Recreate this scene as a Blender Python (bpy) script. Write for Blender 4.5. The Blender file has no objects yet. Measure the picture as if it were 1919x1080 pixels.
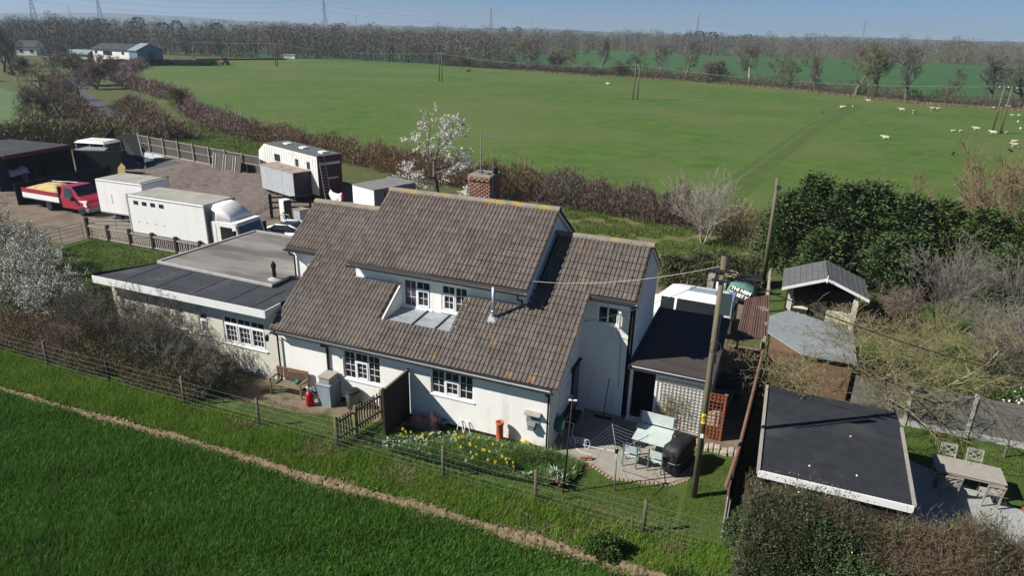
import bpy, math, random
import numpy as np
from mathutils import Matrix, Vector
R_ = math.radians
scene = bpy.context.scene
COL = scene.collection

# ------------------------------------------------------------------ camera, sky, sun, exposure
cam_data = bpy.data.cameras.new('camera')
cam = bpy.data.objects.new('camera', cam_data); COL.objects.link(cam)
cam_data.sensor_width = 36.0; cam_data.lens = 24.0
cam_data.clip_start = 0.1; cam_data.clip_end = 12000
cam.matrix_world = (Matrix.Translation((6.19, -19.64, 14.0)) @ Matrix.Rotation(R_(21.5), 4, 'Z')
                    @ Matrix.Rotation(R_(90 - 20.9), 4, 'X') @ Matrix.Rotation(R_(1.45), 4, 'Z'))
scene.camera = cam
SUN_AZ, SUN_EL = 34.0, 39.0          # direction the light travels (from +X towards +Y), elevation
world = bpy.data.worlds.new('World'); scene.world = world; world.use_nodes = True
wn = world.node_tree.nodes; wl = world.node_tree.links
bg = wn['Background']
sky = wn.new('ShaderNodeTexSky'); sky.sky_type = 'NISHITA'; sky.sun_disc = False
sky.sun_elevation = R_(SUN_EL)
# the sun stands opposite to where the light travels
sunx, suny = -math.cos(R_(SUN_AZ)), -math.sin(R_(SUN_AZ))
sky.sun_rotation = math.atan2(sunx, suny)
sky.air_density = 0.55; sky.dust_density = 0.0; sky.ozone_density = 8.0; sky.altitude = 0
wl.new(sky.outputs[0], bg.inputs[0]); bg.inputs[1].default_value = 0.05
sl = bpy.data.lights.new('sun', 'SUN'); sl.energy = 5.0; sl.angle = R_(0.53); sl.color = (1.0, 0.95, 0.87)
so = bpy.data.objects.new('sun', sl); COL.objects.link(so)
dvec = Vector((math.cos(R_(SUN_AZ)), math.sin(R_(SUN_AZ)), -math.tan(R_(SUN_EL))))
so.rotation_euler = dvec.to_track_quat('-Z', 'Y').to_euler()
so.location = (-40, -30, 60)
scene.view_settings.view_transform = 'Standard'; scene.view_settings.look = 'None'
scene.view_settings.exposure = 0.5; scene.view_settings.gamma = 1.0
scene.render.engine = 'CYCLES'
scene.cycles.use_denoising = True
scene.cycles.max_bounces = 6; scene.cycles.diffuse_bounces = 3; scene.cycles.glossy_bounces = 2
scene.cycles.transmission_bounces = 3; scene.cycles.volume_bounces = 0
scene.cycles.sample_clamp_indirect = 6

# ------------------------------------------------------------------ helpers
rng = np.random.default_rng(7)
random.seed(5)

def link(name, mesh, mat=None, parent=None):
    o = bpy.data.objects.new(name, mesh); COL.objects.link(o)
    if mat is not None:
        mesh.materials.clear(); mesh.materials.append(MATS[mat] if isinstance(mat, str) else mat)
    if parent is not None: o.parent = parent
    return o

def tag(o, label=None, cat=None, group=None, kind=None):
    if label: o['label'] = label
    if cat: o['category'] = cat
    if group: o['group'] = group
    if kind: o['kind'] = kind
    return o

def thing(name, label, cat, loc=(0, 0, 0), rz=0.0, group=None):
    o = bpy.data.objects.new(name, None); COL.objects.link(o)
    o.empty_display_size = 0.3
    o.location = loc; o.rotation_euler = (0, 0, R_(rz))
    return tag(o, label, cat, group)

def dup(root, loc, rz=None, label=None, group=None, scale=None):
    def cp(o, par):
        c = o.copy(); COL.objects.link(c); c.parent = par
        for ch in o.children: cp(ch, c)
        return c
    kids = list(root.children)
    c = root.copy(); COL.objects.link(c)
    for k in kids: cp(k, c)
    c.location = loc
    if rz is not None: c.rotation_euler = (0, 0, R_(rz))
    if label: c['label'] = label
    if group: c['group'] = group
    if scale: c.scale = (scale,) * 3 if not hasattr(scale, '__len__') else scale
    return c

def raw_mesh(name, chunks, smooth=False):
    """chunks: list of (V (n,3), F (m,k)) joined into one mesh quickly"""
    vs, li, ls = [], [], []
    off = 0
    for V, F in chunks:
        V = np.asarray(V, np.float32).reshape(-1, 3); F = np.asarray(F, np.int64)
        vs.append(V); li.append((F + off).reshape(-1)); ls.append(np.full(len(F), F.shape[1], np.int64))
        off += len(V)
    V = np.concatenate(vs); L = np.concatenate(li).astype(np.int32); S = np.concatenate(ls)
    me = bpy.data.meshes.new(name)
    me.vertices.add(len(V)); me.vertices.foreach_set('co', V.ravel())
    me.loops.add(len(L)); me.loops.foreach_set('vertex_index', L)
    me.polygons.add(len(S)); st = np.zeros(len(S), np.int32); st[1:] = np.cumsum(S)[:-1]
    me.polygons.foreach_set('loop_start', st); me.polygons.foreach_set('loop_total', S.astype(np.int32))
    if smooth: me.polygons.foreach_set('use_smooth', np.ones(len(S), bool))
    me.update(calc_edges=True); me.validate()
    return me

class MB:
    def __init__(s): s.v = []; s.f = []
    def add(s, vs, fs, M=None):
        o = len(s.v)
        for p in vs:
            p = Vector(p)
            s.v.append(tuple(M @ p) if M is not None else tuple(p))
        s.f += [tuple(i + o for i in f) for f in fs]; return s
    def box(s, x0, x1, y0, y1, z0, z1, M=None):
        vs = [(x0, y0, z0), (x1, y0, z0), (x1, y1, z0), (x0, y1, z0), (x0, y0, z1), (x1, y0, z1), (x1, y1, z1), (x0, y1, z1)]
        return s.add(vs, [(3, 2, 1, 0), (4, 5, 6, 7), (0, 1, 5, 4), (1, 2, 6, 5), (2, 3, 7, 6), (3, 0, 4, 7)], M)
    def bbox(s, x0, x1, y0, y1, z0, z1, b=0.02, M=None):
        """box with bevelled upright edges and top"""
        p = [(x0 + b, y0), (x1 - b, y0), (x1, y0 + b), (x1, y1 - b), (x1 - b, y1), (x0 + b, y1), (x0, y1 - b), (x0, y0 + b)]
        cx, cy = (x0 + x1) / 2, (y0 + y1) / 2
        q = [(cx + (x - cx) * (1 - 2 * b / (x1 - x0)), cy + (y - cy) * (1 - 2 * b / (y1 - y0))) for x, y in p]
        vs = [(x, y, z0) for x, y in p] + [(x, y, z1 - b) for x, y in p] + [(x, y, z1) for x, y in q]
        fs = [tuple(range(7, -1, -1)), tuple(range(16, 24))]
        for k in (0, 8):
            for i in range(8):
                j = (i + 1) % 8; fs.append((k + i, k + j, k + 8 + j, k + 8 + i))
        return s.add(vs, fs, M)
    def bar(s, a, b, w, h=None, up=(0, 0, 1)):
        """rectangular bar from a to b"""
        h = h or w; a = Vector(a); b = Vector(b); d = (b - a).normalized(); up = Vector(up)
        if abs(d.dot(up)) > .98: up = Vector((1, 0, 0))
        sx = d.cross(up).normalized() * w / 2; sz = sx.cross(d).normalized() * h / 2
        vs = [a - sx - sz, a + sx - sz, a + sx + sz, a - sx + sz, b - sx - sz, b + sx - sz, b + sx + sz, b - sx + sz]
        return s.add(vs, [(0, 1, 2, 3), (7, 6, 5, 4), (0, 4, 5, 1), (1, 5, 6, 2), (2, 6, 7, 3), (3, 7, 4, 0)])
    def tube(s, a, b, r0, r1=None, n=8, cap=True):
        r1 = r0 if r1 is None else r1; a = Vector(a); b = Vector(b); d = (b - a).normalized()
        up = Vector((0, 0, 1)) if abs(d.z) < .95 else Vector((1, 0, 0))
        x = d.cross(up).normalized(); y = x.cross(d)
        vs = []
        for c, r in ((a, r0), (b, r1)):
            for i in range(n):
                t = 2 * math.pi * i / n; vs.append(c + x * (r * math.cos(t)) + y * (r * math.sin(t)))
        fs = [(i, n + i, n + (i + 1) % n, (i + 1) % n) for i in range(n)]
        if cap: fs += [tuple(range(n)), tuple(range(2 * n - 1, n - 1, -1))]
        return s.add(vs, fs)
    def path(s, pts, r, n=6):
        for a, b in zip(pts[:-1], pts[1:]): s.tube(a, b, r, r, n)
        return s
    def lathe(s, prof, n=16, c=(0, 0, 0), cap=True):
        vs = []
        for r, z in prof:
            for i in range(n):
                t = 2 * math.pi * i / n; vs.append((c[0] + r * math.cos(t), c[1] + r * math.sin(t), c[2] + z))
        fs = []
        for k in range(len(prof) - 1):
            for i in range(n):
                j = (i + 1) % n; fs.append((k * n + i, k * n + j, (k + 1) * n + j, (k + 1) * n + i))
        if cap: fs += [tuple(range(n - 1, -1, -1)), tuple(range((len(prof) - 1) * n, len(prof) * n))]
        return s.add(vs, fs)
    def prism(s, poly, axis, a, b):
        """poly 2-D outline extruded along axis ('x': poly=(y,z); 'y': (x,z); 'z': (x,y))"""
        n = len(poly)
        f = {'x': lambda p, t: (t, p[0], p[1]), 'y': lambda p, t: (p[0], t, p[1]), 'z': lambda p, t: (p[0], p[1], t)}[axis]
        vs = [f(p, a) for p in poly] + [f(p, b) for p in poly]
        fs = [tuple(range(n)), tuple(range(2 * n - 1, n - 1, -1))] + [(i, n + i, n + (i + 1) % n, (i + 1) % n) for i in range(n)]
        return s.add(vs, fs)
    def mesh(s, name, smooth=False):
        me = bpy.data.meshes.new(name); me.from_pydata(s.v, [], s.f); me.update()
        import bmesh
        bm = bmesh.new(); bm.from_mesh(me); bmesh.ops.recalc_face_normals(bm, faces=bm.faces); bm.to_mesh(me); bm.free()
        if smooth: me.polygons.foreach_set('use_smooth', np.ones(len(me.polygons), bool))
        return me
    def build(s, name, mat, parent=None, smooth=False):
        return link(name, s.mesh(name, smooth), mat, parent)

def loft(sections, cap=True):
    """rings (equal point counts) joined into a closed skin -> MB"""
    m = MB(); n = len(sections[0]); vs = [p for r in sections for p in r]; fs = []
    for k in range(len(sections) - 1):
        for i in range(n):
            j = (i + 1) % n; fs.append((k * n + i, k * n + j, (k + 1) * n + j, (k + 1) * n + i))
    if cap: fs += [tuple(range(n - 1, -1, -1)), tuple(range((len(sections) - 1) * n, len(sections) * n))]
    return m.add(vs, fs)

# ---- plant helpers (numpy)
def unit(a): return a / np.maximum(np.linalg.norm(a, axis=-1, keepdims=True), 1e-9)
def cards(P, D, W, leaf=False, rg=rng):
    """thin triangles (twigs, blades) or diamonds (leaves): base P, vector D, width W"""
    P = np.asarray(P); D = np.asarray(D); W = np.asarray(W).reshape(-1, 1)
    side = unit(np.cross(D, rg.normal(size=D.shape))) * W * .5
    n = len(P)
    if leaf:
        V = np.stack([P, P + D * .5 + side, P + D, P + D * .5 - side], 1).reshape(-1, 3)
        return V, np.arange(4 * n).reshape(n, 4)
    V = np.stack([P - side, P + side, P + D], 1).reshape(-1, 3)
    return V, np.arange(3 * n).reshape(n, 3)
def tubes(S, n=4):
    """S: (N,8) p0 p1 r0 r1 -> tapered open tubes"""
    S = np.asarray(S); p0, p1, r0, r1 = S[:, :3], S[:, 3:6], S[:, 6:7], S[:, 7:8]
    d = unit(p1 - p0); up = np.where(np.abs(d[:, 2:3]) < .9, [[0., 0, 1]], [[1., 0, 0]])
    x = unit(np.cross(d, up)); y = np.cross(x, d)
    t = np.arange(n) * 2 * np.pi / n; ct = np.cos(t)[None, :, None]; st = np.sin(t)[None, :, None]
    ring = x[:, None] * ct + y[:, None] * st
    A = p0[:, None] + ring * r0[:, :, None]; B = p1[:, None] + ring * r1[:, :, None]
    V = np.concatenate([A, B], 1).reshape(-1, 3); N = len(S)
    i = np.arange(n); j = (i + 1) % n
    F = np.stack([i, j, n + j, n + i], 1)[None] + (np.arange(N) * 2 * n)[:, None, None]
    return V, F.reshape(-1, 4)
def branch_tree(seed, h, trunk_r, kids=(6, 5, 5), spread=.8, up=.35, first=.25, wig=.18, lens=(.6, .55, .5), stems=1, rtw=.006, lean=0.):
    """recursive bare tree; returns list of segment arrays per level (0 trunk ... n twigs)"""
    rg = random.Random(seed); out = [[] for _ in range(len(kids) + 1)]
    def rv(): return Vector((rg.gauss(0, 1), rg.gauss(0, 1), rg.gauss(0, 1)))
    def grow(p, d, L, r, lev):
        nseg = (5, 4, 3, 2, 2)[min(lev, 4)]; pts = [p]; rad = [r]; dirs = [d]
        for i in range(nseg):
            d = (d + rv() * wig + Vector((0, 0, up * (.35 if lev == 0 else .22)))).normalized()
            p = p + d * (L / nseg); pts.append(p); dirs.append(d); rad.append(max(rtw, r * (1 - .8 * (i + 1) / nseg)))
        for i in range(nseg): out[lev].append((*pts[i], *pts[i + 1], rad[i], rad[i + 1]))
        if lev < len(kids):
            k = max(1, int(round(kids[lev] * rg.uniform(.75, 1.25))))
            for c in range(k):
                t = (first if lev == 0 else .2) + (1 - (first if lev == 0 else .2)) * (c + rg.random()) / k
                t = min(t, .99); i = min(int(t * nseg), nseg - 1); f = t * nseg - i
                q = pts[i].lerp(pts[i + 1], f); dd = dirs[i + 1]
                ax = rv(); ax = (ax - dd * ax.dot(dd)).normalized()
                nd = (dd * (1 - spread * .55) + ax * spread).normalized()
                grow(q, nd, L * lens[min(lev, len(lens) - 1)] * rg.uniform(.7, 1.2) * (1.15 - .4 * t), max(rtw, rad[i] * .55), lev + 1)
    for s in range(stems):
        a = rg.uniform(0, 6.28); off = .12 * (s > 0)
        d = Vector((math.cos(a) * (lean + .35 * (stems > 1)), math.sin(a) * (lean + .35 * (stems > 1)), 1)).normalized()
        grow(Vector((math.cos(a) * off, math.sin(a) * off, 0)), d, h * .62 * (1 if s == 0 else rg.uniform(.7, 1)), trunk_r * (1 if stems == 1 else .6), 0)
    return [np.array(o) for o in out if o]
def tree_chunks(levels, split=1, ns=(7, 5, 4, 3, 3)):
    trunk = [tubes(L, ns[i]) for i, L in enumerate(levels[:split])]
    crown = [tubes(L, ns[min(i + split, 4)]) for i, L in enumerate(levels[split:])]
    return trunk, crown

# ------------------------------------------------------------------ materials
MATS = {}
def M(name, col, rough=.85, var=.18, scale=2.0, bump=0.0, bscale=30.0, metal=0.0, spec=.3, col2=None, island=0.0, detail=4.0, col3=None, c3amt=.35, c3scale=1.0, trans=0.0, stretch=None):
    m = bpy.data.materials.new(name); m.use_nodes = True; nt = m.node_tree; N = nt.nodes; L = nt.links
    b = N['Principled BSDF']; b.inputs['Roughness'].default_value = rough; b.inputs['Metallic'].default_value = metal
    b.inputs['Specular IOR Level'].default_value = spec
    geo = N.new('ShaderNodeNewGeometry')
    c = np.array(col, float); a = list(np.clip(c * (1 - var), 0, 1)) + [1]
    bb = list(np.clip(np.array(col2, float) if col2 is not None else c * (1 + var), 0, 1)) + [1]
    if col2 is not None: a = list(c) + [1]
    pos = geo.outputs['Position']
    if stretch:
        mp = N.new('ShaderNodeMapping'); mp.inputs['Scale'].default_value = stretch; L.new(pos, mp.inputs['Vector']); pos = mp.outputs[0]
    nz = N.new('ShaderNodeTexNoise'); nz.inputs['Scale'].default_value = scale; nz.inputs['Detail'].default_value = detail; nz.inputs['Roughness'].default_value = .65
    L.new(pos, nz.inputs['Vector'])
    rp = N.new('ShaderNodeMapRange'); rp.inputs['From Min'].default_value = .32; rp.inputs['From Max'].default_value = .68
    L.new(nz.outputs['Fac'], rp.inputs['Value']); fac = rp.outputs[0]
    if island > 0:
        mx = N.new('ShaderNodeMix'); mx.data_type = 'FLOAT'; mx.inputs[0].default_value = island
        L.new(fac, mx.inputs[2]); L.new(geo.outputs['Random Per Island'], mx.inputs[3]); fac = mx.outputs[0]
    mix = N.new('ShaderNodeMix'); mix.data_type = 'RGBA'; mix.inputs[6].default_value = a; mix.inputs[7].default_value = bb
    L.new(fac, mix.inputs[0]); out = mix.outputs[2]
    if col3 is not None:
        n3 = N.new('ShaderNodeTexNoise'); n3.inputs['Scale'].default_value = c3scale; n3.inputs['Detail'].default_value = 5
        L.new(pos, n3.inputs['Vector'])
        r3 = N.new('ShaderNodeMapRange'); r3.inputs['From Min'].default_value = 1 - c3amt - .08; r3.inputs['From Max'].default_value = 1 - c3amt + .08
        L.new(n3.outputs['Fac'], r3.inputs['Value'])
        m3 = N.new('ShaderNodeMix'); m3.data_type = 'RGBA'; m3.inputs[7].default_value = list(col3) + [1]
        L.new(r3.outputs[0], m3.inputs[0]); L.new(out, m3.inputs[6]); out = m3.outputs[2]
    L.new(out, b.inputs['Base Color'])
    if bump > 0:
        bn = N.new('ShaderNodeTexNoise'); bn.inputs['Scale'].default_value = bscale; bn.inputs['Detail'].default_value = 4
        L.new(pos, bn.inputs['Vector'])
        bp = N.new('ShaderNodeBump'); bp.inputs['Strength'].default_value = bump; bp.inputs['Distance'].default_value = .05
        L.new(bn.outputs['Fac'], bp.inputs['Height']); L.new(bp.outputs[0], b.inputs['Normal'])
    if trans > 0:
        tr = N.new('ShaderNodeBsdfTranslucent'); L.new(out, tr.inputs[0]); ms = N.new('ShaderNodeMixShader'); ms.inputs[0].default_value = trans
        L.new(b.outputs[0], ms.inputs[1]); L.new(tr.outputs[0], ms.inputs[2]); L.new(ms.outputs[0], N['Material Output'].inputs[0])
    MATS[name] = m; return m

# ground
M('grass_base', (.055, .085, .020), var=.3, scale=.6, col2=(.105, .105, .040), bump=.4, bscale=8)
M('lawn', (.045, .085, .014), col2=(.08, .12, .024), scale=1.2, col3=(.13, .11, .05), c3amt=.33, c3scale=.9, bump=.6, bscale=25)
M('bank', (.08, .11, .025), col2=(.19, .155, .085), scale=.5, bump=.6, bscale=6)
M('crop_soil', (.045, .075, .02), col2=(.04, .095, .018), scale=1.5, bump=.5, bscale=15)
M('far_field', (.036, .098, .026), col2=(.046, .118, .032), scale=.05, bump=.2, bscale=1)
M('left_field', (.10, .16, .075), col2=(.08, .14, .04), scale=.15, bump=.2, bscale=2)
M('soil', (.15, .11, .068), col2=(.29, .22, .135), scale=3, bump=.8, bscale=14, island=.3)
M('asphalt', (.085, .088, .098), var=.2, scale=1.2, bump=.2, bscale=20)
M('yard_mud', (.14, .11, .08), col2=(.21, .17, .125), scale=.8, bump=.6, bscale=6, col3=(.11, .085, .06), c3amt=.42, c3scale=.5)
M('rubble', (.115, .090, .078), col2=(.215, .175, .155), scale=2.2, bump=.8, bscale=7, island=.6)
M('weed_membrane', (.09, .10, .11), var=.2, scale=1, bump=.3, bscale=5)
M('patio', (.36, .33, .28), col2=(.27, .25, .22), scale=1.6, bump=.25, bscale=20, col3=(.20, .18, .15), c3amt=.36, c3scale=2.2)
M('paving_brown', (.16, .12, .085), col2=(.24, .19, .13), scale=1.2, bump=.5, bscale=9, col3=(.075, .085, .035), c3amt=.4, c3scale=1.0)
M('gravel', (.30, .33, .32), col2=(.46, .49, .47), scale=14, bump=.7, bscale=45)
M('brick_edge', (.26, .17, .12), col2=(.36, .29, .22), scale=5, bump=.4, bscale=20, island=.5)
# buildings
M('wall_render', (.85, .84, .80), var=.05, scale=.9, bump=.22, bscale=30, col3=(.72, .70, .645), c3amt=.37, c3scale=1.6, stretch=(1, 1, .35))
M('white_upvc', (.82, .83, .83), rough=.35, var=.02, spec=.5)
M('fascia', (.78, .78, .77), rough=.5, var=.05)
M('glass', (.012, .015, .020), rough=.04, var=.3, spec=.7, scale=1.4, col2=(.03, .034, .04))
M('curtain_glass', (.10, .07, .10), rough=.10, var=.3, spec=.6, scale=6)
M('black_plastic', (.018, .019, .022), rough=.65, var=.1, spec=.2)
M('roof_deck', (.05, .043, .038), var=.1)
M('lead', (.34, .37, .40), rough=.55, var=.2, scale=2.2, metal=.15, col3=(.24, .27, .30), c3amt=.4, c3scale=1.6, stretch=(1, 3, 3))
M('felt_dark', (.044, .049, .058), rough=.8, var=.15, scale=1.2, bump=.15, bscale=60, col3=(.075, .08, .085), c3amt=.36, c3scale=.8)
M('felt_grey', (.20, .19, .175), rough=.85, col2=(.27, .255, .235), scale=.7, bump=.12, bscale=50, col3=(.125, .115, .105), c3amt=.47, c3scale=.55, stretch=(.45, 1.3, 1))
M('felt_black', (.027, .030, .037), rough=.85, var=.2, scale=2.5, bump=.25, bscale=70, col3=(.050, .053, .055), c3amt=.37, c3scale=.7)
M('felt_brown', (.075, .060, .053), rough=.9, col2=(.052, .046, .045), scale=1.0, bump=.3, bscale=50)
M('felt_shingle', (.115, .12, .125), rough=.9, var=.2, scale=3, bump=.3, bscale=30)
M('felt_light', (.23, .25, .265), rough=.9, var=.12, scale=1.5, bump=.3, bscale=40)
M('kerb_grey', (.40, .40, .39), rough=.7, var=.15, scale=3)
M('steel_flue', (.55, .57, .60), rough=.35, metal=.8, var=.1)
M('ridge_tile', (.20, .175, .145), col2=(.28, .245, .20), scale=3, bump=.4, bscale=18, col3=(.42, .25, .045), c3amt=.40, c3scale=1.3)
M('mortar', (.45, .42, .37), var=.15, scale=4, bump=.4)
M('brick', (.215, .105, .072), col2=(.34, .195, .14), scale=3, bump=.4, bscale=22, island=.85)
M('brick_mortar', (.24, .21, .18), var=.2, scale=6, bump=.3)
M('terracotta', (.42, .11, .055), var=.15, scale=5, rough=.7)
# timber, metal, misc
M('timber_grey', (.27, .245, .21), col2=(.37, .34, .30), scale=5, bump=.25, bscale=25, island=.3, stretch=(1, 1, .15))
M('timber_pole', (.095, .083, .054), col2=(.165, .145, .098), scale=4, bump=.35, bscale=20, stretch=(2, 2, .12), col3=(.17, .16, .07), c3amt=.38, c3scale=2)
M('timber_brown', (.13, .075, .045), col2=(.21, .13, .08), scale=5, bump=.25, bscale=25, island=.3)
M('timber_orange', (.31, .115, .052), col2=(.24, .085, .042), scale=5, bump=.2)
M('timber_dark', (.030, .024, .021), var=.25, scale=3, bump=.3, bscale=18)
M('timber_black', (.016, .016, .018), var=.2, scale=2, bump=.2, bscale=15)
M('timber_mossy', (.12, .115, .06), col2=(.24, .21, .14), scale=6, bump=.3, island=.4)
M('timber_pale', (.29, .265, .23), col2=(.39, .36, .32), scale=5, bump=.2, island=.4)
M('timber_yard', (.055, .052, .048), col2=(.11, .103, .093), scale=2.5, bump=.3, bscale=12, island=.7, stretch=(1, 1, .2))
M('rust_rail', (.17, .085, .06), col2=(.25, .15, .11), scale=5, bump=.4)
M('fascia_red', (.115, .020, .022), var=.2, rough=.6)
M('concrete', (.42, .42, .40), var=.14, scale=4, bump=.3, bscale=25)
M('stone', (.46, .41, .33), col2=(.34, .30, .24), scale=3, bump=.5, bscale=12, island=.6)
M('galv', (.42, .44, .46), rough=.45, metal=.6, var=.12, scale=5)
M('white_paint', (.84, .84, .83), rough=.45, var=.03, scale=1.2, spec=.5, col3=(.74, .73, .70), c3amt=.36, c3scale=1.2, stretch=(1, 1, .3))
M('white_grubby', (.70, .70, .67), rough=.55, var=.08, scale=.8, col3=(.50, .50, .46), c3amt=.36, c3scale=1.0, stretch=(1, 1, .25))
M('van_roof_grime', (.30, .295, .25), col2=(.40, .39, .34), rough=.7, scale=1.0)
M('aluminium', (.52, .56, .60), rough=.4, metal=.35, var=.10, scale=1.5)
M('dark_metal', (.045, .047, .055), rough=.5, var=.2, metal=.3)
M('rusty_roof', (.26, .20, .165), col2=(.36, .31, .27), rough=.75, scale=1.2, col3=(.23, .10, .06), c3amt=.36, c3scale=1.1)
M('grey_roof', (.20, .195, .20), rough=.75, var=.15, scale=2)
M('grey_box', (.20, .205, .21), rough=.7, var=.1, scale=2)
M('maroon', (.055, .008, .010), rough=.4, var=.2, spec=.5)
M('truck_red', (.34, .025, .055), rough=.3, var=.06, spec=.5)
M('rubber', (.022, .022, .023), rough=.85, var=.2)
M('tarp_silver', (.56, .60, .66), rough=.5, var=.12, scale=3, bump=.3, bscale=6)
M('tarp_pink', (.46, .235, .18), rough=.75, var=.14, scale=5, bump=.3, bscale=14)
M('cover_black', (.020, .021, .024), rough=.55, var=.25, scale=4, bump=.6, bscale=10)
M('garden_green', (.54, .62, .59), rough=.6, var=.08, scale=4)
M('box_dark', (.045, .065, .07), rough=.6, var=.1)
M('fence_weathered', (.12, .115, .105), col2=(.20, .19, .175), scale=3, bump=.3, bscale=20, island=.4, stretch=(.3, 1, 1))
M('garden_green_dark', (.10, .16, .15), rough=.6, var=.1)
M('hose_green', (.02, .13, .10), rough=.5, var=.15)
M('hose_teal', (.30, .60, .50), rough=.6, var=.1)
M('hose_yellow', (.45, .36, .20), rough=.6, var=.15)
M('iron_white', (.55, .57, .60), rough=.5, var=.1)
M('yellow_plastic', (.72, .50, .06), rough=.5, var=.1)
M('sign_yellow', (.78, .60, .04), rough=.5, var=.04)
M('blue_glaze', (.06, .13, .26), rough=.25, var=.15)
M('gas_red', (.42, .012, .018), rough=.35, var=.1)
M('slate_chest', (.20, .25, .29), rough=.6, col2=(.28, .34, .38), scale=2.5, stretch=(3, 3, .5))
M('bin_grey', (.14, .17, .18), rough=.5, var=.1)
M('sheet_brown', (.105, .060, .050), rough=.75, var=.18, scale=2, col3=(.30, .27, .25), c3amt=.30, c3scale=1.0)
M('bag_white', (.75, .75, .74), rough=.6, var=.1, bump=.3, bscale=10)
M('bag_green', (.12, .24, .22), rough=.6, var=.25, scale=4, bump=.4, bscale=8)
M('bag_black', (.03, .032, .035), rough=.5, var=.2, scale=4, bump=.4, bscale=8)
M('print_dark', (.03, .03, .032), rough=.7, var=.05)
M('straw', (.46, .33, .13), col2=(.58, .45, .21), scale=9, bump=.8, bscale=20, island=.6)
M('slab_cream', (.62, .58, .48), rough=.7, var=.1)
M('wire', (.20, .21, .21), rough=.6, metal=.0, var=.05)
M('cable_dark', (.05, .05, .055), rough=.6, var=.05)
M('cable_pale', (.55, .55, .55), rough=.6, var=.05)
M('cladding_blue', (.17, .23, .33), rough=.6, var=.06)
M('pylon_steel', (.20, .22, .25), rough=.6, var=.05)
M('wool', (.50, .46, .37), rough=.95, var=.12, scale=8, bump=.5, bscale=30)
M('sheep_dark', (.05, .045, .04), rough=.9)
M('crow', (.010, .010, .012), rough=.5)
M('petal_yellow', (.80, .60, .03), rough=.6, var=.12, island=.5, trans=.2)
# plants
M('blade_crop', (.055, .140, .018), col2=(.135, .265, .042), scale=1.0, island=.6, spec=.25, rough=.6, trans=.25)
M('blade_verge', (.105, .215, .020), col2=(.21, .315, .05), scale=.8, island=.5, rough=.6, trans=.25)
M('blade_lawn', (.070, .130, .018), col2=(.13, .185, .034), scale=.9, island=.4, rough=.7, trans=.2)
M('blade_dead', (.17, .13, .075), col2=(.30, .235, .145), island=.7)
M('leaf_bulb', (.09, .17, .05), col2=(.20, .30, .09), scale=3, island=.6, rough=.5, trans=.15)
M('leaf_dark', (.022, .042, .016), col2=(.068, .105, .036), scale=2, island=.7, rough=.5, spec=.4, trans=.1)
M('leaf_bush', (.03, .075, .012), col2=(.085, .15, .028), scale=3, island=.7, rough=.5, trans=.15)
M('leaf_pale', (.16, .24, .14), col2=(.32, .40, .27), scale=3, island=.7, rough=.6)
M('leaf_bramble', (.06, .075, .018), col2=(.12, .125, .028), scale=2, island=.7, rough=.6, trans=.15)
M('conifer', (.018, .042, .014), col2=(.115, .165, .050), scale=.7, island=.55, rough=.7, trans=.1)
M('conifer_light', (.03, .06, .016), col2=(.12, .155, .042), scale=.7, island=.55, rough=.7, trans=.1)
M('blossom', (.74, .73, .66), col2=(.86, .85, .80), island=.6, rough=.7, trans=.2)
M('blossom_grey', (.64, .66, .56), col2=(.82, .82, .77), island=.6, rough=.7, trans=.2)
M('bark', (.10, .085, .065), col2=(.16, .14, .11), scale=4, bump=.4, bscale=20)
M('bark_pale', (.30, .275, .225), col2=(.42, .39, .335), scale=4, bump=.3, bscale=20)
M('bark_lichen', (.21, .19, .115), col2=(.32, .29, .19), scale=5, bump=.4, bscale=20, island=.3)
M('twig_grey', (.085, .075, .058), col2=(.17, .152, .125), scale=2, island=.6)
M('twig_pale', (.15, .138, .112), col2=(.27, .25, .215), scale=2, island=.6)
M('twig_brown', (.14, .10, .068), col2=(.25, .185, .125), scale=1.0, island=.6)
M('twig_red', (.165, .105, .068), col2=(.28, .19, .125), scale=.6, island=.6)
M('twig_pink', (.18, .125, .10), col2=(.30, .225, .19), scale=.4, island=.6)
M('twig_olive', (.17, .15, .075), col2=(.28, .25, .13), scale=1, island=.6)
M('twig_lichen', (.14, .125, .065), col2=(.30, .275, .14), scale=1.5, island=.7)
M('twig_purple', (.125, .092, .075), col2=(.225, .175, .145), scale=2, island=.6)
M('wood_grey', (.082, .074, .062), col2=(.160, .146, .124), scale=.02, island=.5)
M('wood_brown', (.092, .074, .052), col2=(.165, .136, .10), scale=.02, island=.5)
M('wood_olive', (.105, .096, .050), col2=(.185, .168, .09), scale=.02, island=.5)
M('wood_dark', (.022, .035, .020), col2=(.05, .07, .035), scale=.05, island=.5)
M('hedge_brown', (.088, .062, .040), col2=(.19, .142, .094), scale=1.2, island=.6)
M('hill', (.07, .10, .07), col2=(.10, .13, .09), scale=.01)
# pasture: mown strips and tyre tracks are marks of the field itself
m = M('pasture', (.046, .100, .012), col2=(.092, .152, .021), scale=.30, bump=.7, bscale=2.6, detail=14, col3=(.098, .134, .034), c3amt=.48, c3scale=.035)
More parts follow.
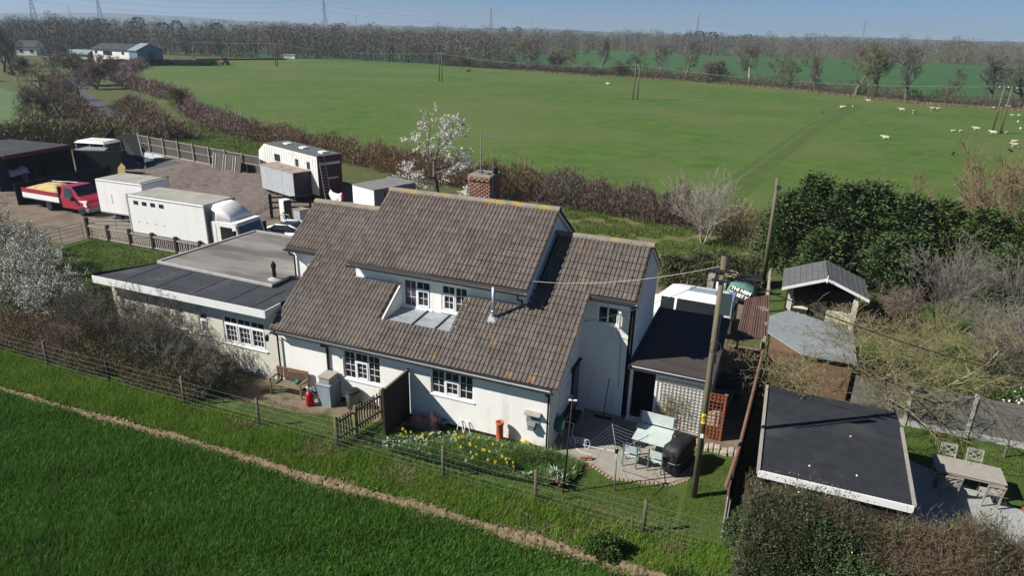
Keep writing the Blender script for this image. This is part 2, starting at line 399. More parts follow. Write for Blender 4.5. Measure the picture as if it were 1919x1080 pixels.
# roof tiles: each tile has its own tone; lichen gathers in patches
def tile_material():
    m = bpy.data.materials.new('roof_tile'); m.use_nodes = True; nt = m.node_tree; N = nt.nodes; L = nt.links
    b = N['Principled BSDF']; b.inputs['Roughness'].default_value = .9; b.inputs['Specular IOR Level'].default_value = .25
    geo = N.new('ShaderNodeNewGeometry'); sx = N.new('ShaderNodeSeparateXYZ'); L.new(geo.outputs['Position'], sx.inputs[0])
    def math_(op, a, v):
        n = N.new('ShaderNodeMath'); n.operation = op; L.new(a, n.inputs[0]); n.inputs[1].default_value = v; return n.outputs[0]
    fx = math_('FLOOR', math_('DIVIDE', math_('ADD', sx.outputs[0], 40.0), .167), 0)
    fy = math_('FLOOR', math_('DIVIDE', math_('ADD', sx.outputs[1], 40.3), .284), 0)
    cx = N.new('ShaderNodeCombineXYZ'); L.new(fx, cx.inputs[0]); L.new(fy, cx.inputs[1])
    wn_ = N.new('ShaderNodeTexWhiteNoise'); wn_.noise_dimensions = '3D'; L.new(cx.outputs[0], wn_.inputs['Vector'])
    cr = N.new('ShaderNodeValToRGB'); L.new(wn_.outputs['Value'], cr.inputs[0])
    e = cr.color_ramp.elements; e[0].position = 0; e[0].color = (.100, .083, .072, 1); e[1].position = 1; e[1].color = (.160, .143, .128, 1)
    for p, c in ((.3, (.122, .103, .090, 1)), (.55, (.134, .109, .093, 1)), (.8, (.140, .124, .110, 1))):
        q = e.new(p); q.color = c
    out = cr.outputs[0]
    def blend(col, sc, lo, hi, det=6, rough=.7, extra=None):
        nonlocal out
        n = N.new('ShaderNodeTexNoise'); n.inputs['Scale'].default_value = sc; n.inputs['Detail'].default_value = det; n.inputs['Roughness'].default_value = rough
        L.new(geo.outputs['Position'], n.inputs['Vector'])
        r = N.new('ShaderNodeMapRange'); r.inputs['From Min'].default_value = lo; r.inputs['From Max'].default_value = hi; L.new(n.outputs['Fac'], r.inputs['Value'])
        f = r.outputs[0]
        if extra is not None:
            mm = N.new('ShaderNodeMath'); mm.operation = 'MULTIPLY'; L.new(f, mm.inputs[0]); L.new(extra, mm.inputs[1]); f = mm.outputs[0]
        mx = N.new('ShaderNodeMix'); mx.data_type = 'RGBA'; mx.inputs[7].default_value = (*col, 1); L.new(f, mx.inputs[0]); L.new(out, mx.inputs[6]); out = mx.outputs[2]
    blend((.075, .063, .055), .7, .48, .75); blend((.19, .175, .155), .35, .52, .70)
    blend((.13, .115, .06), 1.4, .62, .74)
    blend((.27, .255, .23), 9.0, .60, .70)
    blend((.38, .37, .345), 20.0, .64, .72)
    rm = N.new('ShaderNodeMapRange'); rm.inputs['From Min'].default_value = .982; rm.inputs['From Max'].default_value = .988
    w2 = N.new('ShaderNodeTexWhiteNoise'); L.new(cx.outputs[0], w2.inputs['Vector']); w2.noise_dimensions = '2D'; L.new(w2.outputs['Value'], rm.inputs['Value'])
    blend((.30, .18, .07), 2.2, .44, .62, extra=rm.outputs[0])
    L.new(out, b.inputs['Base Color'])
    bn = N.new('ShaderNodeTexNoise'); bn.inputs['Scale'].default_value = 60; L.new(geo.outputs['Position'], bn.inputs['Vector'])
    bp = N.new('ShaderNodeBump'); bp.inputs['Strength'].default_value = .35; bp.inputs['Distance'].default_value = .02
    L.new(bn.outputs['Fac'], bp.inputs['Height']); L.new(bp.outputs[0], b.inputs['Normal'])
    MATS['roof_tile'] = m
tile_material()
def brick_wall_material(name, c1, c2, mort, sx=1.0):
    m = bpy.data.materials.new(name); m.use_nodes = True; nt = m.node_tree; N = nt.nodes; L = nt.links
    b = N['Principled BSDF']; b.inputs['Roughness'].default_value = .85; b.inputs['Specular IOR Level'].default_value = .2
    geo = N.new('ShaderNodeNewGeometry'); s = N.new('ShaderNodeSeparateXYZ'); L.new(geo.outputs['Position'], s.inputs[0])
    ad = N.new('ShaderNodeMath'); L.new(s.outputs[0], ad.inputs[0]); L.new(s.outputs[1], ad.inputs[1])
    cb = N.new('ShaderNodeCombineXYZ'); L.new(ad.outputs[0], cb.inputs[0]); L.new(s.outputs[2], cb.inputs[1])
    bt = N.new('ShaderNodeTexBrick'); L.new(cb.outputs[0], bt.inputs['Vector']); bt.inputs['Scale'].default_value = 1.0
    bt.inputs['Brick Width'].default_value = .225; bt.inputs['Row Height'].default_value = .075; bt.inputs['Mortar Size'].default_value = .006
    bt.inputs['Color1'].default_value = (*c1, 1); bt.inputs['Color2'].default_value = (*c2, 1); bt.inputs['Mortar'].default_value = (*mort, 1)
    L.new(bt.outputs['Color'], b.inputs['Base Color'])
    bp = N.new('ShaderNodeBump'); bp.inputs['Strength'].default_value = .6; bp.inputs['Distance'].default_value = .01; bp.invert = True
    L.new(bt.outputs['Fac'], bp.inputs['Height']); L.new(bp.outputs[0], b.inputs['Normal'])
    MATS[name] = m
brick_wall_material('painted_brick', (.76, .735, .63), (.70, .675, .58), (.52, .50, .43))

def sheet(name, poly, z, mat, kind='structure', label=None, cat=None):
    """flat polygon sheet"""
    me = bpy.data.meshes.new(name); me.from_pydata([(x, y, z) for x, y in poly], [], [tuple(range(len(poly)))]); me.update()
    if me.polygons[0].normal.z < 0: me.flip_normals()
    o = link(name, me, mat); return tag(o, label, cat, kind=kind)
# ================================================================== GROUND
gm = MB(); gm.add([(-3400, -900, 0), (3400, -900, 0), (3400, 3400, 0), (-3400, 3400, 0)], [(0, 1, 2, 3)])
tag(gm.build('ground', 'grass_base'), kind='structure')
PAST = [(-75, 60), (-57.6, 51.5), (-40.8, 45.2), (-26.6, 39.5), (-14.3, 36.8), (-4.2, 34.6), (5.5, 32.6), (30, 27), (90, 20), (150, 60), (130, 120), (52, 159),
        (30, 165), (7, 185), (-24, 203), (-58, 206), (-88, 215), (-118, 220), (-148, 220), (-185, 221), (-202, 198), (-189, 152), (-178, 128), (-140, 98)]
past = sheet('pasture', PAST, .02, 'pasture')
def strip(pts, w, z, mat, name, parent=None, kind=None):
    pts = [Vector((*p, 0)) for p in pts]; V = []
    for i, p in enumerate(pts):
        d = (pts[min(i + 1, len(pts) - 1)] - pts[max(i - 1, 0)]).normalized(); n = Vector((-d.y, d.x, 0)) * w / 2
        V += [(p.x - n.x, p.y - n.y, z), (p.x + n.x, p.y + n.y, z)]
    me = bpy.data.meshes.new(name); me.from_pydata(V, [], [(2 * i, 2 * i + 2, 2 * i + 3, 2 * i + 1) for i in range(len(pts) - 1)]); me.update()
    if me.polygons[0].normal.z < 0: me.flip_normals()
    o = link(name, me, mat, parent)
    if kind: o['kind'] = kind
    return o
M('track_grass', (.075, .112, .030), col2=(.10, .135, .038), scale=.5)
M('path_grass', (.055, .095, .016), col2=(.080, .122, .022), scale=.4, bump=.4, bscale=4)
for off in (0, 1.9):
    strip([(-13 + off, 50), (-8 + off, 62), (-3 + off, 77), (3 + off, 100)], .55, .026, 'track_grass', 'tyre_track', past)
strip([(1, 40), (3, 55), (6, 76), (10, 104), (15, 128), (18, 150)], 3.4, .024, 'path_grass', 'trodden_strip', past)
for pts in ([(40, 95), (30, 104), (22, 118), (20, 135), (27, 150)], [(50, 110), (38, 108), (24, 112), (5, 120), (-20, 122), (-60, 138)], [(-70, 70), (-50, 84), (-30, 98), (-8, 120), (6, 150)], [(-110, 110), (-80, 112), (-40, 104), (0, 96), (30, 88)], [(14, 60), (22, 80), (30, 96)]):
    P_ = [Vector((*p, 0)) for p in pts]; out = []
    for a, b in zip(P_[:-1], P_[1:]):
        for k in range(8): q = a.lerp(b, k / 8); out.append((q.x + random.gauss(0, .35), q.y + random.gauss(0, .35)))
    strip(out, .5, .0235 + .0004 * len(pts), 'track_grass', 'animal_path', past)
for off in (-1.2, 1.0): strip([(3.5 + off, 55), (6.5 + off, 76), (10.5 + off, 104), (15.5 + off, 128)], .5, .029, 'track_grass', 'tyre_track', past)
sheet('far_field', [(-240, 226), (-190, 224), (-120, 224), (-58, 211), (-24, 207), (7, 190), (52, 164), (130, 124), (330, 200), (330, 472), (-190, 472)], .012, 'far_field')
sheet('left_field', [(-77, 30), (-85, 42), (-118, 64), (-150, 78), (-200, 80), (-220, 20), (-110, -10)], .015, 'left_field')
# lane: asphalt
strip([(-70, 44), (-78, 48.5), (-98, 61), (-125, 77), (-160, 104), (-205, 142), (-260, 170)], 4.0, .012, 'asphalt', 'lane', kind='structure')
# crop field, soil edge
sheet('crop_field', [(-60, -5.0), (14, -4.72), (22, -30), (-60, -60)], .004, 'crop_soil')
def rough_strip():
    nu, nv = 520, 9; us = np.linspace(-26, 9, nu); V = []
    off = np.zeros(nu)
    for k, a in ((.35, .10), (1.1, .08), (2.7, .05)): off += a * np.sin(us * k + rng.uniform(0, 6))
    wob = np.cumsum(rng.normal(0, .02, nu)); wob -= np.linspace(wob[0], wob[-1], nu); off += wob * .5
    cen = np.interp(us, [-26, -21, -13, -6, 0, 3, 9], [-5.05, -4.98, -4.68, -4.7, -4.52, -4.5, -4.5])
    half = np.interp(us, [-26, -17, -11, -5, 9], [.13, .17, .27, .32, .36]) * (1 + .25 * np.sin(us * 1.9))
    prof = np.array([0, .35, .8, .95, .8, .9, .7, .3, 0])
    for j in range(nv):
        t = j / (nv - 1) * 2 - 1
        y = cen + off * .35 + t * half + rng.normal(0, .02, nu)
        z = .006 + prof[j] * (.05 + rng.uniform(0, .14, nu)) - .03 * (j in (0, nv - 1))
        V.append(np.stack([us + rng.normal(0, .02, nu), y, z], 1))
    V = np.concatenate(V); i = np.arange(nu - 1)
    F = np.concatenate([np.stack([j * nu + i, j * nu + i + 1, (j + 1) * nu + i + 1, (j + 1) * nu + i], 1) for j in range(nv - 1)])
    n = 3600; u_ = rng.uniform(-24, 8, n); c_ = np.interp(u_, us, cen + off * .35); h_ = np.interp(u_, us, half)
    P = np.stack([u_, c_ + rng.normal(0, .55, n) * h_ - .03, np.full(n, .07)], 1); s = rng.uniform(.02, .075, n)
    base = np.array([(1, 0, 0), (-1, 0, 0), (0, 1, 0), (0, -1, 0), (0, 0, .8), (0, 0, -.8)], float)
    q = base[None] * s[:, None, None] * rng.uniform(.6, 1.3, (n, 6, 1)) + P[:, None]
    f = np.array([(0, 2, 4), (2, 1, 4), (1, 3, 4), (3, 0, 4), (2, 0, 5), (1, 2, 5), (3, 1, 5), (0, 3, 5)])
    FF = (f[None] + (np.arange(n) * 6)[:, None, None]).reshape(-1, 3)
    return raw_mesh('soil_margin', [(V, F), (q.reshape(-1, 3), FF)])
tag(link('soil_margin', rough_strip(), 'soil'), 'bare clods of tan soil along the crop edge', 'soil', kind='stuff')
# garden surfaces
sheet('lawn', [(-30, -4.4), (6.2, -4.2), (6.2, 3.0), (-12, 3.0), (-12, 0.1), (-30, .1)], .005, 'lawn')
sheet('side_lawn', [(-36.5, -1), (-20, -.5), (-19.5, 10.9), (-36.5, 10.9)], .008, 'lawn')
sheet('patio', [(0, 0.0), (.2, -.12), (1.5, -.12), (2.45, -.62), (4.35, -.12), (4.72, .4), (4.8, 3.3), (0.0, 3.34)], .012, 'patio')
for i in range(4):
    strip([(.1, .75 + i * .8), (4.75, .72 + i * .8)], .012, .015, 'soil', 'paving_joint', bpy.data.objects['patio'])
    strip([(.7 + i * 1.0, -.1), (.72 + i * 1.0, 3.3)], .012, .0155, 'soil', 'paving_joint', bpy.data.objects['patio'])
sheet('side_path', [(4.95, 2.6), (6.3, 2.6), (6.4, 12), (4.95, 12)], .014, 'yard_mud')
sheet('brown_paving', [(-16, -1.0), (-12.4, -1.7), (-10, -1.55), (-8.4, -1.25), (-6.9, -1.0), (-5.7, -.6), (-5.7, .2), (-16, .3)], .010, 'paving_brown')
sheet('yard', [(-41.5, 9), (-36.7, 9.2), (-36.6, 10.9), (-20, 10.9), (-14, 9), (4.9, 9.5), (6, 20), (-12, 25), (-20, 30), (-40, 33), (-62, 37), (-66, 14)], .010, 'yard_mud')
sheet('gravel_terrace', [(10.9, -2.2), (20, -2.2), (20, 3.2), (14.9, 3.0), (11.9, 4.7), (10.9, 4.7)], .012, 'gravel')
sheet('neighbour_lawn', [(10.95, 4.5), (11.9, 4.6), (14.9, 3.1), (24, 3.1), (24, 22), (6.7, 22), (6.7, 3.8)], .008, 'lawn')
sheet('garden_bank', [(-12, 25.5), (6, 20.5), (6.2, 31), (-14, 35)], .011, 'bank')
# brick edging of the patio
def edging():
    k = 0; bm_ = None; par = bpy.data.objects['patio']
    pts = [(1.55, -.14), (2.45, -.66), (3.4, -.44), (4.38, -.18), (4.8, .35), (4.86, 1.2)]
    me = MB().bbox(-.08, .08, -.05, .05, 0, .035, .01).mesh('edging_brick')
    for a, b in zip(pts[:-1], pts[1:]):
        a = Vector(a); b = Vector(b); L = (b - a).length; n = int(L / .13); ang = math.atan2((b - a).y, (b - a).x)
        for i in range(n):
            p = a.lerp(b, (i + .5) / n); o = link('edging_brick', me, None, par); k += 1
            o.location = (p.x, p.y, .0); o.rotation_euler = (0, random.uniform(-.08, .08), ang + math.pi / 2 + random.uniform(-.1, .1))
    me.materials.append(MATS['brick_edge'])
edging()
# rubble heap ground
def rubble_field():
    nu, nv = 90, 60; X, Y = np.meshgrid(np.linspace(-52, -30, nu), np.linspace(18.5, 33.5, nv))
    hgt = .10 + .07 * np.sin(X * .7) * np.cos(Y * .6) + .05 * np.sin(X * 1.9 + 1) * np.sin(Y * 1.7) + rng.uniform(0, .16, X.shape)
    edge = np.minimum.reduce([(X + 52) / 3, (-30 - X) / 3, (Y - 18.5) / 2, (33.5 - Y) / 2]); hgt = np.clip(hgt, .0, None) * np.clip(edge, 0, 1) - .03 * (edge <= 0) + .012
    Y = Y - (X + 41) * .10
    V = np.stack([X, Y, hgt], -1).reshape(-1, 3); i, j = np.meshgrid(np.arange(nu - 1), np.arange(nv - 1)); a = (j * nu + i).ravel()
    F = np.stack([a, a + 1, a + nu + 1, a + nu], 1)
    n = 5200; P = np.stack([rng.uniform(-50, -31, n), rng.uniform(20, 32, n), np.full(n, .13)], 1); P[:, 1] -= (P[:, 0] + 41) * .10
    s = rng.uniform(.04, .13, n); base = np.array([(1, .2, 0), (-1, 0, 0), (0, 1, .1), (.1, -1, 0), (0, 0, .7), (0, 0, -.8)])
    q = base[None] * s[:, None, None] * rng.uniform(.6, 1.4, (n, 6, 1)) + P[:, None]
    f = np.array([(0, 2, 4), (2, 1, 4), (1, 3, 4), (3, 0, 4)]); FF = (f[None] + (np.arange(n) * 6)[:, None, None]).reshape(-1, 3)
    return raw_mesh('rubble', [(V, F), (q.reshape(-1, 3), FF)])
tag(link('rubble', rubble_field(), 'rubble'), 'wide spread of reddish brown rubble in the yard', 'rubble', kind='stuff')
sheet('membrane', [(-61, 34.5), (-52, 33.6), (-50.5, 29.5), (-57, 29)], .018, 'weed_membrane')

# ================================================================== HOUSE
SL, Z0 = .6584, 2.66
ANG = math.atan(SL)
def zr(v, off=0.): return Z0 + SL * (v + .3) + off
RV = 5.38; OFF = .95
house = thing('house', 'white rendered chalet house with brown tiled roofs and dormer', 'house')
def wall_grid(m, x0, x1, z0, z1, y, th, openings):
    """wall facing -y with rectangular openings and reveals"""
    xs = sorted({x0, x1, *[o[0] for o in openings], *[o[1] for o in openings]}); zs = sorted({z0, z1, *[o[2] for o in openings], *[o[3] for o in openings]})
    for i in range(len(xs) - 1):
        for k in range(len(zs) - 1):
            cx, cz = (xs[i] + xs[i + 1]) / 2, (zs[k] + zs[k + 1]) / 2
            if any(o[0] < cx < o[1] and o[2] < cz < o[3] for o in openings): continue
            m.add([(xs[i], y, zs[k]), (xs[i + 1], y, zs[k]), (xs[i + 1], y, zs[k + 1]), (xs[i], y, zs[k + 1])], [(0, 1, 2, 3)])
    for a, b, c, d in openings:
        m.add([(a, y, c), (b, y, c), (b, y, d), (a, y, d), (a, y + th, c), (b, y + th, c), (b, y + th, d), (a, y + th, d)], [(0, 1, 5, 4), (1, 2, 6, 5), (2, 3, 7, 6), (3, 0, 4, 7)])
    return m
def window(parent, a, b, c, d, y, cols, M4=None, sill=True, glass='glass', open_sash=None, name='window'):
    """casement window facing -y between x a..b, z c..d; cols: list of (width share, [(height share, nx, nz), ...] top to bottom)"""
    fr = MB(); f = .055; panes = []
    fr.box(a, b, y - .012, y + .07, d - f, d); fr.box(a, b, y - .012, y + .07, c, c + f)
    fr.box(a, a + f, y - .012, y + .07, c + f, d - f); fr.box(b - f, b, y - .012, y + .07, c + f, d - f)
    tot = sum(w for w, _ in cols); x = a + f; W = b - a - 2 * f; H = d - c - 2 * f
    for ci, (w, rows) in enumerate(cols):
        x1 = x + W * w / tot
        if ci: fr.box(x - .03, x + .03, y - .016, y + .066, c + f, d - f)
        z = d - f; th = sum(r[0] for r in rows)
        for ri, (hs, nx, nz) in enumerate(rows):
            z1 = z - H * hs / th
            if ri: fr.box(x + .03, x1 - .03, y - .02, y + .062, z - .028, z + .028)
            xa, xb, za, zb = x + .035, x1 - .035, z1 + .03, z - .03
            if len(rows) > 1 and ri == len(rows) - 1:     # opening sash stands proud
                s = .045
                fr.box(xa - .01, xa + s, y - .035, y + .02, za - .01, zb + .01); fr.box(xb - s, xb + .01, y - .035, y + .02, za - .01, zb + .01)
                fr.box(xa + s, xb - s, y - .033, y + .02, za - .01, za + s); fr.box(xa + s, xb - s, y - .033, y + .02, zb - s, zb + .01)
                xa += s; xb -= s; za += s; zb -= s
            for i in range(1, nx):
                t = xa + (xb - xa) * i / nx; fr.box(t - .009, t + .009, y + .008, y + .04, za, zb)
            for k in range(1, nz):
                t = za + (zb - za) * k / nz; fr.box(xa, xb, y + .011, y + .043, t - .009, t + .009)
            for i in range(nx):
                for k in range(nz):
                    panes.append((xa + (xb - xa) * i / nx, xa + (xb - xa) * (i + 1) / nx, za + (zb - za) * k / nz, za + (zb - za) * (k + 1) / nz, ci))
            z = z1
        x = x1
    o = fr.build(name, 'white_upvc', parent)
    if sill: MB().box(a - .06, b + .06, y - .09, y + .0, c - .05, c - .003).build('window_sill', 'white_upvc', o)
    for p in panes:
        g = glass[p[4]] if isinstance(glass, (list, tuple)) else glass
        MB().box(p[0], p[1], y + .022, y + .03, p[2], p[3]).build('pane', g, o)
    if M4 is not None: o.matrix_local = M4
    return o
W1 = (-8.52, -6.83, 1.03, 2.25); W2 = (-4.68, -2.94, 1.25, 2.27)
mw = MB(); wall_grid(mw, -11.45, 0.0, 0.0, 2.80, 0.0, .12, [W1, W2]); mw.build('wall', 'wall_render', house)
window(house, *W1, .055, [(1, [(1, 2, 4)]), (1.15, [(.3, 2, 1), (.7, 2, 3)]), (1, [(1, 2, 4)])])
window(house, *W2, .055, [(1, [(1, 2, 3)]), (1.15, [(.36, 2, 1), (.64, 2, 2)]), (1, [(1, 2, 3)])])
MB().box(-11.45, 0, -.012, -.001, .0, .12).build('plinth', 'black_plastic', house)
# right return wall (u = 0), recess wall, right gable, left return, left gable, back
dk = .06
MB().prism([(.001, 0), (3.35, 0), (3.35, zr(3.35) - dk), (.001, zr(0) - dk)], 'x', -.2, 0.0).build('wall', 'wall_render', house)
rw = MB(); wall_grid(rw, 0.0, 2.0, 0.0, 4.92, 3.35, .12, [(.58, 1.36, 3.74, 4.46)]); rw.build('wall', 'wall_render', house)
MB().prism([(3.35, 0), (7.4, 0), (7.4, zr(2 * RV - 7.4) - dk), (RV, zr(RV) - dk), (3.35, zr(3.35) - dk)], 'x', 1.80, 2.0).build('wall', 'wall_render', house)
MB().prism([(.2, 0), (3.3, 0), (3.3, zr(3.3) - dk), (.2, zr(.2) - dk)], 'x', -11.45, -11.25).build('wall', 'wall_render', house)
MB().box(-13.2, -11.25, 3.3, 3.5, 0, 4.85).build('wall', 'wall_render', house)
MB().prism([(3.5, 0), (7.4, 0), (7.4, zr(2 * RV - 7.4) - dk), (RV, zr(RV) - dk), (3.5, zr(3.5) - dk)], 'x', -13.2, -13.0).build('wall', 'wall_render', house)
MB().box(-13.0, 1.8, 7.2, 7.4, 0, 4.95).build('wall', 'wall_render', house)
# raised middle: front wall with two windows, side walls
D1 = (-7.09, -5.86, 3.49, 4.64); D2 = (-5.40, -4.26, 3.55, 4.66)
dw = MB(); wall_grid(dw, -9.28, -1.85, 3.30, zr(2.3, OFF) - .02, 2.3, .10, [D1, D2]); dw.build('dormer_wall', 'wall_render', house)
window(house, *D1, 2.335, [(1, [(1, 2, 3)]), (1.1, [(.3, 2, 1), (.7, 2, 2)])], glass=['curtain_glass', 'glass'])
window(house, *D2, 2.335, [(1.1, [(.32, 2, 1), (.68, 2, 2)]), (1, [(1, 2, 3)])])
for ua, ub in ((-1.98, -1.85), (-9.28, -9.15)):
    MB().prism([(2.301, zr(2.3) - .25), (RV, zr(RV) - .25), (7.5, zr(2 * RV - 7.5) - .25), (7.5, zr(2 * RV - 7.5, OFF) - .05), (RV, zr(RV, OFF) - .05), (2.301, zr(2.301, OFF) - .05)], 'x', ua, ub).build('dormer_wall', 'wall_render', house)
# balcony-like cut in the lower roof
CU0, CU1, CV0 = -7.17, -4.20, .80
for ua, ub in ((CU0 - .06, CU0), (CU1, CU1 + .06)):
    MB().prism([(CV0, zr(CV0) - .04), (2.299, zr(CV0) - .04), (2.299, zr(2.3) + .02), (CV0, zr(CV0) + .02)], 'x', ua, ub).build('dormer_cheek', 'wall_render', house)
cf = MB(); cf.add([(CU0, CV0 - .10, zr(CV0) - .03), (CU1, CV0 - .10, zr(CV0) - .03), (CU1, 2.30, zr(CV0) + .06), (CU0, 2.30, zr(CV0) + .06)], [(0, 1, 2, 3)])
lead = cf.build('lead_flat', 'lead', house)
for x in (-5.98, -5.0):
    mm = MB(); mm.bar((x, CV0 + .02, zr(CV0) - .0), (x, 2.28, zr(CV0) + .085), .045, .04); mm.build('lead_roll', 'felt_dark', lead)
# flashings
MB().bar((-9.28, 2.27, zr(2.27) + .05), (CU0, 2.27, zr(2.27) + .05), .16, .03).build('flashing', 'lead', house)
MB().bar((CU1, 2.27, zr(2.27) + .05), (-1.8, 2.27, zr(2.27) + .05), .16, .03).build('flashing', 'mortar', house)
MB().bar((-1.80, 2.4, zr(2.4) + .06), (-1.80, 5.3, zr(5.3) + .06), .10, .03).build('flashing', 'lead', house)
# ---- roof decks under the tiles
def deck(poly, off=0., back=False):
    m = MB(); top = []
    for u_, v_ in poly:
        vv = 2 * RV - v_ if back else v_
        top.append((u_, v_, zr(vv, off) - .012))
    bot = [(x, y, z - .045) for x, y, z in top]; n = len(poly)
    m.add(top + bot, [tuple(range(n)), tuple(range(2 * n - 1, n - 1, -1))] + [(i, n + i, n + (i + 1) % n, (i + 1) % n) for i in range(n)])
    return m
rd = MB()
for poly, off, back in (([(-11.56, -.3), (.12, -.3), (.12, .8), (-11.56, .8)], 0, 0), ([(-11.56, .8), (CU0, .8), (CU0, 2.3), (-11.56, 2.3)], 0, 0),
        ([(CU1, .8), (.12, .8), (.12, 2.3), (CU1, 2.3)], 0, 0), ([(-11.56, 2.3), (-9.2, 2.3), (-9.2, 3.0), (-11.56, 3.0)], 0, 0), ([(-13.36, 3.0), (-9.2, 3.0), (-9.2, RV), (-13.36, RV)], 0, 0),
        ([(-1.9, 2.3), (.12, 2.3), (.12, 3.06), (-1.9, 3.06)], 0, 0), ([(-1.9, 3.06), (2.1, 3.06), (2.1, RV), (-1.9, RV)], 0, 0),
        ([(-9.4, 1.93), (-1.72, 1.93), (-1.72, RV), (-9.4, RV)], OFF, 0),
        ([(-13.36, RV), (2.1, RV), (2.1, 7.7), (-13.36, 7.7)], 0, 1), ([(-9.4, RV), (-1.72, RV), (-1.72, 8.2), (-9.4, 8.2)], OFF, 1)):
    d_ = deck(poly, off, back); rd.add(d_.v, d_.f)
rd.build('roof_deck', 'roof_deck', house)
# ---- tiles: one shared mesh, double-roll profile
TW, DV = .334, .284; TL = DV / math.cos(ANG)
def tile_mesh():
    prof = [(0, 0), (.014, .026), (.040, .034), (.112, .034), (.136, .026), (.150, 0), (.167, 0)]
    prof = prof + [(x + .167, z) for x, z in prof[1:]]
    m = MB(); n = len(prof); L = TL + .05
    vs = [(x, 0, z + .046) for x, z in prof] + [(x, L, z + .004) for x, z in prof] + [(x, 0, -.0) for x, z in prof]
    fs = [(i, i + 1, n + i + 1, n + i) for i in range(n - 1)] + [(2 * n + i, 2 * n + i + 1, i + 1, i) for i in range(n - 1)]
    me = bpy.data.meshes.new('roof_tile'); me.from_pydata(vs, [], fs); me.update(); return me
TM = tile_mesh(); TM.materials.append(MATS['roof_tile'])
tiles = []   # (u, v, off, back)
cols = np.arange(-13.36, 2.1 - .1, TW)
def in_any(u_, v_, rects): return any(a - .02 <= u_ <= b - TW * .6 and c - .02 <= v_ <= d - .1 for a, b, c, d in rects)
A_ = [(-11.70, .30, -.3, 3.0), (-13.36, -9.0, 2.98, RV), (-1.95, .30, 2.3, RV), (.0, 2.25, 3.05, RV)]
for u_ in cols:
    for j in range(20):
        v_ = -.3 + j * DV
        if not in_any(u_, v_, A_): continue
        if -9.28 < u_ + TW / 2 < -1.85 and v_ > 2.3 - .12: continue
        if CU0 - .02 < u_ + TW / 2 < CU1 + .02 and .8 - .2 < v_ < 2.3: continue
        tiles.append((u_, v_, 0., 0))
for u_ in np.arange(-9.40, -1.72 - .1, TW):
    for j in range(12): tiles.append((u_, RV - 12 * DV + j * DV, OFF, 0))
for u_ in cols:
    for j in range(8): tiles.append((u_, RV + 8 * DV - j * DV, 0., 1))
for u_ in np.arange(-9.40, -1.72 - .1, TW):
    for j in range(10): tiles.append((u_, RV + 10 * DV - j * DV, OFF, 1))
def tile_M(t):
    u_, v_, off, back = t
    jit = Matrix.Rotation(random.gauss(0, .006), 4, 'Z') @ Matrix.Rotation(random.gauss(0, .010), 4, 'Y')
    if back: return Matrix.Translation((u_ + TW, v_, zr(2 * RV - v_, off))) @ Matrix.Rotation(math.pi, 4, 'Z') @ Matrix.Rotation(ANG, 4, 'X') @ jit
    return Matrix.Translation((u_, v_, zr(v_, off))) @ Matrix.Rotation(ANG, 4, 'X') @ jit
camp = Vector((6.19, -19.64, 14))
front = sorted([t for t in tiles if not t[3]], key=lambda t: (Vector((t[0], t[1], zr(t[1], t[2]))) - camp).length)
rest = front[300:] + [t for t in tiles if t[3]]
roof = bpy.data.objects['roof_deck']; roof.name = 'roof'
for t in front[:300]:
    o = link('roof_tile', TM, None, roof); o.matrix_local = tile_M(t)
tv = np.array([v.co[:] for v in TM.vertices]); tf = np.array([p.vertices[:] for p in TM.polygons]); ch = []
for t in rest:
    mt = np.array(tile_M(t)); ch.append((tv @ mt[:3, :3].T + mt[:3, 3], tf))
tag(link('roof_tiles', raw_mesh('roof_tiles', ch), 'roof_tile', roof), kind='stuff')
# ridge tiles
rt = MB(); n = 9
vs = []
for y in (0, .45):
    for r in (.145, .12):
        for i in range(n):
            a = math.pi * i / (n - 1); vs.append((y, math.cos(a) * r * 1.15, math.sin(a) * r))
fs = [(i, i + 1, 2 * n + i + 1, 2 * n + i) for i in range(n - 1)] + [(n + i, n + i + 1, i + 1, i) for i in range(n - 1)] + [(2 * n + i, 2 * n + i + 1, 3 * n + i + 1, 3 * n + i) for i in range(n - 1)]
rt.add(vs, fs); RM = rt.mesh('ridge_tile'); RM.materials.append(MATS['ridge_tile'])
for a, b, off in ((-13.38, -9.3, 0), (-1.85, 2.12, 0), (-9.42, -1.70, OFF)):
    k = int(round((b - a) / .45))
    for i in range(k):
        o = link('ridge_tile', RM, None, roof); o.location = (a + i * (b - a) / k, RV, zr(RV, off) - .03 + random.uniform(-.006, .006)); o.scale = ((b - a) / k / .45 * .992, 1, 1); o.rotation_euler = (0, random.gauss(0, .008), random.gauss(0, .008))
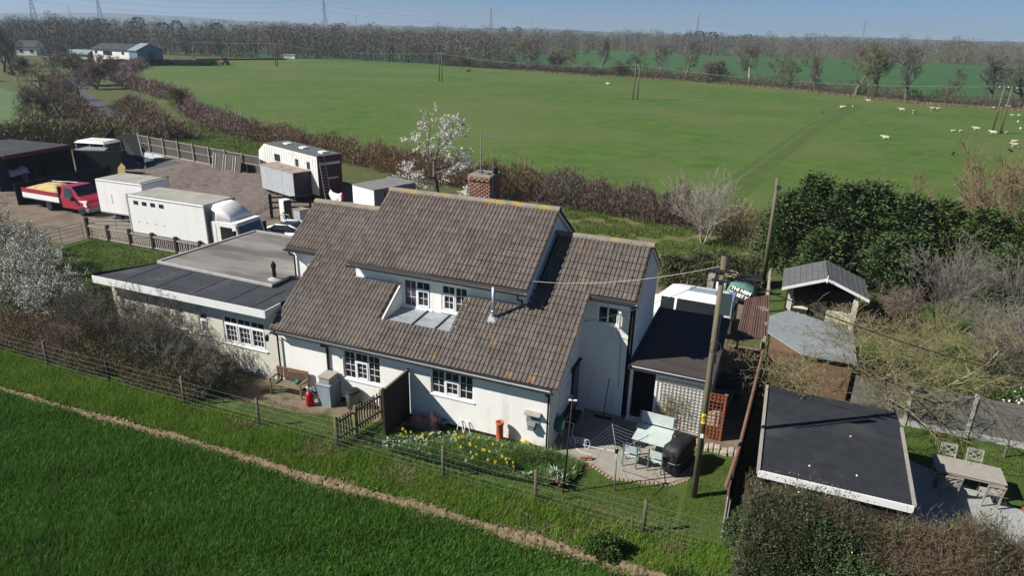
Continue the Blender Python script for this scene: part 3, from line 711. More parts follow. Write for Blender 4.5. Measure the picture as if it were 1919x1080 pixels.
# verge and barge boards, gutters
def barge(u0, u1, v0, v1, off, back=False, w=.16):
    m = MB(); z0_, z1_ = zr(2 * RV - v0 if back else v0, off), zr(2 * RV - v1 if back else v1, off)
    m.prism([(v0, z0_ - .03), (v1, z1_ - .03), (v1, z1_ - .03 - w), (v0, z0_ - .03 - w)], 'x', u0, u1); return m
for args in ((2.03, 2.07, 3.06, RV, 0), (2.03, 2.07, RV, 7.7, 0, True), (-1.80, -1.76, 1.95, RV, OFF), (-1.80, -1.76, RV, 8.2, OFF, True), (.04, .08, -.29, 3.04, 0), (-11.54, -11.50, -.29, 3.0, 0), (-13.34, -13.30, 3.0, RV, 0), (-9.38, -9.34, 1.95, RV, OFF)):
    barge(*args).build('barge_board', 'fascia' if args[0] not in (.04, -11.54, -13.34) else 'black_plastic', house)
def gutter(a, b):
    a, b = Vector(a), Vector(b); m = MB(); n = 7; d = (b - a); vs = []
    for p in (a, b):
        for i in range(n):
            t = math.pi + math.pi * i / (n - 1); vs.append((p.x, p.y + .058 * math.cos(t), p.z + .058 * math.sin(t)))
        for i in range(n):
            t = math.pi + math.pi * i / (n - 1); vs.append((p.x, p.y + .050 * math.cos(t), p.z + .050 * math.sin(t)))
    fs = [(i, i + 1, 2 * n + i + 1, 2 * n + i) for i in range(n - 1)] + [(n + i, n + i + 1, 3 * n + i + 1, 3 * n + i) for i in range(n - 1)] + [(0, n, 3 * n, 2 * n), (n - 1, 2 * n - 1, 4 * n - 1, 3 * n - 1), tuple(range(n)), tuple(range(2 * n, 3 * n))]
    m.add(vs, fs); return m
for a, b in (((-11.6, -.375, 2.56), (.18, -.375, 2.53)), ((.1, 2.98, 4.80), (2.14, 2.98, 4.79)), ((-13.4, 2.92, 4.78), (-11.55, 2.92, 4.77)), ((-9.42, 1.86, 4.98), (-1.70, 1.86, 4.97))):
    gutter(a, b).build('gutter', 'black_plastic', house)
for a, b, y0, y1, z in ((-11.5, .08, -.30, -.31, 2.60), (.1, 2.05, 3.05, 3.04, 4.84), (-13.3, -11.5, 3.0, 2.99, 4.83), (-9.35, -1.76, 1.94, 1.93, 5.05)):
    m = MB(); m.box(a, b, y1 + .06, y0 + .08, z - .16, z - .02); m.build('fascia_board', 'fascia', house)
for a, b, y0, y1, z in ((-11.45, 0, -.28, 0, 2.455), (.02, 2.0, 3.07, 3.35, 4.695), (-9.3, -1.85, 1.96, 2.3, 4.905)):
    MB().box(a, b, y0, y1, z, z + .015).build('soffit', 'fascia', house)
def pipe(pts, r=.036): return MB().path([Vector(p) for p in pts], r, 8).build('downpipe', 'black_plastic', house)
pipe([(-.07, -.375, 2.50), (-.07, -.375, 2.40), (-.07, -.06, 2.25), (-.07, -.06, .05)])
pipe([(-9.18, -.375, 2.52), (-9.18, -.375, 2.42), (-9.18, -.06, 2.30), (-9.18, -.06, .9)], .045)
pipe([(-11.52, -.375, 2.52), (-11.52, -.10, 2.3), (-11.52, -.10, .05)])
pipe([(1.93, 2.98, 4.75), (1.93, 2.98, 4.62), (1.93, 3.28, 4.45), (1.93, 3.28, .1)], .042)
pipe([(-13.1, 2.92, 4.75), (-13.1, 2.92, 4.6), (-13.1, 3.22, 4.45), (-13.1, 3.22, 3.5)])
pipe([(-2.05, 1.86, 4.92), (-2.05, 1.86, 4.75), (-1.98, 2.15, 4.62), (-2.0, 2.15, zr(2.15) + .1)])
MB().path([Vector((.95, 3.29, 4.6)), Vector((1.55, 3.29, 3.2)), Vector((1.62, 3.29, 1.2))], .008, 5).build('wall_cable', 'cable_dark', house)
# recess window with one leaf swung open
window(house, .58, 1.36, 3.74, 4.46, 3.40, [(1, [(1, 1, 1)]), (1, [(1, 1, 1)])], sill=True)
leaf = window(house, 0, .37, 0, .64, 0, [(1, [(1, 2, 3)])], sill=False, name='open_casement')
leaf.location = (1.36, 3.33, 3.78); leaf.rotation_euler = (0, 0, R_(-62))
leaf.rotation_euler = (0, 0, R_(180 + 115)); leaf.location = (1.345, 3.335, 3.78)
# side window and back door in the return wall (facing +x)
RX = Matrix.Translation((0, 0, 0)) @ Matrix.Rotation(math.pi / 2, 4, 'Z')
window(house, .92, 2.30, 1.05, 2.12, -.02, [(1, [(1, 2, 3)]), (1, [(.35, 2, 1), (.65, 2, 2)])], M4=RX)
do = MB().box(.005, .05, 2.42, 3.28, .10, 2.12).build('door', 'timber_black', house)
MB().box(.05, .075, 2.50, 3.20, .25, 2.02).build('door_glass', 'glass', do)
MB().box(.0, .11, 2.30, 3.34, 2.12, 2.18).build('door_canopy', 'black_plastic', do)
MB().box(.0, .35, 2.36, 3.32, .0, .10).build('door_step', 'white_grubby', do)
wl_ = MB().lathe([(.02, 0), (.06, .04), (.075, .16), (.03, .22)], 8, (.14, 2.15, 1.95)); wl_.bar((0, 2.15, 2.12), (.14, 2.15, 2.15), .02); wl_.build('wall_lamp', 'black_plastic', house)
wl_ = MB().lathe([(.02, 0), (.07, .05), (.085, .22), (.03, .30)], 8, (-12.0, -.16, 1.95)); wl_.bar((-12.0, .1, 2.2), (-12.0, -.16, 2.25), .025); wl_.build('wall_lamp', 'black_plastic', house)
# flue on the lower roof
fl = MB().tube((-2.89, 1.59, zr(1.59) - .05), (-2.89, 1.59, 5.20), .062, n=14); fl.lathe([(.085, 0), (.085, .03), (.05, .05)], 12, (-2.89, 1.59, 4.25)).build('flue', 'steel_flue', house, True)
MB().add([(-3.09, 1.40, zr(1.40) + .055), (-2.69, 1.40, zr(1.40) + .055), (-2.69, 1.78, zr(1.78) + .055), (-3.09, 1.78, zr(1.78) + .055), (-2.89, 1.59, zr(1.59) + .22)], [(0, 1, 4), (1, 2, 4), (2, 3, 4), (3, 0, 4)]).build('flue_flashing', 'lead', house)
# chimney stack: bricks as real pieces
CX0, CX1, CY0, CY1 = -5.92, -4.92, 5.85, 6.95
ck = MB().box(CX0 + .015, CX1 - .015, CY0 + .015, CY1 - .015, 6.3, 8.22).build('chimney', 'brick_mortar', house)
bch = []; bb_ = np.array([(x, y, z) for z in (0, 1) for x, y in ((0, 0), (1, 0), (1, 1), (0, 1))], float); bf = np.array([(3, 2, 1, 0), (4, 5, 6, 7), (0, 1, 5, 4), (1, 2, 6, 5), (2, 3, 7, 6), (3, 0, 4, 7)])
z = 6.6; row = 0
while z < 8.16:
    o_ = .04 if z > 8.0 else 0
    for face in range(4):
        Lx = CX1 - CX0 if face in (0, 2) else CY1 - CY0; p = -.11 * (row % 2)
        while p < Lx - .02:
            a, b = max(p, 0) + .004, min(p + .215, Lx) - .004
            if b - a > .03:
                j = random.uniform(-.004, .006) + o_
                if face == 0: lo, hi = (CX0 + a, CY0 - j, z), (CX0 + b, CY0 + .09, z + .065)
                elif face == 2: lo, hi = (CX0 + a, CY1 - .09, z), (CX0 + b, CY1 + j, z + .065)
                elif face == 1: lo, hi = (CX1 - .09, CY0 + a, z), (CX1 + j, CY0 + b, z + .065)
                else: lo, hi = (CX0 - j, CY0 + a, z), (CX0 + .09, CY0 + b, z + .065)
                lo, hi = np.array(lo), np.array(hi); bch.append((lo + bb_ * (hi - lo), bf))
            p += .225
    z += .075; row += 1
tag(link('bricks', raw_mesh('bricks', bch), 'brick', ck), kind='stuff')
MB().bbox(CX0 - .03, CX1 + .03, CY0 - .03, CY1 + .03, 8.17, 8.27, .04).build('chimney_cap', 'brick_mortar', ck)
for x, y, h in ((-5.62, 6.35, .10), (-5.20, 6.2, .07)): MB().lathe([(.13, 0), (.12, h), (.10, h)], 12, (x, y, 8.26)).build('chimney_pot', 'felt_grey', ck)
cw = MB().lathe([(.10, 0), (.14, .08), (.12, .18), (.16, .22), (.05, .30)], 10, (-5.0, 6.5, 8.26)); cw.build('cowl', 'dark_metal', ck)
ar = MB(); ar.tube((-5.45, 6.05, 8.2), (-5.45, 6.05, 9.95), .022, n=6)
ar.tube((-5.45, 6.05, 9.85), (-4.2, 6.55, 9.82), .010, n=5)
for i in range(11):
    t = i / 10; p = Vector((-5.4, 6.07, 9.85)).lerp(Vector((-4.25, 6.53, 9.82)), t); ar.tube(p + Vector((-.06, .16, 0)), p - Vector((-.06, .16, 0)), .006, n=4)
ar.build('aerial', 'galv', ck)
MB().tube((-4.88, 5.95, 6.9), (-4.88, 5.95, 8.75), .014, n=5).build('aerial_mast', 'galv', ck)
# cable tie on gable
# ================================================================== LEFT EXTENSION (flat roofed)
ext = thing('flat_roof_extension', 'low cream brick extension with dark felt and grey flat roof', 'extension')
E1 = (-14.62, -12.42, 1.25, 2.50); E2 = (-17.15, -16.75, 1.45, 2.45); E3 = (-15.95, -15.45, 1.40, 2.40)
ew = MB(); wall_grid(ew, -20.9, -11.45, 0, 3.08, .22, .12, [E1, E2, E3]); ew.build('wall', 'painted_brick', ext)
window(ext, *E1, .26, [(1, [(.24, 2, 1), (.76, 3, 3)]), (1, [(.24, 2, 1), (.76, 3, 3)]), (1, [(.24, 2, 1), (.76, 3, 3)])])
window(ext, *E2, .26, [(1, [(.3, 1, 1), (.7, 1, 1)])]); window(ext, *E3, .26, [(1, [(.3, 1, 1), (.7, 2, 2)])])
MB().prism([(-20.9, .221), (-20.7, .221), (-19.5, 2.0), (-19.4, 7.8), (-19.6, 7.8), (-19.7, 2.0)], 'z', 0, 3.08).build('wall', 'painted_brick', ext)
MB().box(-19.4, -13.21, 7.6, 7.8, 0, 3.3).build('wall', 'painted_brick', ext)
sr = MB()
top = [(-21.25, -.28, 3.36), (-11.85, -.28, 3.36), (-11.85, .78, 3.40), (-11.6, .95, 3.42), (-11.46, 3.28, 3.46), (-13.12, 3.28, 3.46), (-13.12, 1.72, 3.45), (-19.88, 1.96, 3.45)]
n = len(top); sr.add(top + [(x, y, z - .10) for x, y, z in top], [tuple(range(n)), tuple(range(2 * n - 1, n - 1, -1))] + [(i, n + i, n + (i + 1) % n, (i + 1) % n) for i in range(n)])
sr.build('felt_roof', 'felt_dark', ext)
for x in (-19.6, -17.7, -15.8, -13.9, -12.6): MB().bar((x, -.26, 3.368), (x + .12, 1.70, 3.455), .08, .012).build('felt_lap', 'felt_dark', ext)
for y in (2.9, 3.9, 4.9, 5.9, 6.9): MB().bar((-19.6 + (y - 2) * .075, y, 3.522), (-13.3, y - .05, 3.522), .07, .012).build('felt_lap', 'felt_grey', ext)
MB().box(-21.27, -11.84, -.33, -.285, 3.06, 3.385).build('fascia_board', 'fascia', ext)
MB().box(-11.845, -11.80, -.33, .62, 3.06, 3.385).build('fascia_board', 'fascia', ext)
MB().prism([(-21.31, -.29), (-21.27, -.29), (-19.87, 1.97), (-19.91, 1.99)], 'z', 3.12, 3.47).build('fascia_board', 'timber_black', ext)
MB().prism([(-21.2, -.28), (-11.9, -.28), (-11.9, .21), (-20.95, .21)], 'z', 3.062, 3.085).build('soffit', 'fascia', ext)
gr = MB(); gr.prism([(-19.86, 1.97), (-13.14, 1.74), (-13.14, 3.5), (-13.21, 3.5), (-13.21, 7.85), (-19.40, 7.85)], 'z', 3.40, 3.52); gr.build('flat_roof', 'felt_grey', ext)
for a, b in (((-19.86, 1.95), (-13.12, 1.72)), ((-19.88, 1.97), (-19.42, 7.87)), ((-19.42, 7.87), (-13.2, 7.87)), ((-13.12, 1.74), (-13.12, 3.0))):
    MB().bar((*a, 3.53), (*b, 3.53), .12, .10).build('roof_kerb', 'kerb_grey' if a[0] != -13.12 else 'felt_dark', ext)
MB().lathe([(.30, 0), (.16, .06), (.10, .10)], 12, (-13.62, 2.45, 3.52)).build('vent_collar', 'kerb_grey', ext)
MB().lathe([(.085, 0), (.085, .48), (.11, .50), (.11, .66), (.05, .70), (.05, .76)], 12, (-13.62, 2.45, 3.56)).build('roof_vent', 'black_plastic', ext)

# ================================================================== RIGHT OUTBUILDING
gar = thing('garage', 'white flat roofed outbuilding with brown felt roof and open doorway', 'outbuilding')
gw = MB(); wall_grid(gw, 2.01, 4.95, 0, 2.30, 3.30, .14, [(2.12, 2.98, .08, 2.16)]); gw.build('wall', 'wall_render', gar)
MB().box(4.81, 4.95, 3.45, 8.9, 0, 2.30).build('wall', 'white_grubby', gar)
MB().box(2.01, 4.95, 8.9, 9.0, 0, 2.30).build('wall', 'white_grubby', gar)
MB().box(2.05, 4.8, 3.9, 3.95, 0.0, 2.25).build('dark_interior_backing', 'timber_black', gar)  # added black sheet, painted darkness for the room behind the open doorway
fr = MB(); fr.box(2.03, 2.115, 3.262, 3.298, .0, 2.24); fr.box(2.985, 3.06, 3.262, 3.298, .0, 2.24); fr.box(2.115, 2.985, 3.262, 3.298, 2.16, 2.24); fr.build('door_frame', 'white_upvc', gar)
MB().box(2.0, 3.1, 3.15, 3.30, 0, .07).build('door_step', 'white_grubby', gar)
MB().box(1.97, 5.0, 3.06, 3.15, 2.24, 2.40).build('fascia_board', 'fascia', gar)
MB().box(4.97, 5.02, 3.06, 9.1, 2.24, 2.40).build('fascia_board', 'fascia', gar)
g_ = MB(); g_.prism([(2.01, 3.06), (5.04, 3.03), (5.06, 9.1), (2.01, 9.1)], 'z', 2.405, 2.47); g_.build('felt_roof', 'felt_brown', gar)
MB().bar((2.05, 3.4, 2.5), (2.05, 8.9, 2.5), .10, .14).build('roof_upstand', 'felt_dark', gar)
gutter((2.0, 3.0, 2.36), (5.02, 3.0, 2.34)).build('gutter', 'black_plastic', gar)
for y in (4.0, 5.0, 6.0, 7.0, 8.0): MB().bar((2.12, y, 2.472), (5.0, y + .03, 2.472), .08, .012).build('felt_lap', 'felt_brown', gar)
sk = MB(); sk.box(4.0, 4.45, 6.2, 6.75, 2.472, 2.50); sk.build('roof_patch', 'felt_dark', gar)
# ================================================================== NEIGHBOURING SHEDS AND FENCES (right)
def slab_poly(poly, z0, z1): return MB().prism(poly, 'z', z0, z1)
sh = thing('felt_roofed_shed', 'big black flat felt roof of shed behind the brown hedge', 'shed')
MB().box(6.95, 10.75, -1.60, 3.55, 0, 2.18).build('wall', 'timber_dark', sh)
slab_poly([(6.86, -1.72), (10.78, -1.66), (10.93, 2.45), (10.86, 3.60), (6.84, 3.66)], 2.25, 2.33).build('felt_roof', 'felt_black', sh)
MB().box(6.84, 10.79, -1.76, -1.71, 2.13, 2.345).build('fascia_board', 'white_upvc', sh)
MB().bar((6.84, -1.74, 2.30), (6.82, 3.66, 2.30), .09, .16).build('edge_board', 'timber_grey', sh)
MB().bar((10.80, -1.70, 2.30), (10.94, 2.5, 2.30), .09, .16).build('edge_board', 'timber_grey', sh)
for y in (-.75, .22, 1.2, 2.18, 3.1): MB().bar((6.90, y, 2.332), (10.80, y + .05, 2.332), .09, .012).build('felt_lap', 'felt_black', sh)
for x, y in ((8.2, -.9), (9.45, -.85), (9.4, 1.3)): MB().lathe([(.028, 0), (.02, .03)], 6, (x, y, 2.33)).build('roof_fixing', 'white_paint', sh)
gs = thing('garden_shed', 'pale grey felt roofed shed under the lichen covered tree', 'shed')
MB().box(6.75, 9.9, 7.8, 11.9, 0, 1.95).build('wall', 'timber_brown', gs)
slab_poly([(6.62, 9.3), (8.0, 7.62), (10.0, 7.6), (10.06, 10.95), (8.9, 11.6), (7.4, 12.3), (6.6, 11.2)], 1.99, 2.07).build('felt_roof', 'felt_light', gs)
su = thing('summerhouse', 'cream summerhouse with grey shingle roof below the conifers', 'summerhouse')
MB().box(7.35, 10.7, 16.2, 18.2, 0, 2.0).build('wall', 'timber_dark', su)  # solid dark block, its colour stands in for the shaded open inside
MB().box(7.38, 7.60, 15.75, 15.95, 0, 2.05).build('post', 'slab_cream', su); MB().box(10.4, 10.62, 15.75, 15.95, 0, 2.05).build('post', 'slab_cream', su)
MB().box(7.4, 8.4, 16.0, 16.19, .0, 1.0).build('front_panel', 'slab_cream', su); MB().box(9.3, 10.65, 16.0, 16.19, 0, .95).build('front_panel', 'slab_cream', su)
MB().box(8.45, 9.25, 16.05, 16.19, .05, 1.85).build('door', 'timber_dark', su); MB().box(7.7, 8.4, 15.75, 15.99, .95, 1.0).build('shelf', 'slab_cream', su)  # door is a dark panel, painted shade of the open front
for s_, mt in ((-1, 'felt_shingle'), (1, 'felt_shingle')):
    m_ = MB(); e = 9.02 + s_ * 2.0; m_.prism([(9.02, 2.80), (e, 2.02), (e, 2.09), (9.02, 2.88)], 'y', 15.45, 18.5); m_.build('roof_slope', mt, su)
    m_ = MB(); m_.prism([(9.02, 2.72), (e, 1.92), (e, 2.06), (9.02, 2.86)], 'y', 15.39, 15.44); m_.build('barge_board', 'fascia', su)
for k in range(7):
    for s_ in (-1, 1):
        f0 = .08 + k * .13; xa = 9.02 + s_ * 2.0 * f0; za = 2.885 - .79 * f0
        MB().bar((xa, 15.47, za), (xa, 18.48, za), .03, .02).build('shingle_course', 'felt_shingle', su)
MB().lathe([(.03, 0), (.06, .1), (.02, .2), (.045, .28), (.0, .42)], 8, (9.02, 15.40, 2.62)).build('finial', 'fascia', su)
cs = thing('corrugated_lean_to', 'rusty brown corrugated sheet roof beside the boundary fence', 'lean-to')
n = 26; vs = []; 
for i in range(n):
    t = i / (n - 1); wv = .022 * math.sin(i * math.pi * .9)
    vs += [(5.36 + 1.28 * t, 8.65 + .75 * t, 1.62 + wv + .18 * t), (5.42 + 1.05 * t, 13.45 + .7 * t, 1.90 + wv + .12 * t)]
MB().add(vs, [(2 * i, 2 * i + 2, 2 * i + 3, 2 * i + 1) for i in range(n - 1)]).build('corrugated_roof', 'sheet_brown', cs)
for x, y in ((5.45, 8.8), (6.5, 9.5), (5.5, 13.3), (6.4, 13.9)): MB().box(x, x + .08, y, y + .08, 0, 1.62).build('post', 'timber_dark', cs)
MB().box(5.4, 6.6, 8.2, 8.3, 1.35, 1.55).build('front_rail', 'rust_rail', cs)
# boundary fence with a rusty scaffold-pole rail
bf_ = thing('boundary_fence', 'dark board fence with rust red top rail along the side path', 'fence')
pts = [(6.05, -2.05, 1.72), (6.24, .1, 1.78), (6.40, 4.0, 1.80), (6.55, 7.75, 1.82)]
for a, b in zip(pts[:-1], pts[1:]): MB().tube(a, b, .055, .055, 8).build('top_rail', 'rust_rail', bf_)
MB().tube((6.55, 8.9, 1.7), (6.36, 18.8, 1.75), .07, .07, 8).build('top_rail', 'timber_grey', bf_)
y = -1.95; k = 0
bm_ = MB().box(0, .025, 0, .145, .02, 1.60).mesh('board'); bm_.materials.append(MATS['timber_dark'])
while y < 7.6:
    o = link('board', bm_, None, bf_); o.location = (6.16 + (y + 2) * .045, y, 0); o.scale = (1, 1, 1 + .03 * random.uniform(-1, 1)); y += .155
for y in (-1.4, .6, 2.6, 4.6, 6.6, 9.0, 10.6, 12.2, 13.8, 15.4, 17.0, 18.6):
    x = 6.13 + (y + 2) * .045 if y < 8 else 6.55 - (y - 8.9) * .019
    MB().box(x - .05, x + .05, y - .05, y + .05, 0, 1.72 if y < 8 else 1.95).build('post', 'timber_grey' if y > 8 else 'rust_rail', bf_)
tag(MB().box(6.13, 6.24, -1.93, -1.80, 0, 1.25).build('marker_post', 'concrete'), 'short pale concrete post at the corner of the brown hedge', 'post')
# concrete post and panel fence
cfz = thing('panel_fence', 'grey panel fence with pale concrete posts behind garden table', 'fence')
for x in (11.98, 14.05, 16.12, 18.19): MB().box(x - .06, x + .06, 7.16, 7.28, 0, 1.82).build('concrete_post', 'concrete', cfz)
for x in (9.95, 11.98, 14.05, 16.12):
    MB().box(x + .062, x + 2.005, 7.20, 7.25, 0, .28).build('gravel_board', 'concrete', cfz)
    for k in range(9):
        MB().box(x + .062, x + 2.005, 7.19 + .012 * (k % 2), 7.225 + .012 * (k % 2), .285 + k * .16, .44 + k * .16).build('fence_board', 'fence_weathered', cfz)
# garden table and chairs (weathered teak)
gt = thing('garden_table', 'long weathered grey wooden table on the gravel', 'table', (13.36, 3.66, 0), -1.5)
for k in range(9): MB().box(-1.0, 1.0, -.50 + k * .112, -.40 + k * .112, .715, .745).build('slat', 'timber_pale', gt)
MB().box(-.95, .95, -.47, -.44, .63, .71).build('apron', 'timber_pale', gt); MB().box(-.95, .95, .42, .45, .63, .71).build('apron', 'timber_pale', gt)
for x in (-.93, .85):
    for y in (-.45, .37): MB().box(x, x + .08, y, y + .08, 0, .712).build('leg', 'timber_pale', gt)
def teak_chair(name, label, loc, rz):
    c = thing(name, label, 'chair', loc, rz, 'weathered chairs around the garden table')
    for x in (-.25, .20):
        MB().box(x, x + .045, .20, .245, 0, .44).build('leg', 'timber_pale', c)
        m_ = MB(); m_.bar((x + .022, -.22, 0), (x + .022, -.24, .45), .045); m_.bar((x + .022, -.24, .45), (x + .022, -.36, .92), .045); m_.build('leg', 'timber_pale', c)
    for k in range(5): MB().box(-.25, .245, -.20 + k * .088, -.125 + k * .088, .43, .455).build('seat_slat', 'timber_pale', c)
    bk = MB(); 
    def q(x, z): return (x, -.245 - (z - .45) * .255, z)
    bk.bar(q(-.23, .90), q(.22, .90), .03, .06); bk.bar(q(-.23, .55), q(.22, .55), .03, .05)
    bk.bar(q(-.2, .57), q(.2, .88), .02, .03); bk.bar(q(-.2, .88), q(.2, .57), .02, .03)
    bk.bar(q(-.2, .74), q(-.02, .88), .02, .025); bk.bar(q(.02, .57), q(.2, .71), .02, .025); bk.bar(q(-.2, .71), q(-.02, .57), .02, .025); bk.bar(q(.02, .88), q(.2, .74), .02, .025)
    bk.build('backrest', 'timber_pale', c); return c
c1 = teak_chair('garden_chair', 'weathered wooden chair at the shaded left front of garden table', (12.75, 2.98, 0), 4)
c2 = dup(c1, (13.92, 2.98, 0), 3, 'sunlit weathered wooden chair at right front of garden table')
c3 = dup(c1, (12.95, 4.42, 0), 178, 'weathered wooden chair behind the garden table, nearer the black roof')
c4 = dup(c1, (13.72, 4.42, 0), 176, 'weathered wooden chair behind the garden table, farther from the black roof')
tag(MB().box(14.9, 15.0, 1.6, 3.2, 0, .12).build('timber_sleeper', 'timber_orange'), 'low orange timber edging beside the gravel terrace', 'edging')

# ================================================================== POLES, CABLES
tp = thing('telegraph_pole', 'tall mossy wooden utility pole with yellow warning sign on lawn', 'utility pole', (5.12, -.51, 0))
MB().tube((0, 0, -.1), (-.09, 0, 8.15), .100, .078, 12).build('pole', 'timber_pole', tp, True)
PT = Vector((5.03, -.51, 8.0))
MB().box(.0, .28, -.16, -.10, 6.45, 7.10).build('junction_box', 'box_dark', tp)
ps = MB(); ps.path([Vector((.06, -.13, z)) for z in (4.9, 6.4)], .03, 6); ps.build('riser_pipe', 'black_plastic', tp)
lp = MB()
for k in range(14):
    a, b = 2 * math.pi * k / 14, 2 * math.pi * (k + 1) / 14
    lp.tube((.02 + .16 * math.cos(a), -.16, 5.4 + .2 * math.sin(a)), (.02 + .16 * math.cos(b), -.16, 5.4 + .2 * math.sin(b)), .012, n=5)
lp.build('cable_loop', 'cable_dark', tp)
for z, s_ in ((7.75, .35), (7.45, .25)):
    MB().bar((-.09 - s_, -.12, z), (-.09 + s_, -.12, z), .05, .06).build('bracket', 'dark_metal', tp)
sg = MB(); nn = 9
for i in range(nn - 1):
    a0, a1 = -2.35 + 1.55 * i / (nn - 1), -2.35 + 1.55 * (i + 1) / (nn - 1)
    r_ = .105
    sg.add([(-.02 + r_ * math.cos(a0), r_ * math.sin(a0), 2.78), (-.02 + r_ * math.cos(a1), r_ * math.sin(a1), 2.78), (-.02 + r_ * math.cos(a1), r_ * math.sin(a1), 3.13), (-.02 + r_ * math.cos(a0), r_ * math.sin(a0), 3.13)], [(0, 1, 2, 3)])
so_ = sg.build('warning_sign', 'sign_yellow', tp)
def on_sign(x, z):
    a = -1.575 + x / .105; return Vector((-.02 + .110 * math.cos(a), .110 * math.sin(a), z))
sm = MB(); tri = [(-.095, 2.88), (.095, 2.88), (0, 3.08)]
for i in range(3):
    a, b = tri[i], tri[(i + 1) % 3]; N_ = 6
    for k in range(N_):
        p0 = on_sign(a[0] + (b[0] - a[0]) * k / N_, a[1] + (b[1] - a[1]) * k / N_); p1 = on_sign(a[0] + (b[0] - a[0]) * (k + 1) / N_, a[1] + (b[1] - a[1]) * (k + 1) / N_); sm.bar(p0, p1, .018, .006, up=(p0.x + .02, p0.y, 0))
for (a, b) in (((.012, 3.02), (-.018, 2.965)), ((-.018, 2.965), (.018, 2.965)), ((.018, 2.965), (-.01, 2.905))): sm.bar(on_sign(*a), on_sign(*b), .014, .006, up=(0, -1, 0))
sm.bar(on_sign(-.08, 2.83), on_sign(.08, 2.83), .006, .012)
sm.build('warning_symbol', 'print_dark', so_)
MB().box(-.06, .04, -.108, -.093, 2.28, 2.42).build('pole_tag', 'fascia', tp)
bp_ = thing('rear_utility_pole', 'slim dark wooden utility pole standing against the conifers', 'utility pole', (6.08, 21.84, 0))
MB().tube((0, 0, -.1), (-.14, 0, 6.35), .14, .10, 10).build('pole', 'timber_pole', bp_, True); MB().box(-.1, .12, -.16, -.08, 5.7, 5.95).build('insulator_box', 'dark_metal', bp_)
def cable(name, label, a, b, sag, r, mat, group=None, n=14):
    a, b = Vector(a), Vector(b); pts = []
    for i in range(n + 1):
        t = i / n; p = a.lerp(b, t); p.z -= sag * 4 * t * (1 - t); pts.append(p)
    return tag(MB().path(pts, r, 5).build(name, mat), label, 'cable', group)
cable('overhead_cable', 'pale cable from the mossy pole to the raised roof gable', PT + Vector((-.1, -.05, -.15)), (-1.72, 2.4, 5.35), .25, .006, 'cable_pale')
cable('overhead_cable', 'thin dark cable from the mossy pole to the recessed wall', PT + Vector((-.1, -.05, -.45)), (.1, 3.25, 3.75), .2, .012, 'cable_dark')
cable('overhead_cable', 'thick black cable sweeping from mossy pole over the right garden', PT + Vector((.1, -.05, -.3)), (17.5, 4.2, 4.0), .5, .017, 'cable_dark')
cable('overhead_cable', 'cable between the mossy pole and the rear pole by conifers', PT + Vector((0, .1, -.2)), (5.95, 21.8, 5.9), .4, .013, 'cable_dark')
# pasture H-poles and the line they carry
HP = [(-156.84, 173.91), (-83.45, 151.53), (-26.02, 131.97), (36.71, 112.24)]
hn = ['twin wooden power poles farthest left in the pasture', 'twin wooden power poles above the white blossom tree in pasture', 'twin wooden power poles in the middle of the pasture', 'twin wooden power poles near the sheep at right']
for (x, y), lb in zip(HP, hn):
    o = thing('power_pole', lb, 'power pole', (x, y, 0), -19, 'twin power poles across the pasture')
    for s_ in (-.55, .55): MB().tube((s_, 0, -.1), (s_ * .9, 0, 7.3), .15, .11, 8).build('pole', 'timber_pole', o, True)
    MB().bar((-1.3, 0, 6.95), (1.3, 0, 6.95), .10, .12).build('crossarm', 'timber_dark', o); MB().bar((-.55, 0, 5.6), (.55, 0, 5.6), .07).build('brace', 'timber_dark', o)
    for s_ in (-1.15, 0, 1.15): MB().lathe([(.05, 0), (.07, .1), (.03, .22)], 6, (s_, 0, 7.0)).build('insulator', 'fascia', o)
ext_pts = [(-300, 219)] + HP + [(150, 78)]
for k, (s_, lb) in enumerate(((-1.15, 'left conductor wire strung along the pasture power poles'), (0, 'middle conductor wire strung along the pasture power poles'), (1.15, 'right conductor wire strung along the pasture power poles'))):
    m_ = MB()
    for (xa, ya), (xb, yb) in zip(ext_pts[:-1], ext_pts[1:]):
        pv = None
        for i in range(11):
            t = i / 10; p = Vector((xa + (xb - xa) * t + s_ * .95, ya + (yb - ya) * t - s_ * .31, 7.22 - 1.3 * 4 * t * (1 - t)))
            if pv is not None: m_.tube(pv, p, .011, n=4, cap=False)
            pv = p
    tag(m_.build('power_line', 'wire'), lb, 'wire')
# lattice pylons on the horizon
def pylon_mesh():
    m_ = MB(); H_ = 50; 
    def hw(z): return 3.6 - 2.7 * min(z / 32, 1) - .55 * max(0, (z - 32) / 18)
    zs = [0, 7, 13, 19, 24, 28.5, 32, 35.5, 39, 42.5, 46, 50]
    for a, b in zip(zs[:-1], zs[1:]):
        A, B = hw(a), hw(b); ca = [(-A, -A), (A, -A), (A, A), (-A, A)]; cb = [(-B, -B), (B, -B), (B, B), (-B, B)]
        for i in range(4):
            j = (i + 1) % 4; m_.bar((*ca[i], a), (*cb[i], b), .34); m_.bar((*ca[i], a), (*cb[j], b), .17); m_.bar((*ca[j], a), (*cb[i], b), .17)
    for z, w in ((32, 7.5), (39, 9.5), (46, 7.0)):
        for s_ in (-1, 1):
            m_.bar((0, -.4, z), (s_ * w, 0, z + .4), .26); m_.bar((0, .4, z + 1.8), (s_ * w, 0, z + .4), .22); m_.bar((0, .4, z), (s_ * w, 0, z + .4), .22); m_.bar((s_ * w, 0, z + .4), (s_ * w, 0, z - 2.2), .3)
    return m_.mesh('lattice')
PYM = pylon_mesh(); PYM.materials.append(MATS['pylon_steel'])
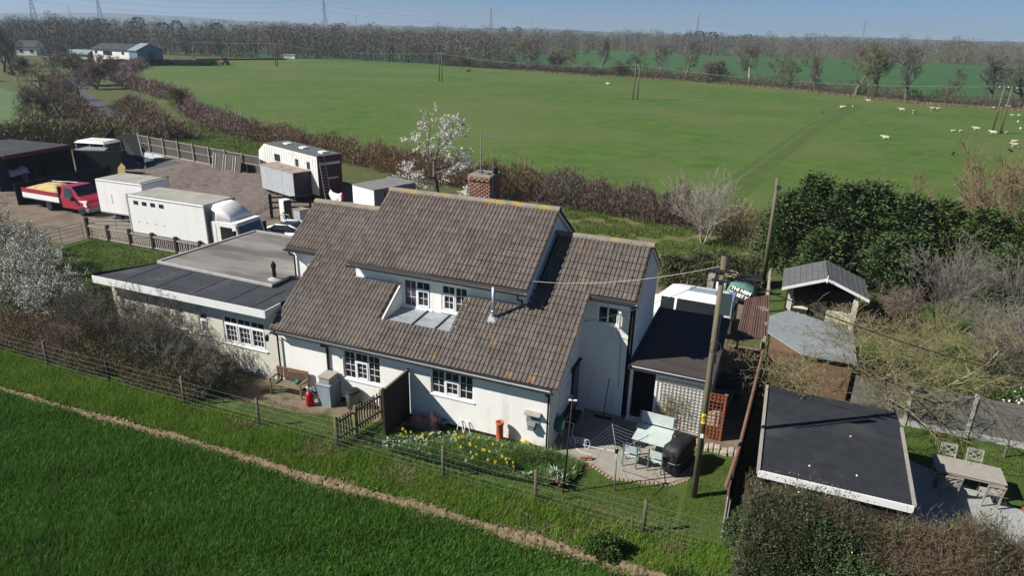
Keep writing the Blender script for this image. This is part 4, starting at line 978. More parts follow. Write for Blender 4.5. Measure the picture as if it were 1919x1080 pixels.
PY = [(-616, 826, 'tallest steel pylon above the woods left of centre'), (-556, 1263, 'steel pylon on the horizon above the white blossom tree'), (-197, 1467, 'steel pylon on the horizon right of centre'), (126, 1826, 'steel pylon on the right horizon behind a tall tree'),
      (-814, 553, 'steel pylon at the far left edge of the sky'), (-852, 668, 'steel pylon second from the left edge of the sky'), (-1505, 2218, 'small distant pylon just right of the tallest pylon'), (-1046, 2790, 'tiny distant pylon near the middle of the horizon'), (-2071, 1544, 'tiny distant pylon between the two left pylons')]
for x, y, lb in PY:
    o = thing('pylon', lb, 'pylon', (x, y, 0), -25, 'steel pylons along the horizon'); link('lattice', PYM, None, o)
def hv_wire(pts, lb):
    m_ = MB()
    for z, w in ((30.2, 7.5), (37.2, 9.5), (44.2, 7.0)):
        for (xa, ya), (xb, yb) in zip(pts[:-1], pts[1:]):
            pv = None
            for i in range(9):
                t = i / 8; p = Vector((xa + (xb - xa) * t, ya + (yb - ya) * t - w * .5, z - 9 * 4 * t * (1 - t)))
                if pv is not None: m_.tube(pv, p, .12, n=3, cap=False)
                pv = p
    tag(m_.build('transmission_line', 'pylon_steel'), lb, 'wires')
hv_wire([(-814, 553), (-616, 826), (-556, 1263), (-197, 1467), (126, 1826), (600, 2100)], 'faint transmission wires linking the pylons across the sky')
# ================================================================== VEHICLES AND YARD
def wheel(parent, x, y, r=.34, w=.22, side=-1):
    prof = [(r * .6, -w / 2), (r * .95, -w / 2), (r, -w / 4), (r, w / 4), (r * .95, w / 2), (r * .6, w / 2)]
    m_ = MB().lathe(prof, 16); me = m_.mesh('wheel', True); o = link('wheel', me, 'rubber', parent); o.location = (x, y, r); o.rotation_euler = (math.pi / 2, 0, 0)
    rm = MB().lathe([(r * .62, -w * .45), (r * .58, -w * .2), (r * .2, -w * .12), (r * .18, w * .2), (r * .62, w * .45)], 12); link('rim', rm.mesh('rim'), 'aluminium', o)
    return o
lo = thing('horse_lorry', 'white box horse lorry with cab parked behind the picket fence', 'lorry', (-32.6, 12.3, 0))
MB().bbox(0, 6.42, -1.28, 1.28, .9, 3.40, .03).build('box_body', 'white_paint', lo)
MB().box(.06, 6.36, -1.22, 1.22, 3.402, 3.43).build('roof', 'van_roof_grime', lo)
MB().box(-.05, .05, -1.30, -1.20, .7, 3.46).build('corner_post', 'aluminium', lo); MB().box(6.38, 6.46, -1.30, -1.22, .9, 3.44).build('corner_post', 'grey_box', lo); MB().box(6.38, 6.46, 1.22, 1.30, .9, 3.44).build('corner_post', 'grey_box', lo)
MB().box(6.425, 6.45, -1.2, 1.2, .95, 3.38).build('bulkhead', 'grey_box', lo)
for k in range(4):
    w_ = MB().box(.55 + k * .72, .93 + k * .72, -1.298, -1.281, 2.86, 3.10).build('window', 'black_plastic', lo); MB().box(.58 + k * .72, .90 + k * .72, -1.302, -1.2985, 2.89, 3.07).build('pane', 'glass', w_)
    MB().lathe([(.035, 0), (.03, .02)], 8, (0, 0, 0)).build('vent', 'dark_metal', lo).matrix_local = Matrix.Translation((.75 + k * .72, -1.28, 1.72)) @ Matrix.Rotation(math.pi / 2, 4, 'X')
cab = MB().prism([(6.62, .55), (8.78, .55), (8.84, 1.30), (8.55, 2.34), (8.30, 2.45), (6.62, 2.45)], 'y', -1.12, 1.12).build('cab', 'white_paint', lo)
ws = MB(); ws.add([(8.862, -1.0, 1.36), (8.862, 1.0, 1.36), (8.60, .96, 2.28), (8.60, -.96, 2.28)], [(0, 1, 2, 3)]); ws.build('windscreen', 'glass', cab)
MB().prism([(7.35, 1.35), (8.45, 1.35), (8.25, 2.20), (7.35, 2.20)], 'y', -1.132, -1.122).build('side_window', 'glass', cab)
MB().box(8.2, 8.62, -1.0, 1.0, 2.455, 2.52).build('visor', 'white_paint', cab)
MB().box(8.05, 8.3, -.5, .5, 2.46, 2.53).build('roof_hatch', 'slab_cream', cab)
for s_ in (-1, 1): MB().box(8.55, 8.68, s_ * 1.32 - .10, s_ * 1.32 + .10, 1.5, 2.1).build('mirror', 'black_plastic', cab)
sec = []
for x, w, h in ((6.66, 1.0, .98), (7.15, 1.0, .90), (7.6, .97, .66), (7.95, .94, .34), (8.12, .92, .05)):
    sec.append([(x, -w, 2.47), (x, -w * .96, 2.47 + h * .7), (x, -w * .75, 2.47 + h * .96), (x, 0, 2.47 + h), (x, w * .75, 2.47 + h * .96), (x, w * .96, 2.47 + h * .7), (x, w, 2.47)])
loft(sec).build('wind_deflector', 'white_paint', lo, True)
MB().box(.3, 8.6, -.5, .5, .5, .89).build('chassis', 'dark_metal', lo)
MB().box(.05, 6.38, -1.30, -1.281, .92, 1.02).build('skirt_rail', 'aluminium', lo); MB().box(.05, 6.38, -1.30, -1.281, 3.30, 3.38).build('cant_rail', 'aluminium', lo)
for x in (.4, 2.2, 4.0, 5.8): MB().box(x, x + .10, -1.312, -1.301, .945, .995).build('marker_light', 'yellow_plastic', lo)
MB().box(7.0, 7.02, -1.131, -1.121, .7, 2.3).build('door_seam', 'grey_box', cab); MB().box(7.15, 7.32, -1.14, -1.122, 1.2, 1.25).build('door_handle', 'black_plastic', cab); MB().box(8.85, 8.90, -.9, .9, .65, 1.1).build('grille', 'black_plastic', cab)
for x in (1.7, 7.8):
    for s_ in (-1, 1): wheel(lo, x, s_ * 1.08, .44, .28)
b2 = thing('box_trailer', 'plain white box trailer parked between red pickup and lorry', 'trailer', (-40.15, 15.9, 0), 1.5)
MB().bbox(0, 4.45, -1.25, 1.25, .55, 3.0, .03).build('box_body', 'white_paint', b2); MB().box(.06, 4.40, -1.2, 1.2, 3.002, 3.03).build('roof', 'van_roof_grime', b2)
MB().path([Vector(p) for p in ((4.3, -1.2, 3.03), (4.5, -1.2, 3.15), (4.5, 1.2, 3.15), (4.3, 1.2, 3.03))], .03, 6).build('roof_rail', 'dark_metal', b2)
MB().box(.04, 4.42, -1.27, -1.251, .56, .66).build('skirt_rail', 'aluminium', b2); MB().box(.04, 4.42, -1.27, -1.251, 2.9, 2.98).build('cant_rail', 'aluminium', b2)
MB().box(1.35, 1.40, -1.262, -1.252, 1.3, 2.0).build('door_handle', 'aluminium', b2)
MB().box(.2, 5.2, -.4, .4, .4, .54).build('chassis', 'dark_metal', b2)
for x in (1.6, 2.5):
    for s_ in (-1, 1): wheel(b2, x, s_ * 1.05, .34, .22)
rp_ = thing('red_pickup', 'red tipper pickup loaded with straw beside the black stable', 'pickup', (-48.4, 15.6, 0), -1)
rcab = loft([[(4.35, y, z) for y, z in ((-.93, .45), (-.97, 1.2), (-.80, 2.08), (.80, 2.08), (.97, 1.2), (.93, .45))], [(5.55, y, z) for y, z in ((-.93, .45), (-.97, 1.2), (-.78, 2.12), (.78, 2.12), (.97, 1.2), (.93, .45))],
             [(6.25, y, z) for y, z in ((-.93, .45), (-.97, 1.15), (-.84, 1.44), (.84, 1.44), (.97, 1.15), (.93, .45))], [(6.95, y, z) for y, z in ((-.90, .42), (-.93, .95), (-.75, 1.20), (.75, 1.20), (.93, .95), (.90, .42))], [(7.15, y, z) for y, z in ((-.82, .40), (-.86, .75), (-.70, 1.0), (.70, 1.0), (.86, .75), (.82, .40))]]).build('cab', 'truck_red', rp_)
MB().add([(5.62, -.74, 2.09), (5.62, .74, 2.09), (6.24, .80, 1.475), (6.24, -.80, 1.475)], [(0, 1, 2, 3)]).build('windscreen', 'glass', rcab)
MB().add([(4.75, -.975, 1.28), (5.85, -.975, 1.25), (5.45, -.835, 1.98), (4.75, -.835, 1.98)], [(0, 1, 2, 3)]).build('side_window', 'glass', rcab)
MB().bbox(6.7, 7.22, -.92, .92, .35, .66, .06).build('bumper', 'bin_grey', rcab)
for s_ in (-1, 1):
    MB().prism([(6.72, .80), (7.10, .74), (7.02, 1.02), (6.85, 1.05)], 'y', s_ * .945 - .02, s_ * .945 + .02).build('headlight', 'fascia', rcab); MB().bbox(5.75, 5.95, s_ * 1.12 - .12, s_ * 1.12 + .12, 1.15, 1.45, .03).build('mirror', 'black_plastic', rcab)
bed = MB().box(0, 4.15, -1.0, 1.0, .70, .78).build('bed', 'dark_metal', rp_)
for y in (-1.0, .96):
    MB().box(0, 4.15, y, y + .04, .78, 1.18).build('drop_side', 'white_paint', bed); MB().box(0, 4.15, y + .005, y + .035, 1.185, 1.52).build('side_extension', 'truck_red', bed)
MB().box(0, .04, -.96, .96, .78, 1.5).build('tailgate', 'truck_red', bed); MB().box(4.16, 4.30, -.98, .98, .7, 2.0).build('headboard', 'black_plastic', bed)
stw = []
for i in range(13):
    for j in range(9):
        x, y = .3 + 3.75 * i / 12, -.92 + 1.84 * j / 8; e = min(i, 12 - i, j * 1.3, (8 - j) * 1.3) / 3
        stw.append((x, y, 1.42 + .62 * min(1, max(0, e)) * (.35 + .65 * i / 12) + random.uniform(0, .12)))
MB().add(stw, [(i * 9 + j, (i + 1) * 9 + j, (i + 1) * 9 + j + 1, i * 9 + j + 1) for i in range(12) for j in range(8)]).build('straw_load', 'straw', rp_)
MB().box(.3, 6.6, -.4, .4, .42, .69).build('chassis', 'dark_metal', rp_)
for x in (2.85, 6.45):
    for s_ in (-1, 1): wheel(rp_, x, s_ * .86, .35, .22)
def car_body(parent):
    def ring(x, w, zb, zs, zt, wt): return [(x, -w * .93, zb), (x, -w, zs * .6 + zb * .4), (x, -w * .97, zs), (x, -wt, zt), (x, wt, zt), (x, w * .97, zs), (x, w, zs * .6 + zb * .4), (x, w * .93, zb)]
    b_ = loft([ring(-2.2, .70, .35, .62, .66, .55), ring(-2.0, .84, .22, .78, .82, .7), ring(-1.1, .90, .2, .92, .96, .78), ring(0, .91, .2, .96, .98, .8), ring(1.1, .91, .2, 1.0, 1.02, .8), ring(1.9, .86, .24, .98, 1.02, .74), ring(2.2, .74, .4, .85, .9, .6)]).build('body', 'white_paint', parent, True)
    gh = loft([[(-1.15, -.80, .95), (-1.15, -.76, .97), (-1.15, .76, .97), (-1.15, .80, .95)], [(-.45, -.82, .96), (-.45, -.60, 1.38), (-.45, .60, 1.38), (-.45, .82, .96)], [(.6, -.82, .98), (.6, -.60, 1.43), (.6, .60, 1.43), (.6, .82, .98)], [(1.9, -.72, 1.0), (1.9, -.62, 1.04), (1.9, .62, 1.04), (1.9, .72, 1.0)]]).build('glasshouse', 'glass', parent)
    return b_, gh
car = thing('white_car', 'white hatchback with dark glass roof partly hidden behind tiled roof', 'car', (-24.1, 15.9, 0), 2)
b_, gh = car_body(car)
rail = MB()
for s_ in (-1, 1): rail.path([Vector(p) for p in ((-1.2, s_ * .82, .97), (-.48, s_ * .64, 1.40), (.6, s_ * .63, 1.45), (1.4, s_ * .68, 1.25), (1.95, s_ * .72, 1.02))], .045, 6)
rail.build('roof_rail', 'white_paint', car, True)
for s_ in (-1, 1): MB().bbox(-.85, -.68, s_ * .98 - .09, s_ * .98 + .09, .95, 1.09, .03).build('mirror', 'white_paint', car)
for x in (-1.35, 1.35):
    for s_ in (-1, 1): wheel(car, x, s_ * .80, .32, .2)
# long horsebox trailer
hb = thing('horsebox_trailer', 'long white gooseneck horsebox trailer with maroon rear', 'trailer', (-28.75, 27.15, 0), -20)
MB().prism([(-.05, .55), (-.05, 3.78), (-8.3, 3.86), (-9.35, 3.15), (-9.45, 2.35), (-7.1, 2.1), (-6.7, .6)], 'y', -1.15, 1.15).build('body', 'white_grubby', hb)
for k in range(22):
    x = -.35 - k * .40
    if x > -8.4: MB().box(x, x + .05, -1.17, -1.151, .75 if x > -6.6 else 2.25, 3.70).build('side_rib', 'white_grubby', hb)
MB().prism([(0, 3.79), (-8.3, 3.87), (-8.3, 3.92), (0, 3.84)], 'y', -1.17, 1.17).build('roof', 'felt_shingle', hb)
for x, y in ((-6.6, .2), (-3.9, .1), (-1.0, .1)): MB().bbox(x - .35, x + .35, y - .3, y + .3, 3.85, 4.0, .04).build('roof_hatch', 'white_paint', hb)
MB().box(-.04, .02, -1.14, 1.14, .5, 3.76).build('rear_ramp', 'maroon', hb); MB().box(.021, .03, -1.0, 1.0, 3.05, 3.25).build('rear_stripe', 'white_grubby', hb); MB().box(.021, .03, -.3, .75, 1.85, 1.98).build('rear_stripe', 'white_grubby', hb)
for x, a, b in ((-6.2, .85, .55), (-3.1, .45, .55), (-1.35, .45, .55)):
    w_ = MB().box(x - a / 2, x + a / 2, -1.185, -1.171, 2.6, 3.2).build('window', 'black_plastic', hb)
    for i in range(2): MB().box(x - a / 2 + .04 + i * a / 2, x - .04 + i * a / 2, -1.19, -1.1855, 2.65, 3.15).build('pane', 'glass', w_)
for x in (-1.8, -2.8):
    for s_ in (-1, 1): wheel(hb, x, s_ * 1.0, .42, .26)
MB().bar((-7.0, 0, 2.1), (-7.4, 0, .2), .14).build('landing_leg', 'dark_metal', hb)
sc_ = thing('metal_container', 'silver metal container with rusty roof in front of horsebox', 'container', (-30.35, 25.95, 0), -20)
MB().box(-5.2, 0, -1.1, 1.1, .42, 2.48).build('body', 'dark_metal', sc_); MB().box(-5.28, .06, -1.16, 1.16, 2.485, 2.53).build('roof', 'rusty_roof', sc_)
for k in range(3): MB().box(-5.19 + k * 1.73, -3.48 + k * 1.73, -1.125, -1.102, .46, 2.47).build('side_panel', 'aluminium', sc_)
MB().box(-5.0, -.2, -.9, .9, .0, .41).build('base_frame', 'timber_black', sc_)
gc = thing('storage_container', 'low grey storage container with white front behind the house', 'container', (-23.75, 24.45, 0), -20)
MB().box(-1.38, 1.38, .0, 4.1, .05, 2.15).build('body', 'grey_box', gc); MB().box(-1.42, 1.42, -.05, 4.15, 2.155, 2.21).build('roof', 'grey_roof', gc)
MB().box(-1.36, 1.36, -.04, -.002, .08, 2.12).build('front_panel', 'white_paint', gc); MB().box(1.385, 1.42, .9, 1.0, .3, 1.9).build('door_bar', 'dark_metal', gc)
ld = thing('ladder', 'long aluminium ladder leaning against the maroon horsebox rear', 'ladder', (0, 0, 0))
A0, B0, A1, B1 = Vector((-28.05, 25.45, 0)), Vector((-29.25, 26.35, 4.15)), Vector((-27.75, 25.8, 0)), Vector((-28.95, 26.70, 4.15))
MB().bar(A0, B0, .04, .09).build('rail', 'galv', ld); MB().bar(A1, B1, .04, .09).build('rail', 'galv', ld)
for k in range(16): MB().tube(A0.lerp(B0, .05 + k * .058), A1.lerp(B1, .05 + k * .058), .018, n=6).build('rung', 'galv', ld)
bag = thing('bulk_bag', 'white bulk bag hanging in a red frame beside grey container', 'bag', (-25.95, 24.0, 0), -20)
bg_ = MB(); nb = 9
vs = [];
for j in range(7):
    for i in range(nb):
        t = i / (nb - 1); vs.append((-.75 + 1.5 * t, -.08 * math.sin(t * 9 + j) - .15 * math.sin(j / 6 * math.pi), 1.75 - j * .17 - .22 * math.sin(t * math.pi) * (1 if j == 0 else .8 - .1 * j)))
bg_.add(vs, [(j * nb + i, j * nb + i + 1, (j + 1) * nb + i + 1, (j + 1) * nb + i) for j in range(6) for i in range(nb - 1)])
o = bg_.build('bag', 'bag_white', bag, True); o.modifiers.new('s', 'SOLIDIFY').thickness = .03
fm = MB()
for x in (-.78, .78): fm.bar((x, 0, 0), (x, 0, 1.8), .05)
fm.bar((-.78, 0, .55), (.78, 0, .55), .06); fm.bar((-.78, -.5, .3), (.78, -.5, .3), .06); fm.build('frame', 'gas_red', bag)
pr_ = thing('rail_fence', 'black post and rail fence stub by the silver container', 'fence', (-29.35, 20.4, 0), 35)
MB().box(-.10, .10, -.10, .10, 0, 1.85).build('post', 'timber_black', pr_)
for z in (.75, 1.15, 1.55): MB().box(.10, 2.9, -.04, .04, z, z + .11).build('rail', 'timber_black', pr_)
MB().box(2.8, 2.95, -.07, .07, 0, 1.75).build('post', 'timber_black', pr_)
fd = thing('upright_cabinet', 'tall pale grey cabinet standing by the bicycle', 'cabinet', (-27.9, 20.3, 0), -18)
MB().bbox(-.32, .32, -.32, .32, 0, 1.65, .03).build('body', 'white_grubby', fd); MB().box(.322, .34, -.3, .3, .05, 1.6).build('door', 'dark_metal', fd)
fd2 = thing('low_cabinet', 'low pale chest cabinet right of the tall cabinet', 'cabinet', (-26.4, 20.15, 0), -18)
MB().bbox(-.42, .42, -.36, .36, 0, 1.10, .03).build('body', 'aluminium', fd2); MB().box(-.45, .45, -.4, .4, 1.102, 1.15).build('lid', 'rusty_roof', fd2)
bk_ = thing('bicycle', 'bicycle leaning in front of the pale cabinets', 'bicycle', (-27.2, 19.45, 0), -15)
for x in (-.52, .52):
    w_ = MB()
    for k in range(18):
        a, b = 2 * math.pi * k / 18, 2 * math.pi * (k + 1) / 18; w_.tube((x + .33 * math.cos(a), 0, .34 + .33 * math.sin(a)), (x + .33 * math.cos(b), 0, .34 + .33 * math.sin(b)), .024, n=5)
    for k in range(6):
        a = math.pi * k / 6; w_.tube((x + .32 * math.cos(a), 0, .34 + .32 * math.sin(a)), (x - .32 * math.cos(a), 0, .34 - .32 * math.sin(a)), .004, n=3)
    w_.build('wheel', 'rubber', bk_)
fm = MB()
for a, b in (((-.52, .34), (-.08, .30)), ((-.08, .30), (-.22, .82)), ((-.52, .34), (-.2, .74)), ((-.2, .76), (.33, .80)), ((-.08, .30), (.36, .70)), ((.52, .34), (.30, .95))): fm.tube((a[0], 0, a[1]), (b[0], 0, b[1]), .02, n=6)
fm.build('frame', 'galv', bk_); MB().bbox(-.36, -.12, -.07, .07, .82, .88, .02).build('saddle', 'black_plastic', bk_); MB().tube((.28, -.28, .97), (.28, .28, .97), .015, n=6).build('handlebar', 'black_plastic', bk_)
tag(MB().bar((-27.1, 22.3, .5), (-26.3, 22.6, .95), .5, .4).build('red_crate', 'gas_red'), 'tilted red and white crate behind the low cabinet', 'crate')
# stable block and its yard clutter
st = thing('stable_block', 'black timber stable with dark felt roof and red fascia', 'stable')
rfp = [(-54.6, 17.6), (-55.2, 24.1), (-62.5, 23.6), (-66, 16.0)]
m_ = MB(); m_.prism(rfp, 'z', 2.86, 2.94); m_.build('felt_roof', 'felt_dark', st)
MB().prism([(-54.58, 17.58), (-55.18, 24.12), (-55.10, 24.12), (-54.50, 17.58)], 'z', 2.62, 2.96).build('fascia_board', 'fascia_red', st)
MB().prism([(-55.1, 24.0), (-62.4, 23.5), (-62.4, 23.4), (-55.1, 23.9)], 'z', 0, 2.85).build('wall', 'timber_black', st)
MB().prism([(-58.5, 17), (-58.7, 23.6), (-58.8, 23.6), (-58.6, 17)], 'z', 0, 2.85).build('wall', 'timber_black', st)
MB().box(-55.0, -54.75, 16.9, 17.9, 0, 2.85).build('corner_wall', 'timber_black', st)
MB().prism([(-54.9, 17.65), (-66, 16.1), (-66, 16.0), (-54.9, 17.55)], 'z', 0, 2.85).build('wall', 'timber_black', st)
for y in (20.3, 22.3): MB().box(-55.15, -55.0, y, y + .15, 0, 2.85).build('post', 'timber_black', st)
bfn = thing('black_board_fence', 'low black board fence behind the red pickup', 'fence')
y = 14.6; bmesh_ = MB().box(-.02, .02, 0, .29, 0, 1.75).mesh('board'); bmesh_.materials.append(MATS['timber_black'])
while y < 23.0:
    o = link('board', bmesh_, None, bfn); o.location = (-49.2 + .02 * (int(y * 10) % 2), y, 0); y += .30
MB().box(-49.14, -49.05, 14.6, 23.1, 1.3, 1.4).build('rail', 'timber_black', bfn)
sw = thing('screen_wall', 'tall black board screen joining the stable to the cab', 'wall')
MB().prism([(-55.2, 24.2), (-52.6, 25.4), (-51.3, 26.0), (-51.3, 26.1), (-52.6, 25.55), (-55.2, 24.35)], 'z', 0, 2.35).build('boards', 'timber_black', sw)
MB().prism([(-55.3, 24.2), (-55.8, 26.2), (-53.6, 26.6), (-52.6, 25.4)], 'z', 2.36, 2.43).build('lean_to_roof', 'felt_light', sw)
cbv = thing('vehicle_cab', 'old vehicle cab with pale roof and dark windows by the stable', 'vehicle', (-57.2, 28.4, 0), 10)
MB().box(-1.6, 1.7, -1.1, 1.1, .5, 1.45).build('body', 'dark_metal', cbv); MB().box(-1.5, 1.62, -1.02, 1.02, 1.45, 2.45).build('glasshouse', 'glass', cbv)
loft([[(-1.7, -1.15, 2.46), (-1.7, 1.15, 2.46), (1.7, 1.15, 2.46), (1.85, .5, 2.46), (1.85, -.5, 2.46), (1.7, -1.15, 2.46)], [(-1.4, -.9, 2.68), (-1.4, .9, 2.68), (1.4, .9, 2.68), (1.5, .4, 2.68), (1.5, -.4, 2.68), (1.4, -.9, 2.68)]]).build('roof', 'white_grubby', cbv)
for x in (-1.55, 0.0, 1.6):
    for s_ in (-1, 1): MB().box(x - .06, x + .06, s_ * 1.05 - .04, s_ * 1.05 + .04, .6, 2.46).build('pillar', 'galv', cbv)
MB().bbox(1.1, 1.5, -1.45, -1.2, 1.75, 2.2, .04).build('mirror', 'fascia', cbv)
for x in (-1.0, 1.1):
    for s_ in (-1, 1): wheel(cbv, x, s_ * 1.0, .42, .3)
tn = thing('netting_screen', 'black netting screen on a leaning pole in the yard corner', 'netting')
MB().prism([(-58.0, 29.6), (-63.8, 35.4), (-63.7, 35.5), (-57.9, 29.7)], 'z', 0, 2.6).build('net', 'timber_black', tn); MB().tube((-52.7, 29.6, 0), (-57.4, 33.2, 2.7), .05, n=6).build('pole', 'galv', tn)
m_ = MB().add([(-53.0, 29.8, .04), (-57.4, 33.2, 2.6), (-58.6, 32.2, 2.6), (-56.5, 30.8, 1.2)], [(0, 1, 2, 3)]); m_.build('net', 'timber_black', tn)
yf = thing('yard_fence', 'long weathered board fence along the back of the yard', 'fence')
P0, P1 = Vector((-62.0, 36.75, 0)), Vector((-40.6, 32.35, 0)); dy = (P1 - P0); Ln = dy.length; dy.normalize(); angf = math.degrees(math.atan2(dy.y, dy.x))
b_ = MB().box(0, .17, -.012, .012, .03, 1.78).mesh('board'); b_.materials.append(MATS['timber_yard']); nb = int(Ln / .178)
for k in range(nb):
    p = P0 + dy * (k * .178); o = link('board', b_, None, yf); o.location = p; o.rotation_euler = (0, random.gauss(0, .006), math.radians(angf) + random.gauss(0, .02)); o.scale = (1, 1, 1 + random.uniform(-.015, .015))
for z in (.95, 1.76): MB().bar(P0 + Vector((0, -.05, z)), P1 + Vector((0, -.05, z)), .05, .07).build('rail', 'timber_pale' if z > 1 else 'timber_grey', yf)
MB().bar(P0 + Vector((0, -.08, .08)), P1 + Vector((0, -.08, .08)), .04, .14).build('gravel_board', 'timber_grey', yf)
for k in range(9):
    p = P0 + dy * (k * Ln / 8); MB().box(p.x - .06, p.x + .06, p.y - .18, p.y - .07, 0, 1.95).build('post', 'timber_grey', yf)
hp = thing('leaning_boards', 'grey sheet boards with pale strips leaning on the yard fence', 'boards', (-44.6, 32.5, 0), -11)
for x, w in ((-2.2, 1.5), (-.6, 1.4), (.9, 1.3)):
    m_ = MB(); m_.add([(x, -.55, 0), (x + w, -.55, 0), (x + w, -.15, 1.7), (x, -.15, 1.7), (x, -.60, 0), (x + w, -.60, 0), (x + w, -.20, 1.72), (x, -.20, 1.72)], [(0, 1, 2, 3), (7, 6, 5, 4), (0, 3, 7, 4), (1, 5, 6, 2), (3, 2, 6, 7)]); m_.build('board', 'timber_yard', hp)
    MB().bar((x + .1, -.62, .1), (x + .1, -.25, 1.7), .06, .02).build('batten', 'slab_cream', hp); MB().bar((x + .5, -.62, .1), (x + .5, -.25, 1.7), .06, .02).build('batten', 'slab_cream', hp)
m_ = MB(); vs = []
for i in range(14):
    for j in range(5): vs.append((-61.3 + 5.4 * i / 13 + .12 * j, 36.0 - 1.0 * i / 13 - .42 * j, .06 + .07 * random.random()))
m_.add(vs, [(i * 5 + j, (i + 1) * 5 + j, (i + 1) * 5 + j + 1, i * 5 + j + 1) for i in range(13) for j in range(4)])
o = tag(m_.build('tarpaulin', 'tarp_silver'), 'crumpled silver tarpaulin lying at foot of the yard fence', 'tarpaulin'); o.modifiers.new('s', 'SOLIDIFY').thickness = .03
tag(MB().prism([(-.35, 0), (.35, 0), (.45, 1.0), (.1, 1.35), (-.3, .9)], 'y', -.05, .05).build('plywood_offcut', 'straw'), 'pale plywood offcut propped up near the vehicle cab', 'board')
bpy.data.objects['plywood_offcut'].location = (-51.2, 25.6, 0); bpy.data.objects['plywood_offcut'].rotation_euler = (R_(-10), 0, R_(15))
dr = thing('draped_rug', 'pale blue sheet draped over a rail inside the stable', 'sheet', (-55.9, 19.1, 0), 82)
vs = []
for i in range(12):
    for j in range(6):
        t = i / 11; s_ = j / 5 * 2 - 1; vs.append((-1.2 + 2.2 * t, .38 * s_ * (1 + .1 * math.sin(t * 9)), 1.45 + .22 * math.exp(-((t - .82) / .14) ** 2) - .55 * abs(s_) ** 1.6 + .03 * math.sin(t * 14 + j)))
o = MB().add(vs, [(i * 6 + j, (i + 1) * 6 + j, (i + 1) * 6 + j + 1, i * 6 + j + 1) for i in range(11) for j in range(5)]).build('rug', 'tarp_silver', dr, True); o.modifiers.new('s', 'SOLIDIFY').thickness = .03
for x in (-.9, .7):
    for s_ in (-.25, .25): MB().bar((x, s_, 0), (x, s_, 1.3), .06).build('stand_leg', 'galv', dr)
MB().bar((-1.1, 0, 1.33), (.9, 0, 1.33), .08).build('rail', 'galv', dr)
def hurdle(name, label, a, b, h=1.15, rails=5, posts=True):
    o = thing(name, label, 'gate'); a = Vector((*a, 0)); b = Vector((*b, 0))
    for k in range(rails): z = .12 + (h - .12) * (k / (rails - 1)) ** .85; MB().tube(a + Vector((0, 0, z)), b + Vector((0, 0, z)), .024, n=6).build('rail', 'galv', o)
    for t in (0, .5, 1): p = a.lerp(b, t); MB().tube(p + Vector((0, 0, .05)), p + Vector((0, 0, h)), .026, n=6).build('upright', 'galv', o)
    return o
hurdle('field_gate', 'galvanised field gate between dark posts beside the picket fence', (-36.95, 7.6), (-36.7, 10.55))
hurdle('metal_hurdle', 'galvanised hurdle from the picket fence to the lorry rear', (-36.55, 10.95), (-33.2, 12.4), 1.3)
hurdle('metal_hurdle', 'galvanised hurdle standing behind the straw load', (-49.9, 17.2), (-46.6, 18.0), 1.45, 4)
tag(MB().box(-37.05, -36.87, 7.35, 7.53, 0, 1.6).build('gate_post', 'timber_black'), 'dark gate post next to the white blossom bush', 'post')
# picket fence of the side lawn
pf = thing('picket_fence', 'grey wooden picket fence between side lawn and lorry', 'fence')
for x in (-36.6, -34.72, -32.75, -30.75, -28.75, -26.75): MB().box(x - .09, x + .09, 10.78, 10.96, 0, 1.15 if x > -36 else 1.45).build('post', 'timber_dark', pf)
MB().box(-36.5, -26.0, 10.80, 10.84, .85, .93).build('rail', 'timber_pale', pf); MB().box(-36.5, -26.0, 10.80, 10.84, .10, .20).build('rail', 'timber_pale', pf)
pk = MB().prism([(-.035, .06), (.035, .06), (.035, .97), (0, 1.05), (-.035, .97)], 'y', 0, .022).mesh('picket'); pk.materials.append(MATS['timber_pale'])
x = -36.42
while x < -26.0:
    o = link('picket', pk, None, pf); o.location = (x, 10.845, 0); o.rotation_euler = (0, random.gauss(0, .02), 0); x += .165
# white camper van behind the outbuilding
vn = thing('camper_van', 'white camper van with long dark windows behind the outbuilding', 'van', (2.55, 13.3, 0), -2)
def vring(x, s=1, top=1.96, w=.95): return [(x, -w * s, .35), (x, -w * s, 1.05), (x, -w * s * .86, top - .12), (x, -w * s * .70, top), (x, w * s * .70, top), (x, w * s * .86, top - .12), (x, w * s, 1.05), (x, w * s, .35)]
loft([vring(-2.45, .9, 1.0), vring(-2.2, .97, 1.12), vring(-1.45, 1, 1.2), vring(-.75, 1, 1.90), vring(-.3, 1, 1.97), vring(2.0, 1, 1.97), vring(2.35, .97, 1.90), vring(2.48, .95, 1.25)]).build('body', 'white_paint', vn, True)
m_ = MB()
def vwin(x0, x1, nm='side_window'):
    MB().add([(x0, -.962, 1.10), (x1, -.962, 1.10), (x1, -.852, 1.74), (x0, -.852, 1.74)], [(0, 1, 2, 3)]).build(nm, 'glass', vn)
vwin(-1.0, -.35); vwin(-.22, 2.05)
MB().add([(2.44, -.8, 1.2), (2.44, .8, 1.2), (2.372, .7, 1.78), (2.372, -.7, 1.78)], [(0, 1, 2, 3)]).build('rear_window', 'glass', vn); MB().box(.2, 1.5, -.2, .35, 1.975, 2.01).build('solar_panel', 'slate_chest', vn)
MB().bbox(2.05, 2.42, -.6, .6, 1.93, 2.02, .03).build('spoiler', 'cladding_blue', vn)
for x in (-1.55, 1.45):
    for s_ in (-1, 1): wheel(vn, x, s_ * .84, .33, .22)
MB().box(2.48, 2.54, -.8, .8, .4, 1.5).build('bike_rack', 'dark_metal', vn)
